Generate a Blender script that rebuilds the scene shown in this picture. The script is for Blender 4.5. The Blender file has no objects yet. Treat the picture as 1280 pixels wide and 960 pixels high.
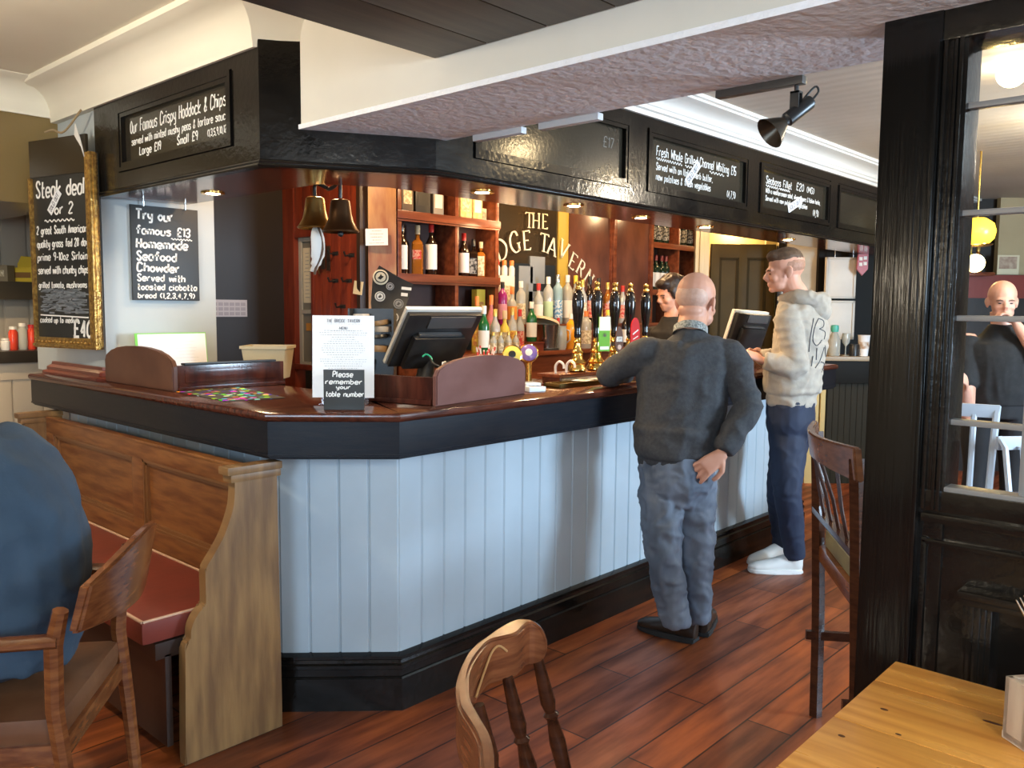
import bpy, bmesh, math, random
from mathutils import Vector, Matrix
S = bpy.context.scene
COL = S.collection
PI = math.pi
rnd = random.Random(7)

# ------------------------------------------------------------------ camera, world, lights, exposure
FPX = 1057.02                                    # focal length in pixels of the 1280 x 960 frame
YAW, PITCH, ROLL = math.radians(42.3745), math.radians(5.15602), math.radians(0.48863)
CAM = Vector((0, 0, 1.45))
FW = Vector((math.cos(YAW)*math.cos(PITCH), math.sin(YAW)*math.cos(PITCH), -math.sin(PITCH)))
_r0 = Vector((math.sin(YAW), -math.cos(YAW), 0)); _u0 = _r0.cross(FW)
RT = math.cos(ROLL)*_r0 + math.sin(ROLL)*_u0
UP = RT.cross(FW)
cd = bpy.data.cameras.new('camera'); cam = bpy.data.objects.new('camera', cd); COL.objects.link(cam)
cam.matrix_world = Matrix(((RT.x, UP.x, -FW.x, CAM.x), (RT.y, UP.y, -FW.y, CAM.y), (RT.z, UP.z, -FW.z, CAM.z), (0, 0, 0, 1)))
cd.sensor_width = 36; cd.lens = FPX/1280*36; cd.clip_start = 0.05; cd.clip_end = 60
S.camera = cam
S.view_settings.view_transform = 'Standard'
try: S.view_settings.look = 'None'
except Exception: pass
S.view_settings.gamma = 1; S.view_settings.use_curve_mapping = False
S.view_settings.exposure = 0.45
W = bpy.data.worlds.new('sky'); S.world = W; W.use_nodes = True
bg = W.node_tree.nodes['Background']; bg.inputs[0].default_value = (0.62, 0.80, 1.0, 1); bg.inputs[1].default_value = 0.75

def area(name, loc, target, size, size_y, power, col):
    l = bpy.data.lights.new(name, 'AREA'); l.shape = 'RECTANGLE'; l.size = size; l.size_y = size_y
    l.energy = power; l.color = col
    o = bpy.data.objects.new(name, l); COL.objects.link(o); o.location = loc
    o.rotation_euler = (Vector(target)-Vector(loc)).to_track_quat('-Z', 'Y').to_euler()
    return o
DAY = (0.58, 0.79, 1.0)
# daylight through the street windows behind the camera
area('window_daylight', (0.2, -2.45, 1.60), (1.4, 2.4, 0.7), 2.2, 1.2, 50, DAY)
area('window_daylight', (4.8, -2.45, 1.60), (3.9, 2.4, 0.8), 1.0, 1.2, 235, DAY)
area('window_daylight', (-2.25, -0.3, 1.60), (1.9, 2.6, 0.8), 1.2, 1.2, 60, DAY)
def point(loc, e, col, r=.06, name='lamp_and_fill_glow'):
    l = bpy.data.lights.new(name, 'POINT'); l.energy = e; l.color = col; l.shadow_soft_size = r
    o = bpy.data.objects.new(name, l); COL.objects.link(o); o.location = loc; return o
# unseen bar lamps; the last two are fills added to brighten the bottles
for loc, e in (((2.55, 3.55, 2.35), 26), ((3.7, 3.35, 2.35), 26), ((5.0, 3.35, 2.35), 28), ((6.4, 3.4, 2.35), 18), ((7.4, 3.9, 2.2), 14), ((4.62, 3.62, 2.05), 7), ((4.05, 3.74, 1.93), 4)):
    point(loc, e, (1.0, 0.66, 0.34), .06)

def ray(x, y): return FW + RT*((x-640)/FPX) - UP*((y-480)/FPX)
def onx(x, y, X): d = ray(x, y); return CAM + d*((X-CAM.x)/d.x)
def ony(x, y, Y): d = ray(x, y); return CAM + d*((Y-CAM.y)/d.y)
def onz(x, y, Z): d = ray(x, y); return CAM + d*((Z-CAM.z)/d.z)
def dep(x, y, D): return CAM + ray(x, y)*D

# ------------------------------------------------------------------ materials
MATS = {}
def mat(name, c1, rough=0.5, c2=None, scale=8, stretch=(1, 1, 1), bump=0, bscale=None, metal=0, spec=0.5, trans=0, coat=0, emit=None, estr=0, detail=4, lo=0.35, hi=0.65, ior=1.45, rough2=None, kind='noise', alpha=1):
    if name in MATS: return MATS[name]
    m = bpy.data.materials.new(name); m.use_nodes = True; MATS[name] = m
    nt = m.node_tree; N = nt.nodes; L = nt.links; p = N['Principled BSDF']
    p.inputs['Base Color'].default_value = (*c1, 1); p.inputs['Roughness'].default_value = rough
    p.inputs['Metallic'].default_value = metal; p.inputs['Specular IOR Level'].default_value = spec
    p.inputs['Transmission Weight'].default_value = trans; p.inputs['IOR'].default_value = ior
    p.inputs['Coat Weight'].default_value = coat; p.inputs['Coat Roughness'].default_value = 0.12
    p.inputs['Alpha'].default_value = alpha
    if emit: p.inputs['Emission Color'].default_value = (*emit, 1); p.inputs['Emission Strength'].default_value = estr
    tc = N.new('ShaderNodeTexCoord'); mp = N.new('ShaderNodeMapping'); mp.inputs['Scale'].default_value = stretch
    L.new(tc.outputs['Object'], mp.inputs['Vector'])
    if c2 is not None or rough2 is not None:
        if kind == 'wave':
            nz = N.new('ShaderNodeTexWave'); nz.inputs['Scale'].default_value = scale; nz.inputs['Distortion'].default_value = 6; nz.inputs['Detail'].default_value = detail; nz.inputs['Detail Scale'].default_value = 1.5
        else:
            nz = N.new('ShaderNodeTexNoise'); nz.inputs['Scale'].default_value = scale; nz.inputs['Detail'].default_value = detail
        L.new(mp.outputs[0], nz.inputs['Vector'])
        rp = N.new('ShaderNodeMapRange'); rp.inputs[1].default_value = lo; rp.inputs[2].default_value = hi
        L.new(nz.outputs['Fac'], rp.inputs[0])
        if c2 is not None:
            mx = N.new('ShaderNodeMix'); mx.data_type = 'RGBA'; mx.inputs['A'].default_value = (*c1, 1); mx.inputs['B'].default_value = (*c2, 1)
            L.new(rp.outputs[0], mx.inputs['Factor']); L.new(mx.outputs['Result'], p.inputs['Base Color'])
        if rough2 is not None:
            mr = N.new('ShaderNodeMapRange'); mr.inputs[3].default_value = rough; mr.inputs[4].default_value = rough2
            L.new(rp.outputs[0], mr.inputs[0]); L.new(mr.outputs[0], p.inputs['Roughness'])
    if bump:
        b = N.new('ShaderNodeBump'); b.inputs['Strength'].default_value = bump; b.inputs['Distance'].default_value = 0.01
        nb = N.new('ShaderNodeTexNoise'); nb.inputs['Scale'].default_value = bscale or scale; nb.inputs['Detail'].default_value = 3
        L.new(mp.outputs[0], nb.inputs['Vector']); L.new(nb.outputs['Fac'], b.inputs['Height']); L.new(b.outputs[0], p.inputs['Normal'])
    return m
def hx(s):
    v = [int(s[i:i+2], 16)/255 for i in (0, 2, 4)]
    return tuple(c/12.92 if c < .04045 else ((c+.055)/1.055)**2.4 for c in v)

BLACK = mat('black_gloss_paint', (0.0055, 0.005, 0.0045), 0.12, (0.010, 0.008, 0.006), 6, bump=0.10, bscale=45, rough2=0.20, spec=.42)
EDGE = mat('black_stained_wood', (0.006, 0.008, 0.013), 0.30, (0.012, 0.012, 0.015), 10, (1, 1, 12), bump=0.08, bscale=60, spec=.18)
BLUE = mat('grey_blue_eggshell_paint', (0.42, 0.50, 0.56), 0.38, (0.38, 0.45, 0.50), 3, bump=0.02, bscale=30)
PILLAR = mat('pale_grey_blue_wall_paint', (0.45, 0.50, 0.52), 0.6, (0.41, 0.46, 0.48), 2, bump=0.04, bscale=25)
MAHOG = mat('dark_mahogany', (0.085, 0.022, 0.013), 0.16, (0.035, 0.010, 0.007), 5, (6, 6, 1), bump=0.03, bscale=30)
TOPWOOD = mat('polished_counter_wood', (0.10, 0.030, 0.017), 0.14, (0.045, 0.014, 0.009), 9, (1, 5, 5), bump=0.02, bscale=40)
REDWOOD = mat('red_varnished_boards', (0.24, 0.040, 0.016), 0.32, (0.15, 0.022, 0.010), 5, (5, 5, .6), bump=0.05, bscale=12)
PALEWOOD = mat('worn_pale_board', (0.50, 0.29, 0.13), 0.4, (0.28, 0.10, 0.045), 4, (3, 3, .7), bump=0.05)
SHELFWOOD = mat('shelf_mahogany', (0.20, 0.055, 0.022), 0.25, (0.11, 0.028, 0.012), 6, (.5, 4, 4))
DARKWOOD = mat('dark_back_boards', (0.025, 0.014, 0.010), 0.4, (0.04, 0.02, 0.012), 6)
PLASTER = mat('cream_plaster', (0.66, 0.63, 0.56), 0.75, (0.61, 0.58, 0.51), 2, bump=0.05, bscale=18)
CEIL = mat('cream_ceiling_paint', (0.82, 0.79, 0.68), 0.8, (0.78, 0.75, 0.63), 1.5, bump=0.03, bscale=10)
EMBOSS = mat('embossed_paper', (0.80, 0.81, 0.84), 0.55, (0.75, 0.76, 0.79), 3, bump=0.55, bscale=34)
WHITE = mat('white_gloss_cornice', (0.80, 0.80, 0.76), 0.35, (0.76, 0.75, 0.70), 3)
OAK = mat('golden_oak', (0.27, 0.108, 0.032), 0.34, (0.15, 0.050, 0.016), 5, (1, 1.2, 9), bump=0.06, bscale=20)
OAKEND = mat('worn_oak_end', (0.28, 0.150, 0.054), 0.42, (0.15, 0.074, 0.028), 4, (6, 1, .8), bump=0.06, bscale=20)
CHAIRWOOD = mat('varnished_chair_wood', (0.20, 0.070, 0.022), 0.2, (0.11, 0.033, 0.012), 7, (2, 2, 10), bump=0.04)
CRESTWOOD = mat('golden_brown_varnish', (0.23, 0.082, 0.034), 0.22, (0.13, 0.042, 0.018), 8, (1.5, 1.5, 14), bump=0.05, bscale=16)
DARKCHAIR = mat('dark_stained_chair_wood', (0.060, 0.020, 0.009), 0.22, (0.030, 0.010, 0.005), 9, (2, 2, 8))
PINE = mat('honey_pine', (0.62, 0.30, 0.065), 0.3, (0.46, 0.19, 0.035), 3, (1.1, 9, 9), bump=0.05, bscale=6, detail=6)
BRASS = mat('brass', (0.80, 0.52, 0.14), 0.18, metal=1)
OLDBRASS = mat('aged_brass', (0.36, 0.24, 0.08), 0.32, (0.24, 0.15, 0.05), 9, metal=1)
STEEL = mat('brushed_steel', (0.60, 0.60, 0.58), 0.25, metal=1)
CHALK = mat('white_chalk', (0.85, 0.84, 0.80), 0.8)
FAINT = mat('faint_chalk', (0.22, 0.21, 0.19), 0.8)
SLATE = mat('black_chalkboard', (0.020, 0.020, 0.018), 0.42, (0.032, 0.031, 0.028), 3, rough2=0.5)
SLATEG = mat('dark_glossy_chalkboard', (0.022, 0.019, 0.014), 0.14, (0.034, 0.029, 0.020), 3, bump=0.05, bscale=60)
PAPER = mat('white_paper', (0.80, 0.81, 0.82), 0.7)
CREAMPAPER = mat('cream_paper', (0.74, 0.66, 0.46), 0.7)
INK = mat('grey_print', (0.22, 0.22, 0.24), 0.8)
BPLASTIC = mat('black_plastic', (0.014, 0.014, 0.015), 0.35, (0.022, 0.022, 0.022), 20)
GPLASTIC = mat('grey_plastic', (0.16, 0.16, 0.165), 0.4)
RUBBER = mat('black_rubber', (0.02, 0.02, 0.02), 0.6)

# ------------------------------------------------------------------ mesh helper
class M:
    def __init__(s): s.b = bmesh.new()
    def poly(s, vs, fs, T=None):
        vv = [s.b.verts.new(T @ Vector(v) if T else Vector(v)) for v in vs]
        for f in fs:
            try: s.b.faces.new([vv[i] for i in f])
            except ValueError: pass
        return vv
    def box(s, x0, x1, y0, y1, z0, z1, bev=0, T=None):
        x0, x1 = min(x0, x1), max(x0, x1); y0, y1 = min(y0, y1), max(y0, y1); z0, z1 = min(z0, z1), max(z0, z1)
        vs = [(x, y, z) for x in (x0, x1) for y in (y0, y1) for z in (z0, z1)]
        fs = [(0, 1, 3, 2), (4, 6, 7, 5), (0, 4, 5, 1), (2, 3, 7, 6), (0, 2, 6, 4), (1, 5, 7, 3)]
        vv = s.poly(vs, fs, T)
        if bev:
            es = list({e for v in vv for e in v.link_edges})
            bmesh.ops.bevel(s.b, geom=es, offset=bev, segments=2, affect='EDGES', profile=0.7)
        return s
    def beam(s, a, b, w, h, up=(0, 0, 1), bev=0):
        a = Vector(a); b = Vector(b); z = (b-a); L = z.length; z.normalize(); u = Vector(up)
        x = u.cross(z)
        if x.length < 1e-4: x = Vector((1, 0, 0)).cross(z)
        x.normalize(); y = z.cross(x)
        T = Matrix(((x.x, y.x, z.x, a.x), (x.y, y.y, z.y, a.y), (x.z, y.z, z.z, a.z), (0, 0, 0, 1)))
        return s.box(-w/2, w/2, -h/2, h/2, 0, L, bev, T)
    def lathe(s, prof, c=(0, 0, 0), seg=20, T=None, cap=True):
        c = Vector(c); rings = []
        for r, z in prof:
            ring = []
            for k in range(seg):
                a = 2*PI*k/seg; p = Vector((r*math.cos(a), r*math.sin(a), z)) + c
                ring.append(s.b.verts.new(T @ p if T else p))
            rings.append(ring)
        for i in range(len(rings)-1):
            for k in range(seg):
                s.b.faces.new((rings[i][k], rings[i][(k+1) % seg], rings[i+1][(k+1) % seg], rings[i+1][k]))
        if cap:
            s.b.faces.new(rings[0][::-1]); s.b.faces.new(rings[-1])
        return s
    def tube(s, pts, r, seg=8, cap=True, flat=1.0, side=None):
        pts = [Vector(p) for p in pts]; n = len(pts)
        rs = r if isinstance(r, (list, tuple)) else [r]*n
        t0 = (pts[1]-pts[0]).normalized()
        ref = Vector(side) if side else (Vector((0, 0, 1)) if abs(t0.z) < .9 else Vector((1, 0, 0)))
        rings = []; prevx = None
        for i in range(n):
            t = (pts[min(i+1, n-1)]-pts[max(i-1, 0)]).normalized()
            x = (prevx if prevx is not None else ref); x = x - t*x.dot(t)
            if x.length < 1e-5: x = t.orthogonal()
            x.normalize(); prevx = x; y = t.cross(x)
            rx, ry = rs[i] if isinstance(rs[i], (list, tuple)) else (rs[i], rs[i]*flat)
            rings.append([s.b.verts.new(pts[i] + x*rx*math.cos(2*PI*k/seg) + y*ry*math.sin(2*PI*k/seg)) for k in range(seg)])
        for i in range(n-1):
            for k in range(seg):
                s.b.faces.new((rings[i][k], rings[i][(k+1) % seg], rings[i+1][(k+1) % seg], rings[i+1][k]))
        if cap:
            s.b.faces.new(rings[0][::-1]); s.b.faces.new(rings[-1])
        return s
    def prism(s, pts, T, h, bev=0):           # 2-D outline (u, v) in frame T, thickness h along T's z
        n = len(pts)
        a = [s.b.verts.new(T @ Vector((p[0], p[1], 0))) for p in pts]; b = [s.b.verts.new(T @ Vector((p[0], p[1], h))) for p in pts]
        f0 = s.b.faces.new(a[::-1]); f1 = s.b.faces.new(b)
        for i in range(n): s.b.faces.new((a[i], a[(i+1) % n], b[(i+1) % n], b[i]))
        if bev:
            es = [e for e in list(f0.edges)+list(f1.edges)]
            bmesh.ops.bevel(s.b, geom=es, offset=bev, segments=2, affect='EDGES')
        return s
    def sweep(s, path, prof, side=1, cap=True):   # path of (x, y); profile of (offset to the right of the path, z), closed
        n = len(path); P = [Vector((p[0], p[1])) for p in path]
        nn = []
        for i in range(n-1):
            d = (P[i+1]-P[i]).normalized(); nn.append(Vector((d.y, -d.x))*side)
        rows = []
        for i in range(n):
            if i == 0: m = nn[0]
            elif i == n-1: m = nn[-1]
            else: m = (nn[i-1]+nn[i])/(1+nn[i-1].dot(nn[i]))
            rows.append([s.b.verts.new((P[i].x+m.x*o, P[i].y+m.y*o, z)) for o, z in prof])
        k = len(prof)
        for i in range(n-1):
            for j in range(k):
                s.b.faces.new((rows[i][j], rows[i][(j+1) % k], rows[i+1][(j+1) % k], rows[i+1][j]))
        if cap: s.b.faces.new(rows[0]); s.b.faces.new(rows[-1][::-1])
        return s
    def ball(s, c, r, T=None, u=16, v=10):
        r = (r, r, r) if not isinstance(r, (list, tuple)) else r
        X = Matrix.Translation(c) @ (T if T else Matrix()) @ Matrix.Diagonal((*r, 1))
        bmesh.ops.create_uvsphere(s.b, u_segments=u, v_segments=v, radius=1, matrix=X)
        return s
    def ribbon(s, pts, w, T, h=0.0012, nib=None, z0=0):
        pts = [Vector(p) for p in pts]; n = len(pts)
        if n < 2: return s
        A = []; B = []
        for i in range(n):
            t = (pts[min(i+1, n-1)]-pts[max(i-1, 0)])
            if t.length < 1e-9: t = Vector((1, 0))
            t.normalize(); nr = Vector((-t.y, t.x))
            ww = w if nib is None else nib + (w-nib)*abs(t.y)
            A.append(pts[i]+nr*ww/2); B.append(pts[i]-nr*ww/2)
        r = [[s.b.verts.new(T @ Vector((p.x, p.y, z))) for p, z in ((A[i], z0), (A[i], h), (B[i], h), (B[i], z0))] for i in range(n)]
        for i in range(n-1):
            for k in range(4): s.b.faces.new((r[i][k], r[i][(k+1) % 4], r[i+1][(k+1) % 4], r[i+1][k]))
        s.b.faces.new(r[0][::-1]); s.b.faces.new(r[-1])
        return s

def link_mesh(name, me, m, parent, world, smooth):
    if m is not None and not me.materials: me.materials.append(m)
    o = bpy.data.objects.new(name, me); COL.objects.link(o)
    if parent is not None: o.parent = parent
    if smooth:
        for p in me.polygons: p.use_smooth = True
        me.set_sharp_from_angle(angle=smooth)
    return o
def wmat(o):
    mm = Matrix.LocRotScale(o.location, o.rotation_euler, o.scale)
    return (wmat(o.parent) @ mm) if o.parent else mm
def obj(name, mb, m, parent=None, smooth=0.6, world=False, norm=True):
    """one mesh object; world=True: the mesh was built in room coordinates under a placed parent"""
    if norm: bmesh.ops.recalc_face_normals(mb.b, faces=mb.b.faces)
    if world and parent is not None: mb.b.transform(wmat(parent).inverted())
    me = bpy.data.meshes.new(name); mb.b.to_mesh(me); mb.b.free()
    return link_mesh(name, me, m, parent, world, smooth)
def tag(o, label, cat, group=None):
    o['label'] = label; o['category'] = cat
    if group: o['group'] = group
    return o
def thing(name, label, cat, loc=(0, 0, 0), rz=0, group=None):
    o = bpy.data.objects.new(name, None); COL.objects.link(o); o.empty_display_size = 0.05
    o.location = loc; o.rotation_euler = (0, 0, rz)
    return tag(o, label, cat, group)
def struct(name, mb, m, smooth=0.6):
    o = obj(name, mb, m, None, smooth); o['kind'] = 'structure'; return o
def dup(root, loc, rz=0, label=None, group=None):
    r = root.copy(); COL.objects.link(r); r.location = loc; r.rotation_euler = (0, 0, rz)
    if label: r['label'] = label
    if group: r['group'] = group
    for ch in list(root.children):
        c = ch.copy(); COL.objects.link(c); c.parent = r
        for g in ch.children:
            d = g.copy(); COL.objects.link(d); d.parent = c
    return r
def frame(o, x, y, z=None):                      # a 4x4 frame from an origin and axes
    x = Vector(x).normalized(); y = Vector(y); y = (y - x*y.dot(x)).normalized(); z = x.cross(y)
    return Matrix(((x.x, y.x, z.x, o[0]), (x.y, y.y, z.y, o[1]), (x.z, y.z, z.z, o[2]), (0, 0, 0, 1)))

# ------------------------------------------------------------------ chalk handwriting: strokes on a grid (x digit, height letter; d = baseline, n = cap height)
GL = {'a': '4j4d|4i3j1j0h0f1d3d4f', 'b': '0n0d|0h2j4h4f2d0e', 'c': '4i3j1j0h0f1d3d4e', 'd': '4n4d|4h2j0h0f2d4e', 'e': '0g4g4i3j1j0h0f1d3d4e',
 'f': '4m3n2m2d|0j4j', 'g': '4j4b3a1a0b|4h2j0h0f2d4f', 'h': '0n0d|0h2j4i4d', 'i': '0j0d|0m0l', 'j': '2j2b1a0a', 'k': '0n0d|4j0f4d', 'l': '0n0d',
 'm': '0j0d|0h1j3i3d|3h4j6i6d', 'n': '0j0d|0h2j4i4d', 'o': '2j0h0f2d4f4h2j', 'p': '0j0a|0h2j4h4f2d0e', 'q': '4j4a|4h2j0h0f2d4e', 'r': '0j0d|0h2j3j',
 's': '4i3j1j0i1h3g4f3d1d0e', 't': '1n1e2d3d|0j3j', 'u': '0j0e1d3d4f|4j4d', 'v': '0j2d4j', 'w': '0j1d3i5d6j', 'x': '0j4d|4j0d', 'y': '0j0g2e4g|4j4b3a1a', 'z': '0j4j0d4d',
 'A': '0d2n4d|1g3g', 'B': '0d0n3n4l3i0i|3i4g4e3d0d', 'C': '5l3n1n0k0f1d3d5f', 'D': '0d0n3n5k5f3d0d', 'E': '4n0n|0n0d|0d4d|0i3i', 'F': '4n0n|0n0d|0i3i', 'G': '5l3n1n0k0f1d3d5f5i3i',
 'H': '0n0d|4n4d|0i4i', 'I': '0n0d', 'L': '0n0d|0d4d', 'M': '0d0n|0n3g|3g6n|6n6d', 'N': '0d0n|0n4d|4d4n', 'O': '2n0k0f2d4f4k2n', 'P': '0d0n3n4l4k3i0i', 'R': '0d0n3n4l3i0i|2i4d',
 'S': '4l3n1n0l1j3h4f3d1d0f', 'T': '0n6n|3n3d', 'U': '0n0f1d3d4f4n', 'V': '0n3d6n', 'W': '0n1d3k5d6n', 'Y': '0n2i4n|2i2d',
 '0': '2n0k0f2d4f4k2n', '1': '0l1n1d', '2': '0l1n3n4l4k0d4d', '3': '0l1n3n4l3i1i|3i4g4f3d1d0f', '4': '3d3n|3n0g|0g4g', '5': '4n0n|0n0i3i4g4e3d1d0e', '6': '4m2n0j0f2d4f4h2i0g', '7': '0n4n|4n1d',
 '8': '2n0l2i4l2n|2i0f2d4f2i', '9': '4k2i0k1n3n4k3d', '£': '5l4n2n1l1e0d5d|0i4i', '&': '4d1k2n3l0f1d2d4g', '(': '2n0k0g2d', ')': '0n2k2g0d', ',': '1d0b', '.': '0d0e', '-': '0h3h', "'": '0n0l'}
def catmull(P, k=4):
    if len(P) < 3: return P
    out = []
    for i in range(len(P)-1):
        p0 = P[max(i-1, 0)]; p1 = P[i]; p2 = P[i+1]; p3 = P[min(i+2, len(P)-1)]
        for j in range(k):
            t = j/k
            out.append(0.5*((2*p1)+(p2-p0)*t+(2*p0-5*p1+4*p2-p3)*t*t+(3*p1-p0-3*p2+p3)*t**3))
    return out+[P[-1]]
def glyph(ch):
    out = []
    for st in GL.get(ch, '').split('|'):
        if len(st) >= 4: out.append([Vector((int(st[i]), ord(st[i+1])-100)) for i in range(0, len(st), 2)])
    return out
def gwidth(ch):
    if ch == ' ': return 3.2
    g = glyph(ch); return max([p.x for s in g for p in s] + [1]) if g else 3
def text_width(t): return sum(gwidth(c)+2.0 for c in t)
def write(mb, t, T, x, y, h, weight=0.011, width=None, slant=0.08, wob=0.25, smooth=3, bold=1):
    """writes t in frame T from (x, y) with cap height h; width squeezes or stretches the line"""
    sc = h/10; sx = sc
    if width: sx = width/max(text_width(t), 1)
    cx = x
    for c in t:
        oy = rnd.uniform(-wob, wob)
        for s in glyph(c):
            pts = catmull(s, smooth)
            pts = [Vector((cx+(p.x+p.y*slant)*sx, y+(p.y+oy)*sc)) for p in pts]
            mb.ribbon(pts, weight*bold, T)
        cx += (gwidth(c)+2.0)*sx
    return cx
def squiggle(mb, T, x0, x1, y, amp, n, w):
    mb.ribbon([Vector((x0+(x1-x0)*i/(n*6), y+amp*math.sin(i*PI/3))) for i in range(n*6+1)], w, T)

# ------------------------------------------------------------------ the room
FLOORM = mat('worn_floor_boards', (0.29, 0.072, 0.017), 0.38, (0.11, 0.024, 0.007), 3.2, (0.7, 5, 5), bump=0.05, bscale=14, rough2=0.55, detail=6)
def plank_floor():
    m = FLOORM; nt = m.node_tree; N = nt.nodes; L = nt.links; p = N['Principled BSDF']
    tc = N.new('ShaderNodeTexCoord'); br = N.new('ShaderNodeTexBrick'); mp = N.new('ShaderNodeMapping')
    L.new(tc.outputs['Object'], mp.inputs[0]); L.new(mp.outputs[0], br.inputs['Vector'])
    br.inputs['Scale'].default_value = 1; br.inputs['Brick Width'].default_value = 1.35; br.inputs['Row Height'].default_value = 0.165
    br.inputs['Mortar Size'].default_value = 0.0035; br.inputs['Mortar Smooth'].default_value = 0.2; br.offset = 0.37
    br.inputs['Color1'].default_value = (1.35, 1.3, 1.2, 1); br.inputs['Color2'].default_value = (0.62, 0.62, 0.62, 1); br.inputs['Mortar'].default_value = (0.12, 0.10, 0.09, 1)
    mx = N.new('ShaderNodeMix'); mx.data_type = 'RGBA'; mx.blend_type = 'MULTIPLY'; mx.inputs['Factor'].default_value = 1
    old = p.inputs['Base Color'].links[0].from_socket
    L.new(old, mx.inputs['A']); L.new(br.outputs['Color'], mx.inputs['B']); L.new(mx.outputs['Result'], p.inputs['Base Color'])
plank_floor()
mb = M(); mb.box(-2.7, 11.5, -2.9, 8.2, -0.06, 0); struct('floor', mb, FLOORM)

CEIL_Z = 2.5
mb = M(); mb.box(-2.7, 2.0, -2.9, 8.2, CEIL_Z, CEIL_Z+.06); struct('ceiling', mb, CEIL)
def board_ceiling():
    m = mat('painted_board_ceiling', (0.62, 0.57, 0.49), 0.6, (0.57, 0.52, 0.44), 2); nt = m.node_tree; N = nt.nodes; L = nt.links
    tc = N.new('ShaderNodeTexCoord'); wv = N.new('ShaderNodeTexWave'); wv.bands_direction = 'X'; wv.inputs['Scale'].default_value = 3.2
    L.new(tc.outputs['Object'], wv.inputs[0]); b = N.new('ShaderNodeBump'); b.inputs['Strength'].default_value = 0.15; b.inputs['Distance'].default_value = 0.01
    L.new(wv.outputs['Fac'], b.inputs['Height']); L.new(b.outputs[0], N['Principled BSDF'].inputs['Normal']); return m
mb = M(); mb.box(2.0, 11.5, -2.9, 2.45, CEIL_Z, CEIL_Z+.06); struct('ceiling_far', mb, board_ceiling())
mb = M(); mb.box(1.55, 11.5, 2.45, 8.2, 2.6, 2.66); struct('ceiling_bar', mb, mat('smoky_bar_ceiling', (0.30, 0.20, 0.10), 0.6))

# outer walls with window openings behind the camera
def wall_with_windows(axis, pos, a0, a1, wins, th=.12):
    mb = M()
    def bx(u0, u1, z0, z1):
        if axis == 'y': mb.box(u0, u1, pos-th, pos, z0, z1)
        else: mb.box(pos-th, pos, u0, u1, z0, z1)
    u = a0
    for w0, w1, z0, z1 in wins:
        bx(u, w0, 0, 2.56); bx(w0, w1, 0, z0); bx(w0, w1, z1, 2.56); u = w1
    bx(u, a1, 0, 2.56); return mb
WARMWALL = mat('cream_room_wall', (0.50, 0.44, 0.34), 0.7, (0.46, 0.40, 0.30), 2)
struct('wall_front', wall_with_windows('y', -2.6, -2.7, 11.5, [(-1.0, 1.4, .85, 2.25), (3.7, 5.5, .85, 2.25)]), WARMWALL)
struct('wall_side', wall_with_windows('x', -2.45, -2.6, 8.2, [(-1.0, .4, .85, 2.25)]), WARMWALL)
def sash(k, axis, pos, u0, u1, z0, z1):
    mb = M()
    def bar(ua, ub, za, zb, d=.05):
        if axis == 'y': mb.box(ua, ub, pos-d-.02, pos-.02, za, zb)
        else: mb.box(pos-d-.02, pos-.02, ua, ub, za, zb)
    bar(u0, u0+.06, z0, z1); bar(u1-.06, u1, z0, z1); bar(u0, u1, z0, z0+.06); bar(u0, u1, z1-.06, z1)
    bar((u0+u1)/2-.02, (u0+u1)/2+.02, z0, z1); bar(u0, u1, (z0+z1)/2-.02, (z0+z1)/2+.02)
    struct('window_%d' % k, mb, WHITE)
sash(1, 'y', -2.6, -1.0, 1.4, .85, 2.25); sash(2, 'y', -2.6, 3.7, 5.5, .85, 2.25); sash(3, 'x', -2.45, -1.0, .4, .85, 2.25)
mb = M(); mb.box(11.38, 11.5, -2.6, 8.2, 0, 2.6); struct('wall_end', mb, WARMWALL)
mb = M(); mb.box(-2.45, 11.5, 8.08, 8.2, 0, 2.6); struct('wall_rear', mb, WARMWALL)

# ---- pillar at the end of the bar, with the grey-blue wall panel facing the bar
mb = M(); mb.box(1.62, 2.17, 4.02, 4.9, 1.103, CEIL_Z+.05); struct('wall_pillar', mb, PILLAR)
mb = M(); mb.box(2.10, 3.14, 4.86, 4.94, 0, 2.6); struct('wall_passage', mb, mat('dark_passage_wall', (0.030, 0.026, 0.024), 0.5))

# ---- bulkhead over the alcove to the left of the pillar
TOBACCO = mat('tobacco_gloss_paint', (0.20, 0.14, 0.055), 0.2, (0.18, 0.125, 0.05), 2)
mb = M(); mb.box(-2.45, 1.66, 4.5, 4.56, 1.93, CEIL_Z); mb.box(-2.45, 1.66, 4.56, 5.6, 1.93, 1.96); struct('wall_bulkhead', mb, TOBACCO)
mb = M(); mb.box(-2.45, 2.6, 6.0, 6.08, 0, 2.5)
for k in range(34): mb.box(-2.4+k*.15, -2.262+k*.15, 5.99, 6.0, 0, 2.4, .004)
struct('wall_alcove', mb, mat('cream_matchboard', (0.46, 0.40, 0.31), .55))

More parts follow.
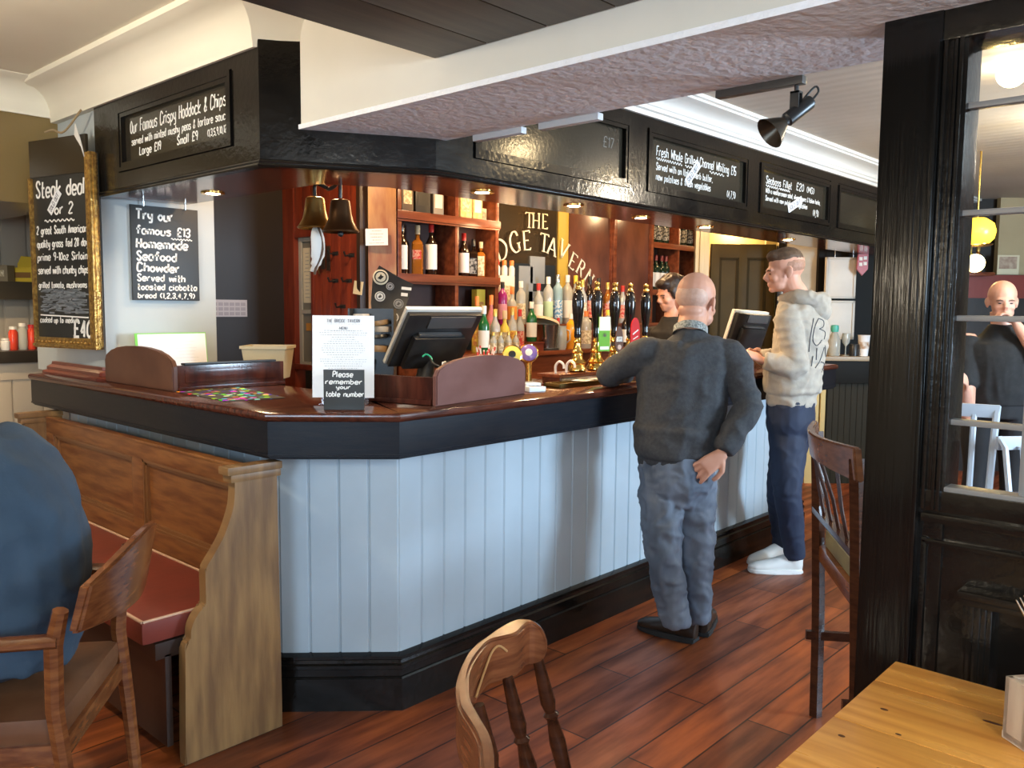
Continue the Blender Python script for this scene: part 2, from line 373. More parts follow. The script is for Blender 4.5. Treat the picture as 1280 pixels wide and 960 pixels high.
# ---- coves and cornices
def cove(r, n=6): return [(r*(1-math.cos(PI/2*i/n)), -r + r*math.sin(PI/2*i/n)) for i in range(n+1)]
cz = CEIL_Z
pr = [(-.02, 2.325), (0.012, 2.325), (0.014, 2.345)] + [(.018+.115*(1-math.cos(PI/2*i/6)), 2.352+.118*math.sin(PI/2*i/6)) for i in range(7)] + [(.15, 2.478), (.15, cz+.01), (-.02, cz+.01)]
mb = M(); mb.sweep([(1.6, 4.52), (1.6, 2.66), (1.74, 2.58)], pr); struct('trim_1', mb, CEIL)
pr2 = [(o, z+.02) for o, z in pr]
mb = M(); mb.sweep([(-2.4, 4.5), (1.62, 4.5)], pr2); struct('trim_2', mb, CEIL)
pr3 = [(-.02, 2.37), (.012, 2.37), (.016, 2.39), (.03, 2.395), (.034, 2.41)] + [(.04+.085*(1-math.cos(PI/2*i/5)), 2.415+.05*math.sin(PI/2*i/5)) for i in range(6)] + [(.135, 2.468), (.135, 2.478), (.15, 2.482), (.15, cz+.01), (-.02, cz+.01)]
mb = M(); mb.sweep([(2.18, 2.33), (9.6, 2.33)], pr3); struct('trim_3', mb, WHITE)

# ---- plaster beam and the dark timber lining that meets it
mb = M(); mb.box(1.72, 2.17, -2.6, 2.34, 2.075, cz)
mb.poly([(1.72, 2.34, 2.075), (2.17, 2.34, 2.075), (1.72, 2.60, 2.075), (1.72, 2.34, cz), (2.17, 2.34, cz), (1.72, 2.60, cz)], [(0, 1, 2), (3, 5, 4), (1, 4, 5, 2), (0, 2, 5, 3)])
struct('ceiling_beam', mb, PLASTER)
mb = M(); mb.box(1.712, 2.178, -2.6, 2.325, 2.06, 2.076)
mb.poly([(1.712, 2.325, 2.06), (2.178, 2.325, 2.06), (1.712, 2.615, 2.06), (1.712, 2.325, 2.076), (2.178, 2.325, 2.076), (1.712, 2.615, 2.076)], [(0, 1, 2), (3, 5, 4), (1, 4, 5, 2), (0, 2, 5, 3)])
struct('ceiling_beam_lining', mb, EMBOSS)
TIMBER = mat('dark_ceiling_timber', (0.060, 0.038, 0.022), 0.45, (0.035, 0.021, 0.012), 5, (.6, 6, 6), bump=.1)
mb = M()
for k in range(9): mb.box(-2.4, 1.715, 1.88-.215*(k+1)+.004, 1.88-.215*k, 2.17, 2.2, .003)
mb.box(-2.4, 1.715, -.1, 1.878, 2.19, cz)
struct('ceiling_timber', mb, TIMBER)

# ---- glazed black partition to the right
PX = 1.9
def tr(name, mb): return struct(name, mb, BLACK)
mb = M(); mb.box(PX, PX+.14, .555, .672, 0, 2.062, .004); mb.box(PX-.012, PX+.10, .556, .566, .62, 2.0, .004)
POSTM = mat('streaky_black_paint', (0.005, 0.0045, 0.004), .15, bump=.16, bscale=22, stretch=(1, 6, .10), spec=.42)
struct('wall_partition_post', mb, POSTM)
mb = M()
mb.box(PX+.012, PX+.11, .508, .556, 0, 2.0, .003)                       # stile beside the glass
for a, b, d in ((.545, .553, .004), (.535, .541, .010), (.526, .532, .004), (.515, .522, .0)): mb.box(PX+d, PX+.05, a, b, 1.03, 2.0, .002)
mb.box(PX+.004, PX+.13, -1.2, .556, 2.0, 2.062, .003)                   # head rail
mb.box(PX+.008, PX+.11, -1.2, .556, 1.02, 1.072, .003); mb.box(PX-.006, PX+.11, -1.2, .548, 1.005, 1.024, .004)   # sill
mb.box(PX+.02, PX+.10, -1.2, .556, 0, 1.02); mb.box(PX+.004, PX+.03, .536, .548, .30, .97, .004); mb.box(PX+.004, PX+.03, -1.2, .548, .955, .967, .004)
mb.box(PX+.0, PX+.03, -1.2, .556, 0, .16, .004)
mb.box(PX-.035, PX+.02, -1.2, .462, .866, .880, .003); mb.box(PX-.028, PX+.02, -1.2, .458, .850, .867, .003)
for y in (.455, .445, .432, .422, .412): mb.box(PX-.022+.4*abs(y-.433), PX+.02, y-.012, y, .16, .85, .002)
struct('wall_partition', mb, BLACK)
mb = M()
for z in (1.218, 1.436, 1.652, 1.868): mb.box(PX+.030, PX+.058, -1.2, .512, z-.006, z+.006, .003)
mb.box(PX+.030, PX+.058, .365, .377, 1.07, 2.0, .003); mb.box(PX+.03, PX+.058, -.02, -.008, 1.07, 2.0, .003)
mb.box(PX+.012, PX+.06, -1.2, .512, 1.070, 1.082, .003)
w4 = struct('window_4', mb, mat('grey_worn_glazing_bar', (0.20, 0.19, 0.18), 0.3))
GLASS = mat('window_glass', (0.95, 0.97, 0.97), 0.0, trans=1.0, ior=1.02, spec=.9)
mb = M(); mb.box(PX+.042, PX+.045, -1.2, .510, 1.078, 2.002); o = obj('pane', mb, GLASS, w4)

# ---- far wall panels seen at the right-hand end of the bar
FD = Vector((FW.x, FW.y, 0)).normalized(); RD = Vector((FD.y, -FD.x, 0))       # straight ahead / to the right of the view
def fr(x, D, z=0): p = dep(x, 388, D); return Vector((p.x, p.y, z))
YCREAM = mat('yellowed_cream_wall', (0.52, 0.40, 0.16), 0.6, (0.46, 0.34, 0.13), 2)
T = frame(fr(870, 8.2), RD, (0, 0, 1)); mb = M(); mb.box(-.2, 3.0, 0, 2.6, -.06, 0, 0, T); struct('wall_back_passage', mb, YCREAM)

# ------------------------------------------------------------------ bar counter
PANEL = [(1.62, 4.60), (1.62, 2.594), (1.92, 2.294), (5.35, 2.294)]
EDGEP = [(1.494, 4.63), (1.494, 2.449), (1.799, 2.144), (5.48, 2.144)]
bar = thing('bar_counter', 'long angled bar counter with grey-blue boarded front and black skirting', 'bar counter', (1.92, 2.294, 0))
mb = M()
for i in range(len(PANEL)-1):
    a = Vector(PANEL[i]); b = Vector(PANEL[i+1]); d = (b-a).normalized(); nr = Vector((d.y, -d.x)); Ltot = (b-a).length
    n = max(1, round(Ltot/.112)); w = Ltot/n
    if i == 1: n = 4; w = Ltot/4
    for k in range(n):
        p = a + d*(w*k); q = a + d*(w*(k+1)); g = d*.0028; c = nr*-.0045
        q0 = [p + c*2 + nr*-.02, p + c*1.4, p+g+c, p+g*2.2, q-g*2.2, q-g+c, q+c*1.4, q+c*2+nr*-.02]
        n8 = len(q0)
        lo = [mb.b.verts.new((v.x, v.y, .17)) for v in q0]; hi = [mb.b.verts.new((v.x, v.y, .99)) for v in q0]
        for j in range(n8): mb.b.faces.new((lo[j], lo[(j+1) % n8], hi[(j+1) % n8], hi[j]))
        if k % 2 == 0:                                              # a bead down the middle of every other board
            pass
mb.box(5.30, 5.35, 2.30, 2.69, 0.0, 1.066)
obj('boarded_front', mb, BLUE, bar, 0.5, world=True)
mb = M(); mb.sweep(PANEL, [(-.02, 0), (.034, 0), (.034, .118), (.030, .124), (.026, .126), (.026, .150), (.030, .153), (.030, .166), (.022, .172), (.020, .183), (.026, .188), (.026, .198), (.008, .205), (-.02, .205)])
obj('skirting', mb, BLACK, bar, 0.4, world=True)
mb = M(); mb.sweep(EDGEP, [(-.02, .958), (0, .958), (.0, 1.078), (-.02, 1.078)])
mb.sweep(EDGEP, [(-.10, .943), (-.012, .943), (-.012, .947), (-.005, .949), (-.005, .953), (.003, .955), (.003, .961), (-.10, .961)])
mb.sweep(EDGEP, [(-.145, .93), (-.10, .945), (-.09, .96), (-.145, .96)])
obj('edge_board', mb, EDGE, bar, 0.4, world=True)
mb = M(); mb.sweep(EDGEP, [(-.56, 1.066), (-.01, 1.066), (0.001, 1.070), (.010, 1.078), (.013, 1.087), (.010, 1.096), (.001, 1.101), (-.56, 1.101)])
obj('counter_top', mb, TOPWOOD, bar, 0.7, world=True)
mb = M(); mb.sweep(EDGEP, [(-.55, .10), (-.53, .10), (-.53, 1.066), (-.55, 1.066)])
obj('back_board', mb, MAHOG, bar, 0.4, world=True)
mb = M()                                                             # stepped plinth moulding round the foot of the pillar
ST = [(1.545, 4.62), (1.545, 3.95), (2.16, 3.95)]
mb.sweep(ST, [(-.064, 1.102), (.0, 1.102), (.0, 1.112), (-.006, 1.118), (-.022, 1.121), (-.022, 1.135), (-.034, 1.142), (-.045, 1.146), (-.048, 1.160), (-.064, 1.160)], side=1)
obj('stepped_moulding', mb, mat('red_brown_moulding', (0.15, 0.035, 0.02), .28, (0.09, 0.02, 0.012), 6), bar, 0.5, world=True)

# ------------------------------------------------------------------ canopy over the bar
FAS = [(1.6, 4.015), (1.6, 2.64), (2.132, 2.33), (9.6, 2.33)]
can = thing('bar_canopy', 'black panelled canopy running over the whole bar with a red-brown soffit', 'canopy', (2.132, 2.33, 1.93))
mb = M()
mb.sweep(FAS, [(-.05, 1.952), (.0, 1.952), (.0, 2.016), (-.05, 2.016)])           # bottom rail
mb.sweep(FAS, [(-.05, 2.32), (.0, 2.32), (.0, 2.368), (-.05, 2.368)])           # top rail
mb.sweep(FAS, [(-.06, 1.952), (-.04, 1.952), (-.04, 2.368), (-.06, 2.368)])         # backing
mb.sweep([(1.6, 2.815), (1.6, 2.64), (2.132, 2.33), (2.325, 2.33)], [(-.05, 2.016), (.0, 2.016), (.0, 2.32), (-.05, 2.32)])
mb.sweep([(1.6, 4.015), (1.6, 3.77)], [(-.05, 2.016), (.0, 2.016), (.0, 2.32), (-.05, 2.32)])
for x0, x1 in ((3.363, 3.509), (4.55, 4.689), (5.73, 5.859), (6.90, 7.029), (8.095, 8.2)): mb.box(x0, x1, 2.33, 2.38, 2.016, 2.32)
mb.box(1.6, 1.65, 2.815, 3.77, 2.284, 2.32)
mb.box(4.69, 8.1, 2.335, 2.38, 2.311, 2.32)
obj('panelling', mb, BLACK, can, 0.4, world=True)
mb = M(); mb.sweep(FAS, [(-.03, 1.926), (.010, 1.926), (.014, 1.931), (.010, 1.937), (.004, 1.939), (.006, 1.945), (.003, 1.950), (-.03, 1.950)])
obj('bead_moulding', mb, BLACK, can, 0.5, world=True)
SOFI = [(1.64, 3.97), (1.64, 2.662), (2.142, 2.37), (9.6, 2.37)]
mb = M(); mb.sweep(SOFI, [(0.0, 1.932), (0.0, 1.956), (-.36, 1.956), (-.36, 1.932)])
SOFF = mat('glossy_red_brown_soffit', (0.24, 0.062, 0.024), 0.14, (0.13, 0.034, 0.014), 4, (.6, 5, 5), bump=.05, bscale=4)
obj('soffit', mb, SOFF, can, 0.4, world=True)
mb = M(); mb.sweep(SOFI, [(-.345, 1.94), (-.36, 1.94), (-.36, 2.56), (-.345, 2.56)]); obj('inner_board', mb, DARKWOOD, can, 0.4, world=True)

# downlights set in the soffit
LAMP = mat('lit_lamp_glass', (1, .9, .7), .4, emit=(1.0, 0.86, 0.60), estr=45)
def downlight(x, y, z, label, power=7, col=(1.0, 0.70, 0.38), group='downlights in the canopy soffit', spot=True):
    t = thing('downlight', label, 'downlight', (x, y, z), 0, group)
    mb = M(); mb.lathe([(.030, -.004), (.046, -.006), (.050, -.002), (.050, .0005), (.030, .0005)], seg=28, cap=False); obj('ring', mb, BRASS, t)
    mb = M(); mb.lathe([(.001, -.0055), (.026, -.005), (.036, -.002)], seg=24, cap=False); obj('lamp', mb, LAMP, t)
    if power:
        l = bpy.data.lights.new('downlight_beam', 'SPOT'); l.energy = power; l.color = col; l.spot_size = 2.5; l.spot_blend = .6; l.shadow_soft_size = .03
        o = bpy.data.objects.new('downlight_beam', l); COL.objects.link(o); o.parent = t; o.location = (0, 0, -.012)
    return t
for (x, y), lb in zip(((2.563, 2.515), (3.168, 2.508), (3.80, 2.555), (4.467, 2.555)),
        ('round recessed downlight glowing brightest, over the till beside the whisky shelves', 'round recessed downlight in the soffit above the white tavern lettering',
         'round recessed downlight in the soffit above the row of beer pumps', 'round recessed downlight in the soffit over the bald man and barmaid')):
    downlight(x, y, 1.931, lb, 26)
downlight(5.6, 2.56, 1.931, 'round recessed downlight in the soffit over the young man in the hoodie', 26)
downlight(1.86, 3.45, 1.931, 'round recessed downlight in the soffit behind the haddock and chips board', 8)
downlight(1.62, 4.72, 1.928, 'small recessed downlight under the alcove bulkhead left of the steak board', 34, group='downlights under the bulkhead')

downlight(1.35, 5.2, 1.928, 'small downlight added deeper under the bulkhead to brighten the alcove', 34, group='downlights under the bulkhead')  # second downlight, added to brighten the alcove

# ------------------------------------------------------------------ chalkboards on the canopy
def frame_bars(mb, T, w, h, b, t, steps=2):
    for k in range(steps):
        f = b*k/steps; z1 = t*(1-k*.45)
        bb = b/steps
        mb.box(f, w-f, f, f+bb, -.02, z1, 0, T); mb.box(f, w-f, h-f-bb, h-f, -.02, z1, 0, T)
        mb.box(f, f+bb, f+bb, h-f-bb, -.02, z1, 0, T); mb.box(w-f-bb, w-f, f+bb, h-f-bb, -.02, z1, 0, T)
def chalkboard(label, o, xd, w, h, cat='chalkboard', group='menu boards set in the canopy'):
    """o: lower left corner on the canopy face; board recessed in a beaded frame"""
    t = thing('menu_chalkboard', label, cat, o, math.atan2(xd[1], xd[0]), group)
    T = Matrix(((1, 0, 0, 0), (0, 0, -1, 0), (0, 1, 0, 0), (0, 0, 0, 1)))     # local x right, y up, z out
    mb = M(); frame_bars(mb, T, w, h, .036, .008); obj('beaded_frame', mb, BLACK, t, 0.3)
    mb = M(); mb.box(.03, w-.03, .03, h-.03, -.034, -.016, 0, T); obj('board', mb, SLATEG, t, 0.3)
    return t, T @ Matrix.Translation((0, 0, -.0158))
t, T = chalkboard('haddock and chips chalkboard on the canopy beside the pillar', (1.6, 3.765, 2.018), (0, -1), .945, .262)
mb = M()
write(mb, 'Our Famous Crispy Haddock & Chips', T, .085, .155, .050, .0050, .80)
write(mb, 'served with minted mushy peas & tartare sauce', T, .095, .105, .030, .0040, .80)
write(mb, 'Large £19', T, .165, .058, .032, .0048, .20); write(mb, 'Small £9', T, .50, .058, .032, .0045, .17); write(mb, '(1,3,5,9,10,12)', T, .74, .060, .024, .0032, .15)
obj('lettering', mb, CHALK, t, 0.3)
t, T = chalkboard('almost blank chalkboard on the canopy reflecting a lamp, only a price at its right end', (2.33, 2.33, 2.018), (1, 0), 1.03, .30)
mb = M(); write(mb, '£17', T, .84, .165, .045, .004, .09); obj('lettering', mb, FAINT, t, 0.3)
t, T = chalkboard('whiting chalkboard on the canopy with its sold strip across the middle', (3.512, 2.33, 2.018), (1, 0), 1.035, .30)
mb = M()
write(mb, 'Fresh Whole Grilled Channel Whiting £15', T, .10, .185, .046, .0052, .82)
squiggle(mb, T, .10, .22, .170, .006, 6, .004); squiggle(mb, T, .22, .34, .170, .006, 5, .004); squiggle(mb, T, .37, .50, .168, .006, 5, .004); squiggle(mb, T, .62, .78, .168, .006, 5, .004)
write(mb, 'Served with an Italian herb butter,', T, .10, .118, .034, .0045, .56); write(mb, 'new potatoes & fresh vegetables', T, .10, .068, .034, .0045, .54); write(mb, '(4,7,9)', T, .82, .055, .036, .0042, .10)
obj('lettering', mb, CHALK, t, 0.3)
def sold(t, T, x, y, w, h, ang):
    mb = M(); R = T @ Matrix.Translation((x, y, .002)) @ Matrix.Rotation(ang, 4, 'Z'); mb.box(0, w, 0, h, 0, .001, 0, R)
    st = obj('sold_out_strip', mb, PAPER, t, 0.3); mb = M(); write(mb, 'SOLD OUT', R @ Matrix.Translation((0, 0, .001)), w*.1, h*.25, h*.5, h*.08, w*.8); obj('print', mb, INK, st, 0.3)
sold(t, T, .40, .065, .17, .048, .75)
t, T = chalkboard('seabass fillet chalkboard on the canopy with a white strip low down', (4.692, 2.33, 2.018), (1, 0), 1.035, .29)
mb = M()
write(mb, 'Seabass Fillet', T, .11, .185, .042, .0055, .36); write(mb, '£20', T, .53, .190, .044, .0055, .12); write(mb, '(MG)', T, .69, .190, .038, .005, .12)
squiggle(mb, T, .11, .28, .170, .006, 6, .005); squiggle(mb, T, .29, .44, .170, .006, 6, .005)
write(mb, 'With a mediterranean salad, olives, capers & Italian herbs,', T, .11, .130, .028, .0044, .80); write(mb, 'Served with new potatoes & vegetables', T, .11, .085, .028, .0044, .60); write(mb, '(4,9)', T, .80, .050, .040, .005, .09)
obj('lettering', mb, CHALK, t, 0.3); sold(t, T, .43, .035, .21, .05, .38)
chalkboard('dark blank chalkboard on the canopy beyond the seabass board', (5.862, 2.33, 2.018), (1, 0), 1.035, .29)
chalkboard('dark blank chalkboard at the far end of the canopy behind the post', (7.032, 2.33, 2.018), (1, 0), 1.06, .29)

# ------------------------------------------------------------------ inside of the bar: red partition with its door, boards, shelves, mirror
def board_run(mb, a, b, z0, z1, w=.098, th=.016, gap=.004):
    a = Vector(a); b = Vector(b); d = (b-a); L = d.length; d.normalize(); n = round(L/w); w = L/n
    for k in range(n):
        p = a+d*(w*k+gap/2); q = a+d*(w*(k+1)-gap/2)
        mb.beam((p.x, p.y, (z0)), (p.x, p.y, z1), .001, .001) if False else None
        c = (p+q)/2; T = Matrix.Translation((c.x, c.y, 0)) @ Matrix.Rotation(math.atan2(d.y, d.x), 4, 'Z')
        mb.box(-(w-gap)/2, (w-gap)/2, -th, 0, z0, z1, .003, T)
TX = 3.13
part = thing('bar_partition', 'red varnished matchboard partition behind the bells inside the bar', 'partition', (TX, 4.06, 0))
mb = M()
board_run(mb, (TX+.0, 4.86), (TX+.0, 4.06), 1.92, 2.6)        # above the door
DY0, DY1 = 4.55, 4.86                                         # doorway
board_run(mb, (TX, 4.55), (TX, 4.06), 0, 1.92)
mb.box(TX+.016, TX+.05, 4.05, 4.86, 1.92, 2.6); mb.box(TX+.016, TX+.05, 4.05, 4.55, 0, 1.92)
mb.box(TX-.028, TX+.05, 4.74, 4.86, 0, 2.6)                   # post at the passage end
obj('boards', mb, REDWOOD, part, 0.4, world=True)
mb = M(); mb.box(TX-.02, TX+.0, 4.53, 4.86, 1.885, 1.93, .004); mb.box(TX-.02, TX, 4.535, 4.565, 1.06, 1.90, .004); mb.box(TX-.03, TX, 4.1, 4.86, 1.04, 1.075, .004)
obj('door_casing', mb, REDWOOD, part, 0.4, world=True)
mb = M(); mb.box(TX-.05, TX+.02, 4.02, 4.055, 0, 2.6, .004); obj('dark_corner_post', mb, DARKWOOD, part, 0.4, world=True)
dr = thing('hatch_door', 'grey painted narrow door with a notice, in the red partition', 'door', (TX+.03, 4.65, 1.06))
GREYD = mat('grey_door_paint', (0.20, 0.19, 0.15), .45)
mb = M(); x = TX+.02
mb.box(x, x+.03, 4.56, 4.74, 1.06, 1.885); obj('panel', mb, GREYD, dr, 0.4, world=True)
mb = M(); mb.box(x-.012, x, 4.565, 4.59, 1.06, 1.885, .002); mb.box(x-.012, x, 4.71, 4.74, 1.06, 1.885, .002); mb.box(x-.012, x, 4.59, 4.71, 1.86, 1.885, .002); mb.box(x-.012, x, 4.59, 4.71, 1.40, 1.425, .002); mb.box(x-.012, x, 4.59, 4.71, 1.06, 1.09, .002)
obj('door_frame', mb, mat('pale_door_frame', (0.42, 0.40, 0.33), .4), dr, 0.4, world=True)
nt_ = thing('door_notice', 'cream printed notice stuck on the upper door panel', 'notice', (x-.001, 4.655, 1.5))
mb = M(); mb.box(x-.004, x-.001, 4.61, 4.70, 1.47, 1.82); obj('sheet', mb, CREAMPAPER, nt_, 0.4, world=True)
def lines(mb, T, w, h, rows, margin=.12, weight=.0012, seed=1, centre=True):
    r = random.Random(seed)
    for k in range(rows):
        y = h*(1-margin)-h*(1-2*margin)*k/max(rows-1, 1); L = w*(1-2*margin)*r.uniform(.45, 1)
        x0 = (w-L)/2 if centre else w*margin; x = x0
        while x < x0+L:
            dx = r.uniform(.03, .10)*w*.5; mb.ribbon([Vector((x, y)), Vector((min(x+dx, x0+L), y))], weight*r.uniform(.7, 1.2), T, .0004); x += dx+w*.018
T = frame((x-.004, 4.70, 1.47), (0, -1, 0), (0, 0, 1)); mb = M(); lines(mb, T, .09, .35, 13, .1, .004, 3); obj('print', mb, INK, nt_, 0.3, world=True)
mb = M(); mb.box(x-.004, x-.001, 4.615, 4.675, 1.29, 1.34); lb_ = obj('orange_sticker', mb, mat('orange_sticker', (.55, .25, .05), .5), None, .4)
tag(lb_, 'small orange sticker on the lower panel of the grey door', 'sticker')

CB = thing('corner_board', 'pale worn board lit by the lamps between red partition and whisky shelves', 'board', (3.2, 3.97, 0))
mb = M(); board_run(mb, (3.132, 4.01), (3.252, 3.895), 1.2, 2.6, .12); board_run(mb, (3.132, 4.01), (3.252, 3.895), 0, 1.2, .19); obj('boards', mb, PALEWOOD, CB, .4, world=True)

# back-bar shelving
SH = thing('whisky_shelf', 'open mahogany shelf unit for spirits between worn board and lettered mirror', 'shelf unit', (3.69, 3.9, 1.262))
mb = M(); mb.box(3.29, 4.115, 4.10, 4.13, 1.26, 2.6); obj('back_board', mb, mat('dark_red_back_board', (.045, .016, .010), .5), SH, .4, world=True)
for xx in (3.275, 3.745, 4.115):
    mb = M(); mb.box(xx, xx+.022, 3.915, 4.10, 1.262, 2.6, .002); mb.box(xx-.004, xx+.026, 3.908, 3.918, 1.262, 2.6, .002); obj('upright', mb, SHELFWOOD, SH, .4, world=True)
for z in (1.645, 2.015):
    mb = M(); mb.box(3.262, 4.142, 3.905, 4.10, z-.03, z, .004); mb.box(3.258, 4.145, 3.893, 3.908, z-.045, z+.004, .004); mb.box(3.262, 4.14, 3.9, 3.91, z-.058, z-.045, .002); obj('shelf', mb, SHELFWOOD, SH, .4, world=True)
# lettered mirror; its grey, yellow and mahogany reflections are coloured pieces built onto it
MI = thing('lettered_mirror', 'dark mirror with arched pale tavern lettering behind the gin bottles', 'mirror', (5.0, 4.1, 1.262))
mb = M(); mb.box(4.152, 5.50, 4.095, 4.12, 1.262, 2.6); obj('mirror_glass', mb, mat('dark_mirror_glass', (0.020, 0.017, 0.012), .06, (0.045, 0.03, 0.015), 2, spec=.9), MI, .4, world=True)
mb = M(); mb.box(4.98, 5.10, 4.083, 4.094, 1.262, 2.6); obj('yellow_reflection', mb, mat('yellow_reflection_tone', (0.42, 0.29, 0.05), .35), MI, .4, world=True)  # reflected yellow-lit zone, built as a coloured strip
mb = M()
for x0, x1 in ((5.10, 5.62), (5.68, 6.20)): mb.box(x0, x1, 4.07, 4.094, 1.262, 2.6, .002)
obj('mahogany_reflection', mb, mat('red_brown_reflection_tone', (0.14, 0.052, 0.030), .22, (0.08, .030, .020), 3, (2, 2, 1)), MI, .4, world=True)  # mahogany reflected in the mirror, built as flat pieces
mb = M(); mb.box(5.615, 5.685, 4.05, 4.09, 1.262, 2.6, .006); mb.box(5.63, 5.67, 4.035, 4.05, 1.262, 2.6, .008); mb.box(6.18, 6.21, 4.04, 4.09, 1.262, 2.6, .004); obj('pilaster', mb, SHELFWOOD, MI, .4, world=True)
GP = mat('grey_blue_reflection_tone', (0.20, 0.22, 0.23), .3)
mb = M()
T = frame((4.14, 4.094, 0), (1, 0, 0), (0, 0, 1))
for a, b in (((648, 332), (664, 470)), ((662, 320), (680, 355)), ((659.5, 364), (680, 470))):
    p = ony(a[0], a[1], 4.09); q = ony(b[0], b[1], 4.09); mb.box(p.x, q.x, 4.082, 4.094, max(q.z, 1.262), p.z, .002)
obj('grey_reflection', mb, GP, MI, .4, world=True)  # reflected panes of a grey-blue door, built as raised pieces
mb = M(); p = ony(633, 328, 4.09); q = ony(692, 470, 4.09); mb.box(p.x, q.x, 4.089, 4.095, 1.262, p.z); obj('blue_black_reflection', mb, mat('blue_black_reflection_tone', (.012, .018, .024), .3), MI, .4, world=True)  # dark surround of the reflected door
# serif lettering
SER = {'T': ('0n6n|3n3d', [(3, 'd', 1.3), (0, 'm', .0), (6, 'm', .0)]), 'H': ('0n0d|5n5d|0i5i', [(0, 'd', 1.1), (0, 'n', 1.1), (5, 'd', 1.1), (5, 'n', 1.1)]),
 'E': ('0n0d|0n4.n|0d4d|0i3i', [(0, 'd', .8), (0, 'n', .8)]), 'I': ('0n0d', [(0, 'd', 1.2), (0, 'n', 1.2)]), 'D': ('0n0d|0n3n5l6i5f3d0d', [(0, 'd', .8), (0, 'n', .8)]),
 'G': ('5l4n2n0k0g2d4d5e|5h5d', [(5, 'h', 1.1), (5, 'l', .5)]), 'A': ('0d3n|3n6d|1g5g', [(0, 'd', 1.0), (6, 'd', 1.0)]), 'V': ('0n3d|3d6n', [(0, 'n', 1.0), (6, 'n', 1.0)]),
 'R': ('0n0d|0n3n4l4k3i0i|2i5d', [(0, 'd', 1.0), (0, 'n', .8), (5, 'd', .7)]), 'N': ('0n0d|0n5d|5d5n', [(0, 'd', 1.0), (0, 'n', .8), (5, 'n', 1.0)]), 'B': ('0n0d|0n3n4l3i0i|3i5g4e3d0d', [(0, 'd', .8), (0, 'n', .8)])}
SER['E'] = ('0n0d|0n4n4m|0d4d4e|0i3i', [(0, 'd', .8), (0, 'n', .8)]); SER['T'] = ('0m0n6n6m|3n3d', [(3, 'd', 1.3)])
def serif(mb, ch, T, h, sx=1.0):
    st, se = SER[ch]; sc = h/10; x = sc*sx*1.05
    for s in st.split('|'):
        P = [Vector((int(s[i]), ord(s[i+1])-100)) for i in range(0, len(s), 2)]
        straight = ch in 'THEIAVN' or len(P) == 2
        P = P if straight else catmull(P, 6)
        mb.ribbon([Vector((p.x*x, p.y*sc)) for p in P], 1.35*sc, T, .002, nib=.55*sc)
    for sxx, sy, sw in se:
        y = ord(sy)-100; mb.ribbon([Vector(((sxx-sw)*x, y*sc)), Vector(((sxx+sw)*x, y*sc))], .55*sc, T, .002, nib=.55*sc)
mb = M()
LP = [('T', 664, 284, 20, -2), ('H', 672, 285, 20, -1), ('E', 683, 286, 20, 0)]
def put(ch, px, py, h, ang, sx=1.0):
    p = ony(px, py, 4.060); hh = h/1057*5.85
    T = frame((p.x, 4.064, p.z), (1, 0, 0), (0, 0, 1)) @ Matrix.Rotation(math.radians(ang), 4, 'Z')
    serif(mb, ch, T, hh, sx)
for ch, px, py, h, ang in (('T', 657.5, 284, 19, 0), ('H', 667, 284.5, 19, 0), ('E', 679, 285.5, 19, 0),
        ('I', 620, 333, 24, 34), ('D', 626, 326, 25, 27), ('G', 641, 316.5, 25, 16), ('E', 656.5, 312.5, 24, 7), ('T', 675, 313, 23, -6), ('A', 684.5, 316, 23, -14), ('V', 698, 318, 23, -24), ('E', 711.5, 333, 22, -28), ('R', 721, 340, 21, -34), ('N', 731, 350, 20, -42)):
    put(ch, px, py, h, ang, 1.12)
obj('lettering', mb, mat('pale_gold_lettering', (.72, .68, .52), .35), MI, .4, world=True)
# wine shelf
WS = thing('wine_shelf', 'dark wine shelf beside the mahogany mirror reflection behind the barmaid', 'shelf unit', (6.65, 4.1, 1.262))
mb = M(); mb.box(6.24, 7.05, 4.28, 4.3, 1.262, 2.6); obj('back_board', mb, DARKWOOD, WS, .4, world=True)
for xx in (6.22, 6.64, 7.03):
    mb = M(); mb.box(xx, xx+.025, 4.06, 4.28, 1.262, 2.6, .002); obj('upright', mb, SHELFWOOD, WS, .4, world=True)
for z in (1.615, 2.02):
    mb = M(); mb.box(6.22, 7.05, 4.06, 4.28, z-.03, z, .003); mb.box(6.22, 7.05, 4.045, 4.065, z-.045, z+.003, .003); obj('shelf', mb, SHELFWOOD, WS, .4, world=True)
# back counter
BC = thing('back_counter', 'dark wooden back counter under the bottles and lettered mirror', 'counter', (4.9, 3.7, 0))
mb = M(); mb.box(3.27, 6.9, 3.62, 4.10, .86, .90, .004); mb.box(3.27, 6.9, 3.68, 4.08, 0, .86); obj('cupboard_base', mb, MAHOG, BC, .4, world=True)
mb = M(); mb.box(3.27, 6.9, 3.72, 4.10, .90, 1.135); mb.box(3.27, 6.9, 3.69, 4.10, 1.13, 1.16, .004); obj('raised_shelf', mb, SHELFWOOD, BC, .4, world=True)
mb = M(); mb.box(4.17, 6.17, 3.90, 4.03, 1.16, 1.32); mb.box(4.17, 6.17, 3.885, 4.032, 1.315, 1.335, .003); obj('upper_step', mb, SHELFWOOD, BC, .4, world=True)

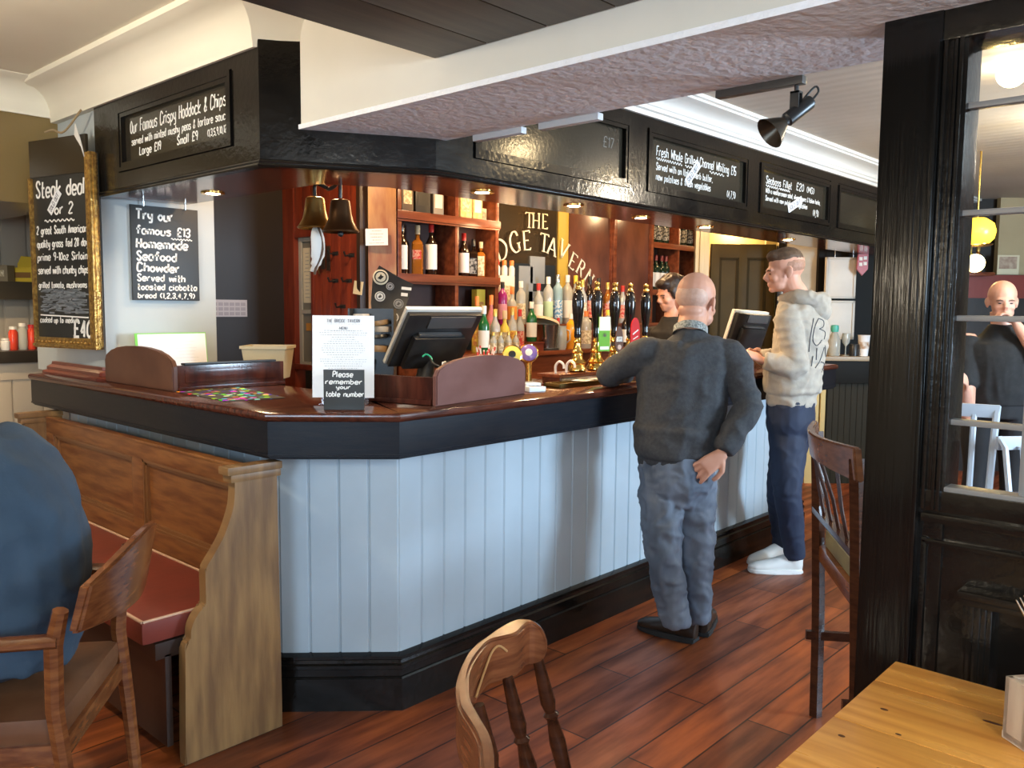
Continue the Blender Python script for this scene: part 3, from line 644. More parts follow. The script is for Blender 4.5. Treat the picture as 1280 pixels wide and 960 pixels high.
# ------------------------------------------------------------------ oak settle along the left side of the bar
settle = thing('settle_bench', 'panelled golden oak settle with red seat against the left side of the bar', 'bench', (1.4, 2.5, 0))
EO = [(1.548, 0), (1.543, .905), (1.385, .905), (1.383, .83), (1.372, .78), (1.345, .715), (1.312, .665), (1.283, .625), (1.277, .60), (1.277, .515), (1.272, .498), (1.255, .485), (1.237, .462), (1.226, .435), (1.222, .40), (1.206, .385), (1.203, .30), (1.196, .0)]
OUT = [EO[0], EO[1], EO[2]] + [tuple(v) for v in catmull([Vector(p) for p in EO[2:]], 4)]
for y in (2.47, 4.40):
    T = frame((0, y+.042, 0), (1, 0, 0), (0, 0, 1)); mb = M(); mb.prism(OUT, T, .042, .005)
    e = obj('end_panel', mb, OAKEND, settle, .5, world=True)
    mb = M()
    mb.box(1.355, 1.556, y-.010, y+.052, .905, .932, .008); mb.box(1.368, 1.553, y-.006, y+.048, .880, .906, .008)
    c = obj('moulded_cap', mb, OAKEND, e, .5, world=False); mm = wmat(e).inverted(); c.data.transform(mm)
mb = M(); x = 1.50
mb.box(x, x+.03, 2.512, 4.40, .35, .90); obj('back_boards', mb, OAK, settle, .4, world=True)
mb = M()
mb.box(x-.022, x+.01, 2.512, 4.40, .83, .905, .004); mb.box(x-.026, x+.01, 2.512, 4.40, .895, .908, .005); mb.box(x-.022, x+.01, 2.512, 4.40, .46, .555, .004)
for y0, y1 in ((2.512, 2.56), (3.36, 3.45), (4.31, 4.40)): mb.box(x-.022, x+.01, y0, y1, .55, .835, .003)
obj('back_frame', mb, OAK, settle, .4, world=True)
mb = M()
for y0, y1 in ((2.56, 3.36), (3.45, 4.31)):
    for a, b, d in ((0, .010, .020), (.010, .022, .012)):
        mb.box(x-d, x+.005, y0+a, y1-a, .83-b, .83-a); mb.box(x-d, x+.005, y0+a, y1-a, .555+a, .555+b); mb.box(x-d, x+.005, y0+a, y0+b, .555+a, .83-a); mb.box(x-d, x+.005, y1-b, y1-a, .555+a, .83-a)
obj('panel_moulding', mb, mat('dark_oak_moulding', (.20, .085, .03), .3), settle, .4, world=True)
LEATHER = mat('red_leatherette', (0.20, 0.035, 0.022), 0.38, (0.15, 0.028, 0.018), 5, bump=.05, bscale=40)
mb = M(); mb.box(1.09, 1.478, 2.516, 4.398, .405, .478, .022); cu = obj('seat_cushion', mb, LEATHER, settle, .9, world=True)
mb = M(); mb.tube([(1.10, 2.53, .476), (1.10, 4.38, .476)], .006); mb.tube([(1.10, 2.53, .476), (1.47, 2.53, .476)], .006); mb.tube([(1.47, 2.53, .478), (1.47, 4.38, .478)], .005)
pp = obj('piping', mb, mat('pale_piping', (.55, .34, .22), .5), cu, .9); pp.data.transform(wmat(cu).inverted())
mb = M(); mb.box(1.13, 1.50, 2.515, 4.398, .35, .403, .004); mb.box(1.16, 1.18, 2.515, 4.398, .06, .36); obj('seat_frame', mb, DARKWOOD, settle, .4, world=True)

# ------------------------------------------------------------------ wooden armchair at the left edge
def arm_chair():
    t = thing('armchair', 'brown leather seated wooden armchair with curved back, beside the oak settle', 'chair', (.648, 2.435, 0), math.atan2(.78, .62))
    # local x along the back (+x to the settle), y to the front
    for sx in (-1, 1):
        mb = M(); mb.tube([(sx*.235, -.30, 0), (sx*.245, -.275, .30), (sx*.250, -.255, .50), (sx*.262, -.262, .66), (sx*.272, -.285, .745)], [.017, .020, .022, .022, .018], 8); obj('back_leg', mb, CHAIRWOOD, t, .7)
        mb = M(); mb.tube([(sx*.245, .22, 0), (sx*.25, .215, .44), (sx*.262, .20, .655)], [.016, .021, .018], 8); obj('front_leg', mb, CHAIRWOOD, t, .7)
        mb = M(); pts = [Vector((sx*.268, -.275, .672)), Vector((sx*.285, -.12, .675)), Vector((sx*.288, .05, .678)), Vector((sx*.272, .20, .672)), Vector((sx*.262, .235, .655))]
        mb.tube(catmull(pts, 4), .017, 10, flat=1.5, side=(0, 0, 1)); obj('arm', mb, CHAIRWOOD, t, .7)
    mb = M(); n = 18; pl = []
    rows = []
    for i in range(n+1):
        a = -1+2*i/n; x = a*.285; yb = -.285 - .055*(1-a*a) - .015; hz = .06+.045*(1-abs(a)**1.6)
        zc = .755+.02*(1-a*a)
        rows.append((x, yb, zc-hz*1.05, zc+hz*.85))
    for th, flip in ((0, 0), (.030, 1)): pass
    f0 = [(x, y, z0) for x, y, z0, z1 in rows]; f1 = [(x, y-.03, z1) for x, y, z0, z1 in rows]
    b0 = [(x, y-.026, z0) for x, y, z0, z1 in rows]; b1 = [(x, y-.058, z1) for x, y, z0, z1 in rows]
    vs = f0+f1+b1+b0; k = n+1; fs = []
    for r in range(4):
        for i in range(n): fs.append((r*k+i, r*k+i+1, ((r+1) % 4)*k+i+1, ((r+1) % 4)*k+i))
    fs += [(0, k, 2*k, 3*k), (n, k+n, 2*k+n, 3*k+n)]
    mb.poly(vs, fs); bmesh.ops.recalc_face_normals(mb.b, faces=mb.b.faces)
    bmesh.ops.bevel(mb.b, geom=[e for e in mb.b.edges if len(e.link_faces) == 2 and e.calc_face_angle(0) > .7], offset=.007, segments=2, affect='EDGES')
    obj('crest_rail', mb, CHAIRWOOD, t, .8)
    mb = M(); mb.box(-.25, .25, -.27, .22, .36, .41, .004); obj('seat_rail', mb, CHAIRWOOD, t, .5)
    mb = M(); mb.box(-.245, .245, -.262, .245, .405, .475, .03); obj('seat_pad', mb, mat('brown_leather', (.17, .075, .035), .33, (.11, .045, .02), 6, bump=.06, bscale=30), t, .9)
    return t
arm_chair()

# ------------------------------------------------------------------ wooden chair in front, its back towards the bar
ch = thing('wooden_chair', 'varnished wooden chair with wavy crest rail standing in the foreground below the bar', 'chair', (1.05, .72, 0))
outer = [onz(x, y, .85) for x, y in ((655, 773), (640, 775), (621, 785), (607, 795), (590, 808), (578, 828), (571, 848), (570, 862), (574, 884), (587, 905), (597, 926), (600, 950), (601, 985))]
inner = [onz(x, y, .85) for x, y in ((662, 778), (647, 790.5), (628, 796), (612, 801), (597, 818), (588, 836), (586, 852), (588, 872), (600, 894), (611, 913), (616.5, 932), (618, 955), (619, 988))]
E_ = onz(684, 806, .808); outer = [E_+FD*.016]+outer; inner = [E_-FD*.012]+inner
outer = catmull([Vector((p.x, p.y)) for p in outer], 5); inner = catmull([Vector((p.x, p.y)) for p in inner], 5)
mb = M(); n = len(outer); rows = []
Lt = [0]
for i in range(1, n): Lt.append(Lt[-1]+(outer[i]-outer[i-1]).length)
for i in range(n):
    o = outer[i]; q = inner[min(i, len(inner)-1)]; s = Lt[i]; e = Lt[-1]-s
    rr = .042
    k0 = math.sqrt(max(0, 1-((rr-min(s, rr))/rr)**2)); k1 = 1.0
    mid = .8075; h = .0425*max(.12, k0)
    zb = mid-h*(1.0 if s < .30 else 1.0)
    rows.append([(o.x, o.y, mid+h), (q.x, q.y, mid+h), (q.x, q.y, zb), (o.x, o.y, zb)])
vs = [p for r in rows for p in r]; fs = []
for i in range(n-1):
    for k in range(4): fs.append((i*4+k, i*4+(k+1) % 4, i*4+4+(k+1) % 4, i*4+4+k))
fs += [(0, 1, 2, 3), (4*n-4, 4*n-3, 4*n-2, 4*n-1)]
mb.poly(vs, fs); bmesh.ops.recalc_face_normals(mb.b, faces=mb.b.faces)
bmesh.ops.bevel(mb.b, geom=[e for e in mb.b.edges if len(e.link_faces) == 2 and e.calc_face_angle(0) > 1.0], offset=.005, segments=2, affect='EDGES')
cr = obj('crest_rail', mb, CRESTWOOD, ch, .7, world=True)
ZU_ = Vector((0, 0, 1)); mb = M(); T = frame((0, 0, 0), (1, 0, 0), (0, 1, 0))
gp = [onz(x, y, .84) for x, y in ((607, 832), (611, 840), (606, 852), (597, 866), (594, 874))]
mb.tube(catmull([Vector((q.x, q.y, 0))+RD*.0035-FD*.002+ZU_*z for q, z in zip([inner[14], inner[17], inner[20], inner[23], inner[27]], (.822, .836, .828, .806, .786))], 4), .0022, 6); g = obj('carved_scroll', mb, mat('scroll_highlight', (.45, .25, .10), .3), cr, .8); g.data.transform(wmat(cr).inverted())  # highlight line along the curl, put in as a pale colour
SEATZ = .45
def spindle(mb, a, b, r=.013, prof=((0, .75), (.15, .95), (.3, 1.15), (.36, .8), (.38, 1.2), (.41, .8), (.55, 1.25), (.75, 1.1), (.9, .9), (1, .75))):
    a = Vector(a); b = Vector(b); mb.tube([a.lerp(b, t) for t, _ in prof], [r*k for _, k in prof], 10); return mb
def downto(px, z0=.766): p = onz(px[0], px[1], z0); return p
seat_c = Vector((1.16, .70))
for (px, (dx, dy)) in (((671, 821), (.05, -.06)), ((634, 848), (.05, -.055)), ((598, 884), (.05, -.05)), ((606, 975), (.055, -.04))):
    a = downto(px); mb = M(); spindle(mb, (a.x, a.y, a.z+.004), (a.x+dx, a.y+dy, SEATZ), .0135); obj('spindle', mb, DARKCHAIR if px[0] != 599 else DARKCHAIR, ch, .8, world=True)
sc = [downto((671, 821)), downto((606, 975))]; mid_ = (sc[0]+sc[1])/2; mid_ = Vector((mid_.x, mid_.y, 0)); ax = Vector((sc[0].x-sc[1].x, sc[0].y-sc[1].y, 0)).normalized(); fw = Vector((ax.y, -ax.x, 0))
SO = [(-.20, .02), (-.21, .18), (-.20, .34), (-.15, .42), (.15, .42), (.20, .34), (.21, .18), (.20, .02)]
T = Matrix(((ax.x, fw.x, 0, mid_.x), (ax.y, fw.y, 0, mid_.y), (0, 0, 1, SEATZ-.03), (0, 0, 0, 1)))
mb = M(); mb.prism([tuple(v) for v in catmull([Vector(p) for p in SO+[SO[0]]], 4)[:-1]], T, .034, .008); obj('seat', mb, CHAIRWOOD, ch, .8, world=True)
for u, v in ((-.16, .06), (.16, .06), (-.14, .36), (.14, .36)):
    a = T @ Vector((u, v, .004)); b = T @ Vector((u*1.25, v+(.06 if v > .2 else -.05), -(SEATZ-.03))); mb = M(); spindle(mb, a, b, .019); obj('leg', mb, DARKCHAIR, ch, .8, world=True)
mb = M(); spindle(mb, T @ Vector((-.17, .21, -.25)), T @ Vector((.17, .21, -.25)), .011); obj('stretcher', mb, DARKCHAIR, ch, .8, world=True)

# ------------------------------------------------------------------ tall slat-back chair behind the black post
tc_ = thing('tall_chair', 'tall slat-backed wooden chair half hidden behind the black post', 'chair', (2.75, .95, 0))
A = Vector((2.885, 1.165, 0)); B = Vector((2.43, .86, 0)); ux = (B-A).normalized(); fy = Vector((-ux.y, ux.x, 0))   # along the back, and towards the seat
if fy.dot(RD) < 0: fy = -fy
def cp(u, v, z): return A + ux*u + fy*v + Vector((0, 0, z))
Wc = (B-A).length
for u in (0.0, Wc):
    mb = M(); mb.tube(catmull([cp(u, .015, 0), cp(u, .01, .35), cp(u, .0, .62), cp(u, -.01, .85), cp(u, -.02, 1.03)], 3), [(.017, .022)]*13, 4, side=ux); obj('back_leg', mb, DARKCHAIR, tc_, .5, world=True)
    mb = M(); mb.tube([cp(u, .40, 0), cp(u, .38, .62)], [.016, .02], 4); obj('front_leg', mb, DARKCHAIR, tc_, .5, world=True)
mb = M(); n = 14; vs = []; fs = []
for i in range(n+1):
    a = i/n; bow = .0-.06*math.sin(PI*a); u = -.02+(Wc+.04)*a; zt = 1.066-.006*math.sin(PI*a); zb = .965+.012*math.sin(PI*a)
    vs += [cp(u, bow, zb), cp(u, bow-.012, zt), cp(u, bow-.036, zt), cp(u, bow-.024, zb)]
for i in range(n):
    for k in range(4): fs.append((i*4+k, i*4+(k+1) % 4, i*4+4+(k+1) % 4, i*4+4+k))
fs += [(0, 1, 2, 3), (4*n, 4*n+1, 4*n+2, 4*n+3)]; mb.poly(vs, fs); bmesh.ops.recalc_face_normals(mb.b, faces=mb.b.faces)
bmesh.ops.bevel(mb.b, geom=[e for e in mb.b.edges if len(e.link_faces) == 2 and e.calc_face_angle(0) > .7], offset=.005, segments=2, affect='EDGES')
obj('crest_rail', mb, mat('mid_brown_chair_crest', (.17, .062, .022), .25, (.10, .035, .012), 6, (3, 3, 9)), tc_, .7, world=True)
mb = M(); mb.beam(cp(0, -.005, .755), cp(Wc, -.005, .755), .045, .022, bev=.004); obj('lower_rail', mb, DARKCHAIR, tc_, .6, world=True)
for k in range(4):
    u = Wc*(k+1)/5; b = .0-.06*math.sin(PI*(k+1)/5); mb = M(); mb.beam(cp(u, -.008, .76), cp(u, b-.015, .975), .010, .030, up=fy, bev=.002) if False else mb.tube([cp(u, -.008, .76), cp(u, -.03, .86), cp(u, b-.012, .975)], [(.017, .006)]*3, 4, side=ux); obj('back_slat', mb, DARKCHAIR, tc_, .6, world=True)
T = Matrix(((ux.x, fy.x, 0, A.x), (ux.y, fy.y, 0, A.y), (0, 0, 1, 0), (0, 0, 0, 1)))
mb = M(); mb.box(.0, Wc, .0, .40, .575, .63, .004, T); obj('seat_rail', mb, CHAIRWOOD, tc_, .5, world=True)
mb = M(); mb.box(.012, Wc-.012, .015, .41, .628, .69, .024, T); obj('seat_pad', mb, mat('olive_seat_fabric', (.16, .14, .07), .8, (.10, .085, .05), 9), tc_, .9, world=True)
mb = M(); mb.beam(cp(0, .37, .25), cp(Wc, .37, .25), .03, .02, bev=.003); mb.beam(cp(0, -.03, .30), cp(0, .38, .30), .02, .03); mb.beam(cp(Wc, -.03, .30), cp(Wc, .38, .30), .02, .03); obj('stretcher', mb, DARKCHAIR, tc_, .5, world=True)

# ------------------------------------------------------------------ pine table, bottom right
tb = thing('pine_table', 'honey coloured pine plank table beside the black partition', 'table', (1.40, .0, 0))
def table_top():
    m = MATS['honey_pine']
    return m
mb = M(); ys0, ys1 = -.75, .534
xs = [1.737, 1.618, 1.42, 1.20, 1.02, .92]
for a, b in zip(xs[:-1], xs[1:]): mb.box(b+.0012, a-.0012, ys0, ys1, .714, .75, .003)
PINE2 = mat('pine_planks', (0.78, 0.38, 0.080), 0.26, (0.54, 0.22, 0.038), 2.2, (14, 1.0, 6), bump=.04, bscale=5, detail=8, rough2=.4)
obj('tabletop', mb, PINE2, tb, .4, world=True)
mb = M(); mb.box(.98, 1.68, -.69, .48, .62, .713, .003); obj('apron', mb, PINE, tb, .4, world=True)
for x, y in ((1.65, .45), (1.65, -.66), (1.0, .45), (1.0, -.66)):
    mb = M(); mb.lathe([(.022, 0), (.03, .08), (.026, .12), (.034, .3), (.04, .5), (.034, .53), (.042, .55), (.042, .62)], (x, y, 0), 16); obj('leg', mb, PINE, tb, .8, world=True)
# knots in the planks
KN = mat('dark_knot', (.10, .035, .012), .5)
for x, y, rx, ry in ((1.583, .325, .004, .016), (1.505, .478, .004, .007), (1.36, .497, .004, .006), (1.43, .43, .003, .005), (1.30, .40, .003, .02)):
    mb = M(); mb.lathe([(1, .0), (1, .0006)], seg=12, T=Matrix.Translation((x, y, .7498)) @ Matrix.Diagonal((rx, ry, 1, 1))); obj('knot', mb, KN, tb, .4, world=True)

# cutlery block
hb = thing('cutlery_holder', 'pale wooden block holding rolled cutlery on the pine table', 'cutlery holder', (1.50, .27, .751))
BEECH = mat('pale_limed_wood', (.58, .46, .34), .5, (.45, .33, .24), 6, (6, 6, 1), bump=.05)
p0 = onz(1252, 921, .751)
a = math.radians(-38); hx_, hy_ = Vector((math.cos(a), math.sin(a), 0)), Vector((-math.sin(a), math.cos(a), 0))
T = Matrix(((hx_.x, hy_.x, 0, p0.x), (hx_.y, hy_.y, 0, p0.y), (0, 0, 1, .7512), (0, 0, 0, 1)))
W_, D_, H_ = .12, .10, .105
mb = M(); mb.box(0, W_, -D_/2+.05-.05, -D_/2+.012, 0, H_, .003, T)
for q in ((0, W_, -D_, -D_+.012), (0, W_, -.012, 0)): mb.box(q[0], q[1], q[2], q[3], 0, H_, .003, T)
mb.box(0, .012, -D_, 0, 0, H_, .003, T); mb.box(W_-.012, W_, -D_, 0, 0, H_, .003, T); mb.box(0, W_, -D_, 0, 0, .012, 0, T)
obj('wooden_block', mb, BEECH, hb, .5, world=True)
NAP = mat('white_paper_napkin', (.80, .76, .68), .8, bump=.1, bscale=30)
def cut_pt(u, v, z): return T @ Vector((u, v, z))
cut = thing('rolled_cutlery', 'fork and knives wrapped in a paper napkin standing in the wooden block', 'cutlery', tuple(cut_pt(.04, -.05, .013)))
mb = M(); mb.tube([cut_pt(.050, -.05, .014), cut_pt(.048, -.05, .07), cut_pt(.042, -.045, .13), cut_pt(.026, -.04, .20)], [.012, .013, .016, .028], 14, flat=.6, side=tuple(hx_)); obj('napkin', mb, NAP, cut, .8, world=True)
def fork(mb, o, up, side):
    o = Vector(o); up = Vector(up).normalized(); s = Vector(side); s = (s-up*s.dot(up)).normalized()
    for k in range(4):
        b = o+s*(k-1.5)*.0068; mb.tube([b, b+up*.025, b+up*.05+s*(k-1.5)*.001], [.0022, .0018, .0010], 6)
    mb.tube([o-up*.12, o-up*.03, o-up*.012, o], [(.003, .0015), (.004, .002), (.012, .002), (.013, .0018)], 8, side=s)
tip = cut_pt(.014, -.040, .205); mb = M(); fork(mb, tip, (cut_pt(-.012, -.03, .26)-tip), tuple(hx_)); obj('fork', mb, STEEL, cut, .8, world=True)
for du, dz, l in ((.020, .0, .0), (.032, .012, .0)):
    mb = M(); b = cut_pt(.03+du*.4, -.05, .15); e = cut_pt(.006+du, -.05, .275+dz); mb.tube([b, b.lerp(e, .6), b.lerp(e, .85), e], [(.006, .002), (.0095, .002), (.010, .002), (.004, .001)], 10, side=tuple(hx_)); obj('knife', mb, STEEL, cut, .8, world=True)

# ------------------------------------------------------------------ bottles
def glassm(name, c, tr=.0, rough=.07): return mat(name, c, rough, trans=tr, spec=.7, ior=1.45)
G_DARK = glassm('dark_brown_bottle_glass', (.018, .009, .005)); G_GREEN = glassm('green_bottle_glass', (.010, .11, .030)); G_DGREEN = glassm('dark_green_bottle_glass', (.008, .022, .012))
G_CLEAR = glassm('clear_bottle_glass', (.72, .74, .68), .55); G_AMBER = glassm('amber_bottle_glass', (.30, .10, .012)); G_PINK = glassm('pink_bottle_glass', (.62, .20, .20), .2); G_MAG = glassm('magenta_bottle_glass', (.33, .02, .16), .1)
G_YEL = glassm('yellow_bottle_glass', (.75, .55, .08), .2); G_ORANGE = glassm('orange_juice_bottle', (.85, .35, .02)); G_BLUE = glassm('pale_blue_bottle_glass', (.35, .55, .65), .3)
C_RED = mat('red_cap', (.45, .02, .015), .35); C_BLACK = BPLASTIC; C_GOLD = mat('gold_cap', (.65, .45, .12), .3, metal=.7); C_WHITE = mat('white_cap', (.75, .73, .68), .4); C_ORANGE = mat('orange_cap', (.75, .22, .05), .4); C_CORK = mat('pale_cork', (.55, .42, .25), .7); C_SILVER = STEEL; C_YELLOW = mat('yellow_cap', (.75, .50, .05), .4)
def labm(name, c, c2=None): return mat('label_'+name, c, .6, c2, 60, lo=.45, hi=.55)
L_WHITE = labm('white', (.72, .70, .64)); L_CREAM = labm('cream', (.70, .62, .44), (.40, .33, .2)); L_RED = labm('red', (.50, .03, .02), (.6, .3, .2)); L_BLACK = labm('black', (.02, .02, .02), (.3, .3, .28)); L_YELLOW = labm('yellow', (.75, .52, .08), (.5, .2, .05)); L_BLUE = labm('blue', (.10, .30, .55), (.6, .7, .75)); L_ORANGE = labm('orange', (.7, .25, .04)); L_GREEN = labm('pale_green', (.45, .6, .35)); L_PINK = labm('pink', (.7, .3, .35))
def bottle(label, pos, h, r, glass, cap, lab, shape='spirit', group='spirit bottles behind the bar', name='bottle', lz=(.12, .48), labw=1.0):
    t = thing(name, label, 'bottle', pos, 0, group)
    if shape == 'wine': prof = [(0, .0), (.9, 0), (1, .02), (1, .60), (.93, .66), (.55, .74), (.40, .78), (.37, .94), (.42, .95), (.42, .985), (.36, 1), (0, 1)]
    elif shape == 'square': prof = [(0, 0), (.92, 0), (1, .02), (1, .60), (.92, .66), (.45, .72), (.36, .76), (.36, .92), (0, .92)]
    elif shape == 'tall': prof = [(0, 0), (.92, 0), (1, .02), (1, .68), (.88, .74), (.45, .80), (.38, .84), (.38, .95), (0, .95)]
    elif shape == 'fat': prof = [(0, 0), (.9, 0), (1, .03), (1, .45), (.85, .58), (.5, .66), (.34, .72), (.34, .90), (0, .90)]
    else: prof = [(0, 0), (.9, 0), (1, .02), (1, .55), (.94, .62), (.60, .70), (.40, .76), (.36, .80), (.36, .93), (0, .93)]
    seg = 4 if shape == 'square' else 16
    R = Matrix.Rotation(math.atan2(-FD.y, -FD.x)+(PI/4 if seg == 4 else 0), 4, 'Z')
    f = 1.25 if seg == 4 else 1
    mb = M(); mb.lathe([(r*a*f, h*z) for a, z in prof], seg=seg, T=R, cap=False)
    if seg == 4: bmesh.ops.bevel(mb.b, geom=[e for e in mb.b.edges if abs(e.verts[0].co.z-e.verts[1].co.z) > .01], offset=r*.2, segments=2, affect='EDGES')
    obj('glass_body', mb, glass, t, .9)
    top = prof[-1][1]; mb = M(); cr = r*(.44 if shape != 'wine' else .44); z0 = h*(top-.10 if shape != 'wine' else .84); mb.lathe([(cr, z0), (cr, h*1.0-.002), (cr*.9, h*1.0), (0, h*1.0)], seg=14, cap=False); obj('cap', mb, cap, t, .7)
    if lab:
        mb = M()
        if seg == 4: mb.box(r*.885, r*.905, -r*.72, r*.72, h*lz[0], h*lz[1], 0, Matrix.Rotation(math.atan2(-FD.y, -FD.x), 4, 'Z'))
        else:
            n = 12; a0 = math.atan2(-FD.y, -FD.x); vs = []
            for k in range(n+1):
                a = a0+(-1+2*k/n)*1.35*labw; vs += [(r*1.012*math.cos(a), r*1.012*math.sin(a), h*lz[0]), (r*1.012*math.cos(a), r*1.012*math.sin(a), h*lz[1])]
            mb.poly(vs, [(2*k, 2*k+2, 2*k+3, 2*k+1) for k in range(n)])
        obj('paper_label', mb, lab, t, .9)
    return t
GW = 'spirit bottles on the whisky shelf'
def onshelf(px, Y, z): p = ony(px, 388, Y); return (p.x, Y, z+.0005)
for px, h, r, g, c, l, sh, lb, lz in (
    (502.5, .315, .036, G_DARK, C_SILVER, L_WHITE, 'spirit', 'dark whisky bottle with white label at the left end of the open shelf', (.10, .56)),
    (522, .305, .038, G_AMBER, C_CORK, L_RED, 'square', 'square amber whisky bottle with slanted red label on the open shelf', (.32, .50)),
    (539, .325, .038, G_DARK, C_RED, L_WHITE, 'spirit', 'tall dark bottle with broad white label left of the shelf upright', (.12, .60)),
    (566, .235, .033, G_AMBER, C_RED, L_YELLOW, 'spirit', 'short red-capped bottle with yellow label right of the shelf upright', (.08, .50)),
    (579.5, .285, .036, G_DARK, C_RED, L_WHITE, 'spirit', 'red-capped dark bottle with white label between two shorter bottles', (.10, .55)),
    (591.5, .25, .033, G_DARK, C_BLACK, L_BLACK, 'square', 'square dark bottle with black label near the end of the open shelf', (.10, .5)),
    (600.8, .24, .033, G_AMBER, C_CORK, L_CREAM, 'square', 'squat bottle with cream label at the right end of the open shelf', (.06, .60))):
    bottle(lb, onshelf(px, 4.0, 1.645), h, r, g, c, l, sh, GW, lz=lz)
# boxes on its top board
def carton(label, px, w, d, h, m, z, Y, cat='box', group=None, m2=None, name='gift_box'):
    p = ony(px, 388, Y); t = thing(name, label, cat, (p.x, Y, z+.0005), 0, group)
    mb = M(); mb.box(-w/2, w/2, -d/2, d/2, 0, h, .002); obj('carton', mb, m, t, .4)
    mb = M(); mb.box(-w*.36, w*.36, -d/2-.001, -d/2, h*.2, h*.8); obj('printed_panel', mb, m2 or L_WHITE, t, .4)
    return t
GB = 'bottle cartons on the top shelf'
DKB = mat('black_carton', (.015, .014, .013), .4)
carton('dark carton at the left end of the top shelf', 504, .09, .09, .26, mat('brown_carton', (.08, .05, .03), .5), 2.015, 4.0, group=GB, m2=L_CREAM)
carton('black carton with a pale band on the top shelf', 523, .12, .09, .27, DKB, 2.015, 4.0, group=GB, m2=DKB)
carton('grey and white tin on the top shelf', 543, .085, .08, .25, mat('grey_carton', (.25, .24, .22), .4), 2.015, 4.0, group=GB, m2=L_WHITE)
GOLDB = mat('gold_carton', (.55, .38, .12), .35, (.75, .62, .3), 30)
carton('gold carton right of the upright on the top shelf', 577, .10, .08, .26, GOLDB, 2.015, 4.0, group=GB, m2=L_CREAM)
carton('gold and white carton beside the gold carton on the top shelf', 591.5, .085, .08, .26, GOLDB, 2.015, 4.0, group=GB, m2=L_WHITE)
carton('small framed card at the right end of the top shelf', 603, .05, .02, .09, CREAMPAPER, 2.015, 4.0, group=GB, m2=L_CREAM)
GU = 'bottles on the upper back-bar step'
up_ = [(596, .36, .030, G_YEL, C_ORANGE, L_YELLOW, 'spirit', 'tall yellow bottle under the whisky shelf, behind the green gin by the till'),
 (614, .37, .030, G_PINK, C_ORANGE, L_PINK, 'spirit', 'tall pink gin bottle beside the yellow bottle under the whisky shelf'),
 (628, .29, .033, G_MAG, C_BLACK, L_PINK, 'tall', 'magenta gin bottle standing among pale bottles'),
 (640, .26, .035, G_CLEAR, C_ORANGE, L_ORANGE, 'fat', 'round clear bottle with orange label right of the magenta bottle'),
 (651, .30, .034, G_CLEAR, C_WHITE, L_CREAM, 'tall', 'tall clear bottle with cream label left of the grey mirror reflection'),
 (673, .29, .034, G_CLEAR, C_RED, L_WHITE, 'spirit', 'clear bottle with a bright red cap in front of the grey mirror reflections'),
 (685, .34, .037, G_CLEAR, C_WHITE, L_GREEN, 'tall', 'tall clear bottle with long white cap right of the red cap'),
 (697, .36, .037, G_BLUE, C_SILVER, L_BLUE, 'tall', 'pale bottle with a bright blue label under the yellow mirror reflection'),
 (709, .36, .038, G_CLEAR, C_WHITE, L_WHITE, 'tall', 'clear bottle with large white label next to the blue labelled bottle'),
 (719, .36, .036, G_CLEAR, C_YELLOW, L_WHITE, 'spirit', 'clear bottle with a yellow cap beneath the last lettering'),
 (728, .33, .035, G_CLEAR, C_GOLD, L_CREAM, 'spirit', 'cream labelled bottle behind the first beer pump'),
 (737, .36, .035, G_DARK, C_BLACK, L_RED, 'wine', 'dark bottle with a red label between the first two pumps'),
 (748, .35, .034, G_DARK, C_BLACK, L_YELLOW, 'wine', 'dark long necked bottle behind the second pump'),
 (759, .32, .036, G_AMBER, C_GOLD, L_RED, 'spirit', 'amber bottle beside the mahogany strip'),
 (778, .30, .036, G_CLEAR, C_RED, L_RED, 'spirit', 'clear bottle with red label between the third and fourth pumps')]
for px, h, r, g, c, l, sh, lb in up_: bottle(lb, onshelf(px, 3.975, 1.335) if px > 620 else onshelf(px, 3.86, 1.16), h, r, g, c, l, sh, GU)
GLo = 'bottles on the lower back-bar shelf'
lo_ = [(605, .30, .036, G_GREEN, C_WHITE, L_WHITE, 'spirit', 'green gin bottle nearest the till, with a white label'),
 (619, .28, .034, G_CLEAR, C_GOLD, L_CREAM, 'spirit', 'clear bottle with cream label beside the green gin by the till'),
 (631, .27, .036, G_YEL, C_CORK, L_CREAM, 'fat', 'round yellow bottle with pale round label on the lower shelf'),
 (640.5, .29, .032, G_CLEAR, C_GOLD, L_YELLOW, 'spirit', 'pale golden bottle on the lower shelf left of the second green gin'),
 (650, .28, .030, G_CLEAR, C_RED, L_RED, 'spirit', 'clear bottle with red label beside the second green gin'),
 (690, .22, .028, G_CLEAR, C_RED, L_RED, 'spirit', 'small mixer bottle with red collar behind the ice bucket'),
 (698, .22, .026, G_CLEAR, C_RED, L_RED, 'spirit', 'small mixer bottle with red label left of the juice'),
 (714, .25, .034, G_ORANGE, C_WHITE, None, 'tall', 'bright orange juice bottle left of the first pump'),
 (733, .27, .040, G_CLEAR, C_ORANGE, L_CREAM, 'tall', 'pale bottle with orange top between the first and second pumps, lower shelf'),
 (760, .28, .036, G_CLEAR, C_YELLOW, L_YELLOW, 'tall', 'yellow topped bottle seen above the green pump clip'),
 (783, .27, .035, G_DARK, C_BLACK, L_WHITE, 'wine', 'dark bottle with white neck beside the fourth pump')]
for px, h, r, g, c, l, sh, lb in lo_: bottle(lb, onshelf(px, 3.77 if .23 < h else 3.845, 1.16), h, r, g, c, l, sh, GLo)
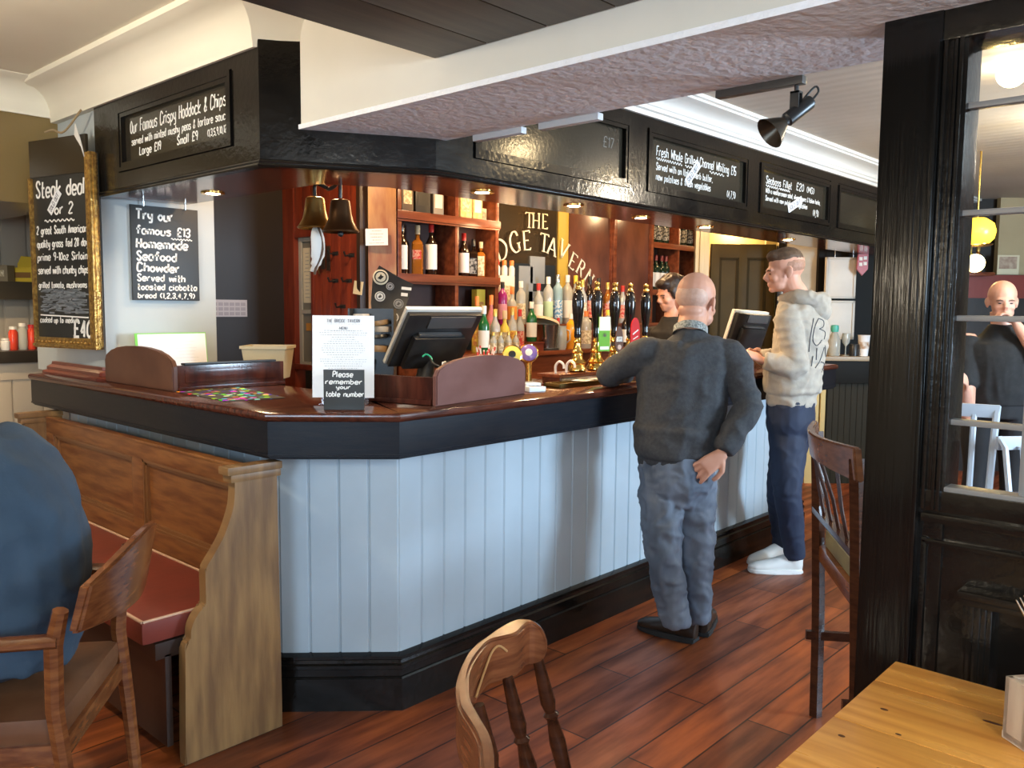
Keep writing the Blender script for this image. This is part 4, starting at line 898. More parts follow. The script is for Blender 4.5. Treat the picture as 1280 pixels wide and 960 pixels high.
# dark red stand with the second green gin on it
p = ony(664, 388, 3.78); t = thing('wooden_stand', 'small red-brown wooden stand under the second green gin bottle', 'stand', (p.x, 3.78, 1.1605))
mb = M(); mb.box(-.065, .065, -.06, .06, 0, .055, .003); mb.box(-.07, .07, -.065, .065, .05, .06, .003); obj('stand_box', mb, mat('red_stand', (.16, .035, .02), .3), t, .4)
bottle('green gin bottle standing on the little red-brown stand', (p.x+.005, 3.78, 1.2215), .27, .036, G_GREEN, C_WHITE, L_WHITE, 'spirit', GLo)
# small taps row: little optic bottles in front of the stand
for k, px in enumerate((617, 626, 636, 645)):
    bottle(('little clear bottle left-hand end of the row in front of the gins', 'second little clear bottle of the row in front of the gins', 'third little clear bottle of the row in front of the gins', 'little clear bottle next to the red-brown stand')[k], onshelf(px, 3.716, 1.16), .135, .022, G_CLEAR, C_GOLD, L_CREAM, 'spirit', 'little bottles in front of the gins')
# white and yellow display cartons behind, with three capped bottles on top
carton('yellow display carton standing under the right bay of the whisky shelf', 598, .08, .05, .41, mat('yellow_carton', (.80, .55, .06), .5), 1.16, 4.02, group='display cartons on the back-bar step', m2=L_YELLOW)
c2 = carton('white display carton carrying the three capped bottles', 631, .15, .045, .335, mat('white_carton', (.80, .74, .60), .5), 1.335, 4.034, group='display cartons on the back-bar step', m2=L_CREAM)
for k, px in enumerate((621, 630, 639)):
    p = ony(px, 388, 4.034); t = thing('small_bottle', ('red capped white little bottle on the carton, by the shelf end', 'middle one of three capped little bottles on the white carton', 'orange capped little bottle on the carton, furthest from the shelf')[k], 'bottle', (p.x, 4.034, 1.6705), 0, 'little bottles on the display carton')
    mb = M(); mb.lathe([(.020, 0), (.022, .01), (.022, .055), (.013, .07), (.013, .075)], seg=14); obj('glass_body', mb, C_WHITE, t, .8)
    mb = M(); mb.lathe([(.016, .072), (.016, .105), (.014, .108)], seg=14); obj('cap', mb, (C_RED, C_ORANGE, C_ORANGE)[k], t, .7)
# wine shelf
GWN = 'wine bottles on the dark wine shelf'
for px, lb in ((811.5, 'wine bottle with white label closest to the mahogany mirror reflection'), (818.5, 'wine bottle with white label, second from the mahogany mirror reflection'), (825.5, 'wine bottle with white label beside the barmaid\'s hair'), (831, 'wine bottle with white label behind the barmaid\'s head')):
    bottle(lb, onshelf(px, 4.16, 1.615), .31, .037, G_DGREEN, mat('wine_capsule', (.16, .02, .02), .35), L_WHITE, 'wine', GWN, lz=(.10, .50))
for k, px in enumerate((813, 821, 829, 843, 851, 859)):
    bottle(('dark bottle at the left end of the high wine shelf', 'second dark bottle on the high wine shelf', 'third dark bottle on the high wine shelf', 'dark bottle right of the middle upright on the high wine shelf', 'next to last dark bottle on the high wine shelf', 'dark bottle at the door end of the high wine shelf')[k], onshelf(px, 4.16, 2.02), .31, .037, G_DGREEN, C_BLACK, L_BLACK, 'wine', 'dark bottles on the high wine shelf')
# ice bucket, jug
p = ony(686, 388, 3.77); t = thing('ice_bucket', 'steel ice bucket with tilted cream lid on a black tray', 'ice bucket', (p.x, 3.77, 1.1605))
mb = M(); mb.lathe([(.060, .012), (.073, .17), (.075, .175), (.070, .175), (.058, .02)], seg=24); obj('bucket', mb, STEEL, t, .8)
mb = M(); mb.lathe([(.075, 0), (.075, .012)], seg=24); obj('tray', mb, RUBBER, t, .6)
mb = M(); mb.lathe([(.0, .03), (.05, .027), (.09, .018), (.095, .0), (.09, .0)], seg=24, T=Matrix.Translation((-.03, 0, .19)) @ Matrix.Rotation(.35, 4, 'Y'), cap=False); obj('lid', mb, mat('cream_lid', (.62, .52, .34), .4), t, .8)
p = ony(706, 388, 3.715); t = thing('glass_jug', 'clear glass jug between the ice bucket and the orange juice', 'jug', (p.x, 3.745, 1.1605))
mb = M(); mb.lathe([(.032, 0), (.04, .02), (.042, .11), (.036, .15), (.04, .165), (.036, .165), (.033, .15), (.038, .11), (.036, .02), (0, .012)], seg=20, cap=False); obj('glass_body', mb, G_CLEAR, t, .8)
mb = M(); mb.tube([(.038, -.01, .14), (.045, -.04, .13), (.045, -.045, .07), (.038, -.01, .04)], .006, 8); obj('handle', mb, G_CLEAR, t, .8)

# ------------------------------------------------------------------ beer pumps on the counter
PY = 2.47
bt = thing('beer_engine', 'wooden beer engine cabinet with a row of brass and black hand pumps', 'beer engine', (3.45, PY, 1.1015))
ENG = SHELFWOOD
mb = M(); mb.box(2.98, 3.98, PY-.045, PY+.06, 1.102, 1.135, .004); mb.box(2.96, 4.0, PY-.06, PY+.075, 1.133, 1.150, .006); obj('wooden_plinth', mb, ENG, bt, .4, world=True)
mb = M(); mb.box(2.98, 3.98, PY-.062, PY-.046, 1.104, 1.132, .002); obj('steel_strip', mb, STEEL, bt, .4, world=True)
BH = mat('black_pump_handle', (.008, .006, .006), .08, coat=.5)
pumps = []
for k, px in enumerate((722.5, 746, 768.5, 787.5, 807)):
    p = ony(px, 388, PY); pumps.append(p.x)
    lb = ('hand pump nearest the till, with bare black handle', 'second hand pump from the till, left of the green clip', 'third hand pump from the till, by the brown oval clip', 'fourth hand pump from the till, beside the red clip', 'hand pump nearest the bald man')[k]
    t = thing('hand_pump', lb, 'hand pump', (p.x, PY, 1.1508), 0, 'brass hand pumps on the bar')
    mb = M(); mb.lathe([(.036, 0), (.046, .006), (.046, .016), (.040, .024), (.036, .034), (.043, .042), (.036, .052), (.027, .062), (.024, .085), (.030, .092), (.022, .102), (.017, .118), (.016, .135), (.021, .140), (.015, .148), (.012, .160)], seg=24); obj('brass_stem', mb, BRASS, t, .7)
    mb = M(); mb.lathe([(.012, .158), (.017, .166), (.017, .185), (.015, .195), (.019, .225), (.025, .27), (.0285, .31), (.0285, .335), (.024, .365), (.017, .380), (.013, .386)], seg=24); obj('handle', mb, BH, t, .9)
    mb = M(); mb.lathe([(.013, .383), (.016, .388), (.016, .394), (.012, .398), (.012, .412), (.015, .416), (.014, .424), (.004, .428)], seg=20); obj('finial', mb, BRASS, t, .7)
# gallery of turned brass between the pumps
def clip(label, px, y0, y1, wpx, m, shape, Y=PY-.068):
    a = ony(px, y1, Y); b = ony(px, y0, Y); D = (a-CAM).dot(FW); w = wpx/FPX*D; h = b.z-a.z
    t = thing('pump_clip', label, 'pump clip', (a.x, Y, a.z), math.atan2(RD.y, RD.x)*.35, 'pump clips on the beer pumps')
    T = Matrix(((1, 0, 0, 0), (0, 0, -1, 0), (0, 1, 0, 0), (0, 0, 0, 1)))
    if shape == 'oval': pts = [(w/2*math.cos(i*PI/12)*(1 if math.sin(i*PI/12) < 0 else .8), h/2+h/2*math.sin(i*PI/12)) for i in range(24)]
    elif shape == 'arch': pts = [(-w/2, 0), (w/2, 0), (w/2, h*.6)] + [(w/2*math.cos(i*PI/8), h*.6+h*.4*math.sin(i*PI/8)) for i in range(1, 8)] + [(-w/2, h*.6)]
    else: pts = [(-w/2, 0), (w/2, 0), (w/2, h), (-w/2, h)]
    mb = M(); mb.prism(pts, T, .006, .001); obj('badge', mb, m, t, .4)
    mb = M(); mb.box(-.008, .008, .0, .045, h*.25, h*.4); obj('bracket', mb, STEEL, t, .4)
    return t, T @ Matrix.Translation((0, 0, .0064)), w, h
t, T, w, h = clip('green pump clip with a dark leaf and pale top', 754.5, 396, 439, 17, mat('lime_green_badge', (.13, .36, .03), .55, spec=.2), 'rect')
mb = M(); mb.box(-w/2, w/2, h*.60, h, 0, .0008, 0, T); obj('pale_top', mb, mat('pale_yellow_badge', (.75, .70, .35), .4), t, .4)
mb = M()
for a in range(-3, 4):
    an = PI/2+a*.42; L_ = .024*(1-.12*abs(a)); mb.prism([(0, h*.42), (math.cos(an-.12)*L_*.5, h*.42+math.sin(an-.12)*L_*.55), (math.cos(an)*L_, h*.42+math.sin(an)*L_), (math.cos(an+.12)*L_*.5, h*.42+math.sin(an+.12)*L_*.55)], T @ Matrix.Translation((0, 0, .001)), .0008)
obj('leaf', mb, mat('dark_leaf', (.10, .08, .02), .5), t, .4)
mb = M(); mb.box(-w*.40, w*.40, h*.05, h*.14, 0, .0009, 0, T); obj('white_band', mb, L_WHITE, t, .4)
t, T, w, h = clip('brown oval pump clip lettered BSB', 773, 408, 441, 14, mat('brown_badge', (.10, .045, .025), .55, spec=.2), 'oval')
mb = M(); mb.box(-w*.36, w*.36, h*.42, h*.62, 0, .0008, 0, T); obj('dark_band', mb, L_BLACK, t, .4)
mb = M(); write(mb, 'BSB', T @ Matrix.Translation((0, 0, .001)), -w*.30, h*.45, h*.14, .0022, w*.62); obj('lettering', mb, CHALK, t, .4)
mb = M(); mb.lathe([(w*.22, 0), (w*.22, .001)], seg=18, T=T @ Matrix.Translation((0, h*.22, 0)), cap=True); mb.lathe([(w*.12, 0), (w*.12, .0016)], seg=18, T=T @ Matrix.Translation((0, h*.22, 0)), cap=True); obj('rosette', mb, mat('tan_badge', (.40, .22, .12), .4), t, .4)
t, T, w, h = clip('red pump clip with an arched top beside the bald man\'s sleeve', 793, 397, 433, 14, mat('bright_red_badge', (.50, .012, .012), .55, spec=.2), 'arch')
mb = M(); mb.ribbon([Vector((-w*.3, h*.42)), Vector((w*.3, h*.58))], .006, T); mb.ribbon([Vector((-w*.25, h*.25)), Vector((w*.28, h*.36))], .004, T); obj('pale_script', mb, L_WHITE, t, .4)
# drip tray in front, cards, small keg fonts
dtx = thing('drip_tray', 'brass edged drip tray on the counter in front of the hand pumps', 'drip tray', (3.2, 2.33, 1.1015))
mb = M(); mb.box(2.84, 3.75, 2.315, 2.395, 1.1018, 1.108); mb.box(2.84, 3.75, 2.310, 2.318, 1.1018, 1.122, .002); mb.box(2.84, 3.75, 2.392, 2.40, 1.1018, 1.122, .002); mb.box(2.84, 2.848, 2.31, 2.40, 1.1018, 1.122, .002); mb.box(3.742, 3.75, 2.31, 2.40, 1.1018, 1.122, .002); obj('tray', mb, OLDBRASS, dtx, .4, world=True)
mb = M()
for k in range(44): mb.box(2.855+k*.02, 2.865+k*.02, 2.32, 2.39, 1.112, 1.117)
obj('grille', mb, BRASS, dtx, .4, world=True)
for k, (px, py, rz) in enumerate(((752, 477, .3), (762, 474, -.1))):
    p = onz(px, py, 1.124); t = thing('beer_mat', ('white printed beer mat lying on the drip tray, nearer the till', 'white printed beer mat lying on the drip tray by the bald man\'s elbow')[k], 'beer mat', (p.x, 2.352, 1.1226), rz, 'beer mats on the drip tray')
    mb = M(); mb.box(-.045, .045, -.038, .038, 0, .002, .0008); obj('card', mb, PAPER, t, .4); mb = M(); mb.box(-.03, .03, -.02, .02, .002, .0024); obj('print', mb, L_CREAM, t, .4)
for k, (px, c, lb) in enumerate(((641, (.75, .55, .10), 'keg font with a round yellow lens beside the arched screen'), (662, (.20, .12, .35), 'keg font with a round violet lens left of the drip tray'))):
    p = ony(px, 388, 2.40+.06*k); t = thing('keg_font', lb, 'beer tap', (p.x+.02, 2.42+.06*k, 1.1015), math.atan2(RD.y, RD.x), 'keg fonts on the bar')
    mb = M(); mb.lathe([(.030, 0), (.030, .006), (.015, .012), (.014, .10), (.018, .11)], seg=18); mb.tube([(0, 0, .085), (0, .05, .08), (0, .07, .05)], .007, 8); obj('column', mb, BRASS, t, .7)
    R = Matrix.Translation((0, -.002, .148)) @ Matrix.Rotation(PI/2-.3, 4, 'X')
    mb = M(); mb.lathe([(.0, -.012), (.040, -.012), (.043, -.006), (.043, .006), (.038, .010)], seg=26, T=R, cap=False); obj('lens_ring', mb, BRASS, t, .7)
    mb = M(); mb.lathe([(.038, .009), (.030, .014), (.0, .017)], seg=26, T=R, cap=False); obj('lens', mb, mat('lens_%d' % k, c, .15), t, .8)
    mb = M(); mb.lathe([(.016, .017), (.010, .0185), (.0, .019)], seg=18, T=R, cap=False); obj('lens_centre', mb, L_WHITE if k else BPLASTIC, t, .8)
t = thing('bar_tap', 'curved steel swan-neck taps on the engine between lens fonts and hand pumps', 'tap', (3.03, PY, 1.1508))
for dx in (-.025, .055):
    mb = M(); mb.tube(catmull([Vector((3.03+dx, PY, 1.151)), Vector((3.03+dx, PY, 1.185)), Vector((3.03+dx, PY-.02, 1.205)), Vector((3.035+dx, PY-.04, 1.195)), Vector((3.035+dx, PY-.045, 1.175))], 4), .006, 8); obj('spout', mb, C_WHITE, t, .8, world=True)
t = thing('card_machine', 'white card payment machine on the bar edge right of the arched screen', 'card machine', tuple(onz(667, 489, 1.1015)), math.atan2(RD.y, RD.x)+.5)
mb = M(); mb.box(-.04, .04, -.035, .075, 0, .022, .007); mb.box(-.036, .036, .0, .07, .02, .034, .006); obj('casing', mb, mat('white_plastic', (.72, .74, .76), .3), t, .8)
mb = M(); mb.box(-.028, .028, .035, .065, .0335, .036); obj('screen', mb, GPLASTIC, t, .5); mb = M()
for i in range(3):
    for j in range(3): mb.box(-.024+i*.018, -.012+i*.018, -.028+j*.018, -.016+j*.018, .021, .0245, .001)
obj('keypad', mb, GPLASTIC, t, .5)

# ------------------------------------------------------------------ things on the counter
ANG = math.atan2(RD.y, RD.x)                                     # turned to face the room from the chamfer
UPR = Matrix(((1, 0, 0, 0), (0, 0, -1, 0), (0, 1, 0, 0), (0, 0, 0, 1)))   # x right, y up, z out
t = thing('menu_holder', 'printed menu sheet standing in a clear holder on the bar corner', 'menu', tuple(onz(428, 506, 1.1015)), ANG)
ACR = glassm('clear_acrylic', (.85, .85, .95), .9, .02)
mb = M(); mb.box(-.085, .085, .0, .05, 0, .003); mb.box(-.085, .085, .046, .049, .003, .25); obj('acrylic_stand', mb, ACR, t, .4)
R = UPR @ Matrix.Translation((0, .024, -.016)) @ Matrix.Rotation(-.05, 4, 'X')
mb = M(); mb.box(-.110, .110, 0, .292, -.0008, .0, 0, R); sh = obj('menu_sheet', mb, mat('bright_menu_paper', (.86, .88, .90), .6), t, .4)
T = R @ Matrix.Translation((-.110, 0, .0002))
mb = M(); write(mb, 'THE BRIDGE TAVERN', T, .05, .268, .011, .0013, .12); write(mb, 'MENU', T, .096, .243, .009, .0012, .03)
obj('heading', mb, INK, sh, .4)
mb = M(); lines(mb, T @ Matrix.Translation((.02, .175, 0)), .18, .065, 9, .02, .0016, 5); lines(mb, T @ Matrix.Translation((.02, .095, 0)), .18, .075, 10, .02, .0016, 6); lines(mb, T @ Matrix.Translation((.02, .222, 0)), .18, .016, 2, .05, .0014, 8); lines(mb, T @ Matrix.Translation((.01, .258, 0)), .2, .004, 1, .02, .001, 9)
obj('print', mb, mat('pale_print', (.42, .44, .47), .8), sh, .4)
t = thing('table_number_sign', 'small black chalk sign asking for your table number, in front of the menu', 'sign', tuple(onz(430, 512.5, 1.1015)), ANG+.02)
mb = M(); mb.box(-.068, .068, 0, .012, 0, .136, .001); obj('board', mb, SLATE, t, .4)
T = UPR @ Matrix.Translation((0, 0, .0004)); mb = M()
write(mb, 'Please', T, -.036, .112, .018, .0036, .070); write(mb, 'remember', T, -.061, .088, .0165, .0034, .126); write(mb, 'your', T, -.025, .072, .013, .003, .050); write(mb, 'table number', T, -.060, .046, .0165, .0033, .130)
obj('lettering', mb, CHALK, t, .4)

# arched wooden screens round the tills
def arch_pts(L, h0, h1, n=10, p=.5):
    pts = [(0, 0), (L, 0), (L, h0)]
    return pts + [(L/2+L/2*math.cos(PI*i/n), h0+(h1-h0)*math.sin(PI*i/n)**.9) for i in range(1, n)] + [(0, h0)]
ARCHW = mat('worn_mahogany_screen', (.14, .055, .042), .35, (.19, .085, .07), 4, (1, 1, 2), bump=.03)
t = thing('till_screen', 'dark wooden screen with an arched end board near the pillar on the bar', 'counter screen', (1.62, 3.28, 1.1015))
p = onz(220, 489, 1.1015); q = onz(151, 476, 1.1015); X0 = 1.60
T = frame((X0, 3.935, 1.102), (0, -1, 0), (0, 0, 1)); mb = M(); mb.prism(arch_pts(.655, .10, .172), T, .022, .004); obj('arched_board', mb, mat('brown_screen_board', (.12, .05, .028), .4, (.08, .03, .018), 5), t, .5, world=True)
mb = M(); mb.box(1.60, 2.09, 3.285, 3.31, 1.102, 1.205, .003); mb.box(1.60, 2.09, 3.272, 3.315, 1.102, 1.118, .003); mb.box(1.63, 2.06, 3.278, 3.287, 1.135, 1.185, .002); obj('return_board', mb, MAHOG, t, .5, world=True)
mb = M(); mb.box(1.63, 2.05, 3.28, 3.315, 1.2055, 1.214, .002); obj('black_rail', mb, BPLASTIC, t, .5, world=True)
t = thing('till_screen', 'dark wooden screen with a broad arched board in front of the till', 'counter screen', (2.0, 2.2, 1.1015))
p = onz(546, 508, 1.1015); q = onz(657, 492, 1.1015)
T = frame((p.x, p.y, 1.102), q-p, (0, 0, 1)); L = (q-p).length; mb = M(); mb.prism(arch_pts(L, .105, .168), T @ Matrix.Translation((0, 0, -.022)), .022, .004); obj('arched_board', mb, ARCHW, t, .5, world=True)
r = onz(455, 501, 1.1015); d = (r-p).normalized(); 
mb = M(); a = p+Vector((.012, .03, 0)); b = a+d*.33; mb.beam((a.x, a.y, 1.152), (b.x, b.y, 1.152), .022, .098, bev=.003); mb.beam((a.x, a.y, 1.112), (b.x, b.y, 1.112), .036, .018, bev=.003); obj('return_board', mb, MAHOG, t, .5, world=True)

# bright patterned bar mat
cs = [onz(x, y, 1.102) for x, y in ((208, 487.5), (292, 483), (357, 497.5), (283, 502))]
t = thing('bar_mat', 'brightly patterned bar mat of coloured discs lying on the bar', 'bar mat', ((cs[0].x+cs[2].x)/2, (cs[0].y+cs[2].y)/2, 1.1015))
mb = M(); vs = [(c.x, c.y, 1.1018) for c in cs]+[(c.x, c.y, 1.104) for c in cs]; mb.poly(vs, [(0, 1, 2, 3), (4, 7, 6, 5), (0, 4, 5, 1), (1, 5, 6, 2), (2, 6, 7, 3), (3, 7, 4, 0)])
def confetti():
    m = mat('coloured_disc_pattern', (.02, .02, .02), .5); N = m.node_tree.nodes; L = m.node_tree.links; p = N['Principled BSDF']
    tc = N.new('ShaderNodeTexCoord'); v = N.new('ShaderNodeTexVoronoi'); v.inputs['Scale'].default_value = 30; L.new(tc.outputs['Object'], v.inputs['Vector'])
    h = N.new('ShaderNodeHueSaturation'); h.inputs['Saturation'].default_value = 1.5; h.inputs['Value'].default_value = 1.1; L.new(v.outputs['Color'], h.inputs['Color'])
    r = N.new('ShaderNodeMath'); r.operation = 'LESS_THAN'; r.inputs[1].default_value = .42; L.new(v.outputs['Distance'], r.inputs[0])
    mx = N.new('ShaderNodeMix'); mx.data_type = 'RGBA'; mx.inputs['A'].default_value = (.03, .03, .025, 1); L.new(h.outputs[0], mx.inputs['B']); L.new(r.outputs[0], mx.inputs['Factor']); L.new(mx.outputs['Result'], p.inputs['Base Color']); return m
obj('printed_mat', mb, confetti(), t, .4, world=True)
# menu card in a green folder against the pillar, cream tub
t = thing('order_clipboard', 'white ruled sheet on a green clipboard leaning against the pillar', 'clipboard', (1.85, 3.93, 1.102), 0)
R = UPR @ Matrix.Translation((0, .0, 0)) @ Matrix.Rotation(-.12, 4, 'X')
a = ony(172, 446, 3.90); b = ony(260, 412, 3.90); w = b.x-a.x
mb = M(); mb.box(-w/2, w/2, .0, b.z-1.115, -.004, 0, .001, R); obj('green_backing', mb, mat('green_plastic', (.18, .55, .08), .4), t, .4)
mb = M(); mb.box(-w/2+.012, w/2-.004, .006, b.z-1.12, .0002, .0012, 0, R); sh = obj('sheet', mb, PAPER, t, .4)
mb = M(); lines(mb, R @ Matrix.Translation((0, .04, .0013)), w*.4, .14, 9, .06, .0012, 12); obj('print', mb, mat('pale_print', (.42, .44, .47), .8), sh, .4)
t.location = ((a.x+b.x)/2, 3.90, 1.103)
t = thing('notepad', 'small pad of yellow paper lying behind the arched board near the pillar', 'notepad', (1.90, 3.50, 1.1015), .2)
mb = M(); mb.box(-.09, .09, -.06, .06, 0, .025, .002); obj('pad', mb, mat('yellow_pad', (.62, .48, .18), .6), t, .4); mb = M(); mb.tube([(-.08, -.03, .03), (.07, .02, .03)], .004, 8); obj('pen', mb, BPLASTIC, t, .8)
p = onz(308, 477, 1.1015)
t = thing('plastic_tub', 'cloudy cream plastic tub standing at the end of the wooden screen', 'tub', (2.22, 3.62, 1.102), ANG)
mb = M(); W1, W2, Hh = .085, .105, .155
vs = [(sx*w, sy*w*.8, z) for w, z in ((W1, 0), (W2, Hh), (W2-.005, Hh), (W1-.005, .006)) for sx, sy in ((-1, -1), (1, -1), (1, 1), (-1, 1))]
mb.poly(vs, [(0, 3, 2, 1)] + [(r*4+i, r*4+(i+1) % 4, r*4+4+(i+1) % 4, r*4+4+i) for r in range(3) for i in range(4)] + [(12, 13, 14, 15)]); obj('tub_body', mb, mat('cloudy_cream_plastic', (.52, .44, .28), .35, trans=.15), t, .4)
mb = M(); mb.box(-W2-.006, W2+.006, -W2*.8-.006, -W2*.8, Hh-.012, Hh+.002); mb.box(-W2-.006, W2+.006, W2*.8, W2*.8+.006, Hh-.012, Hh+.002); mb.box(-W2-.006, -W2, -W2*.8, W2*.8, Hh-.012, Hh+.002); mb.box(W2, W2+.006, -W2*.8, W2*.8, Hh-.012, Hh+.002); obj('rim', mb, mat('cloudy_cream_plastic', (0, 0, 0)), t, .4)

# ------------------------------------------------------------------ tills
WS_ = thing('work_shelf', 'dark work shelf just behind the counter carrying the till', 'shelf', (2.6, 2.9, 0))
mb = M(); mb.box(2.50, 3.3, 2.72, 3.14, 1.06, 1.085, .003); mb.box(2.53, 2.56, 2.74, 3.12, 0, 1.06); mb.box(3.24, 3.27, 2.74, 3.14, 0, 1.06); obj('board', mb, DARKWOOD, WS_, .4, world=True)
def till(name, label, corners, D0, base_z, flip=1):
    """screen seen from behind; corners are picture positions bottom-left, top-left, top-right, bottom-right"""
    bl, tl, tr_, br = [dep(x, y, D) for (x, y), D in zip(corners, D0)]
    t = thing(name, label, 'till', ((bl.x+br.x)/2, (bl.y+br.y)/2, base_z))
    ux = (br-bl).normalized(); uy = ((tl-bl)+(tr_-br)).normalized(); uz = ux.cross(uy).normalized(); w = (br-bl).length; h = (tl-bl).length
    T2 = Matrix(((ux.x, uy.x, uz.x, bl.x), (ux.y, uy.y, uz.y, bl.y), (ux.z, uy.z, uz.z, bl.z), (0, 0, 0, 1)))
    mb = M(); mb.box(0, w, 0, h, -.022, 0, .006, T2); obj('screen_bezel', mb, mat('pale_grey_casing', (.62, .60, .54), .35), t, .5, world=True)
    mb = M(); mb.box(.008, w-.006, .006, h-.012, .0, .028, .008, T2); mb.box(w*.16, w*.84, h*.05, h*.62, .02, .06, .016, T2); hs = obj('rear_housing', mb, BPLASTIC, t, .6, world=True)
    mb = M(); mb.box(w*.30, w*.90, h*.74, h*.94, .027, .034, .006, T2); mb.box(w*.22, w*.78, h*.63, h*.67, .03, .05, .004, T2); o = obj('handle_rib', mb, mat('dark_grey_rib', (.07, .07, .07), .25), hs, .6); o.data.transform(wmat(hs).inverted())
    c = (bl+br)/2+uy*.05
    mb = M(); mb.tube([(c.x, c.y, base_z+.0), (c.x, c.y, base_z+.05), tuple(c+uy*.06)], [.05, .035, .03], 14, flat=1.3); mb.lathe([(.075, 0), (.08, .008), (.07, .016), (.04, .022)], (c.x-.03, c.y+.02, base_z), 24); obj('stand', mb, BPLASTIC, t, .7, world=True)
    return t
till('till', 'black till seen from behind between the menu and the arched screen', ((480, 455), (516, 389), (594, 391), (572, 452)), (3.90, 3.72, 3.93, 4.11), 1.086)
till('till', 'black till with a white edge on the far bar, between bald man and hoodie', ((903, 437), (925, 389), (956, 390), (946, 438)), (5.10, 5.02, 5.29, 5.37), 1.1015)
t = thing('receipt_printer', 'grey receipt printer behind the broad arched screen', 'printer', (2.715, 2.80, 1.086), ANG-.1)
mb = M(); mb.box(-.072, .072, -.06, .025, 0, .112, .006); obj('casing', mb, GPLASTIC, t, .5); mb = M(); mb.box(-.076, -.071, -.062, .025, .004, .115); obj('pale_side', mb, C_WHITE, t, .5); mb = M(); mb.box(-.02, .028, -.0615, -.0602, .072, .084, .0004); obj('logo_plate', mb, C_WHITE, t, .5); mb = M(); mb.box(-.06, .06, -.04, .01, .111, .117); obj('paper_slot', mb, RUBBER, t, .5)
t = thing('printer_cable', 'black and green cables hanging behind the till', 'cable', (2.60, 2.96, 1.086))
mb = M(); mb.tube(catmull([dep(531, 442, 3.86), dep(538, 448, 3.84), dep(541, 454, 3.82), dep(549, 458, 3.82)], 5), .005, 8); obj('black_cable', mb, RUBBER, t, .8, world=True)
mb = M(); mb.tube(catmull([dep(528, 446, 3.84), dep(533, 443, 3.84), dep(539, 447, 3.84), dep(540, 454, 3.83)], 5), .004, 8); obj('green_plug_cable', mb, mat('green_plug', (.02, .35, .2), .4), t, .8, world=True)
STW = mat('white_red_stripe', (.75, .70, .66), .5)
def stripes():
    m = mat('red_white_striped_paper', (.7, .1, .1), .6); N = m.node_tree.nodes; L = m.node_tree.links
    tc = N.new('ShaderNodeTexCoord'); w = N.new('ShaderNodeTexWave'); w.bands_direction = 'DIAGONAL'; w.inputs['Scale'].default_value = 14; L.new(tc.outputs['Object'], w.inputs[0])
    r = N.new('ShaderNodeMapRange'); r.inputs[1].default_value = .45; r.inputs[2].default_value = .55; L.new(w.outputs['Fac'], r.inputs[0])
    mx = N.new('ShaderNodeMix'); mx.data_type = 'RGBA'; mx.inputs['A'].default_value = (.62, .06, .06, 1); mx.inputs['B'].default_value = (.8, .72, .68, 1); L.new(r.outputs[0], mx.inputs['Factor']); L.new(mx.outputs['Result'], N['Principled BSDF'].inputs['Base Color']); return m
sp = dep(606, 446, 4.02); sp.z = 1.086
t = thing('straw_cup', 'cup of red and white striped paper straws behind the arched screen', 'straws', (sp.x, sp.y, 1.086))
mb = M(); mb.lathe([(.030, 0), (.038, .11), (.036, .11), (.028, .004)], seg=18); obj('cup', mb, STEEL, t, .8)
STR = stripes()
for k in range(11):
    a = k*2.4; r0 = .012; r1 = .030+.010*(k % 3); mb = M(); mb.tube([(r0*math.cos(a), r0*math.sin(a), .01), (r1*math.cos(a), r1*math.sin(a), .185-.008*(k % 4))], .0042, 8); obj('straw', mb, STR, t, .8)

# badge board with round badges, clutter below it
p = dep(487, 372, 4.30)
t = thing('badge_board', 'tilted black board of round pump badges left of the till', 'board', (p.x, p.y, 1.1605-.3))
bl, tl, tr_, br = dep(466, 405, 4.25), dep(475, 348, 4.30), dep(517, 353, 4.34), dep(499, 408, 4.28)
T = frame(bl, br-bl, tl-bl); w = (br-bl).length; h = (tl-bl).length
mb = M(); mb.prism([(-w*.12, h*.45), (0, 0), (w, 0), (w*1.45, h*.95), (w*.95, h*1.05), (w*.1, h*1.28), (-w*.12, h*1.0)], T @ Matrix.Translation((0, 0, -.012)), .012, .002); obj('black_panel', mb, BPLASTIC, t, .4, world=True)
for k, (u, v, r, c) in enumerate(((.18, 1.02, .040, (.50, .45, .33)), (.56, .84, .020, (.3, .3, .3)), (.20, .60, .026, (.55, .55, .52)), (.92, .48, .026, (.22, .22, .22)), (.75, .18, .027, (.6, .6, .6)))):
    R = T @ Matrix.Translation((u*w, v*h, .0005)); mb = M(); mb.lathe([(r, 0), (r, .004), (r*.92, .006), (0, .006)], seg=24, T=R, cap=False); bdg = obj('badge', mb, mat('badge_%d' % k, c, .5), t, .6, world=True)
    mb = M(); mb.lathe([(r*.80, .0062), (r*.80, .007), (r*.66, .007), (r*.66, .0062)], seg=24, T=R, cap=False); mb.prism([(-r*.4, -r*.2), (0, -r*.35), (r*.4, r*.1), (r*.1, r*.2), (0, r*.42), (-r*.15, r*.1)], R @ Matrix.Translation((0, 0, .006)), .001); o = obj('badge_print', mb, BPLASTIC, bdg, .6); o.data.transform(wmat(bdg).inverted())
mb = M(); mb.box(w*1.0, w*1.38, h*.80, h*.86, .0, .003, 0, T); mb.box(w*1.0, w*1.25, h*.66, h*.73, .0, .003, 0, T); obj('pale_label_strip', mb, L_WHITE, t, .4, world=True)
mb = M(); a = dep(482, 410, 4.3); a2 = dep(482, 410, 4.58); mb.beam((a2.x, a2.y, 0), (a.x, a.y, 1.36), .05, .02); obj('prop', mb, DARKWOOD, t, .4, world=True)
t = thing('coaster_rack', 'wire rack stacked with dark clips and coasters under the badge board', 'rack', tuple(dep(466, 470, 4.13).xy)+(1.0,))
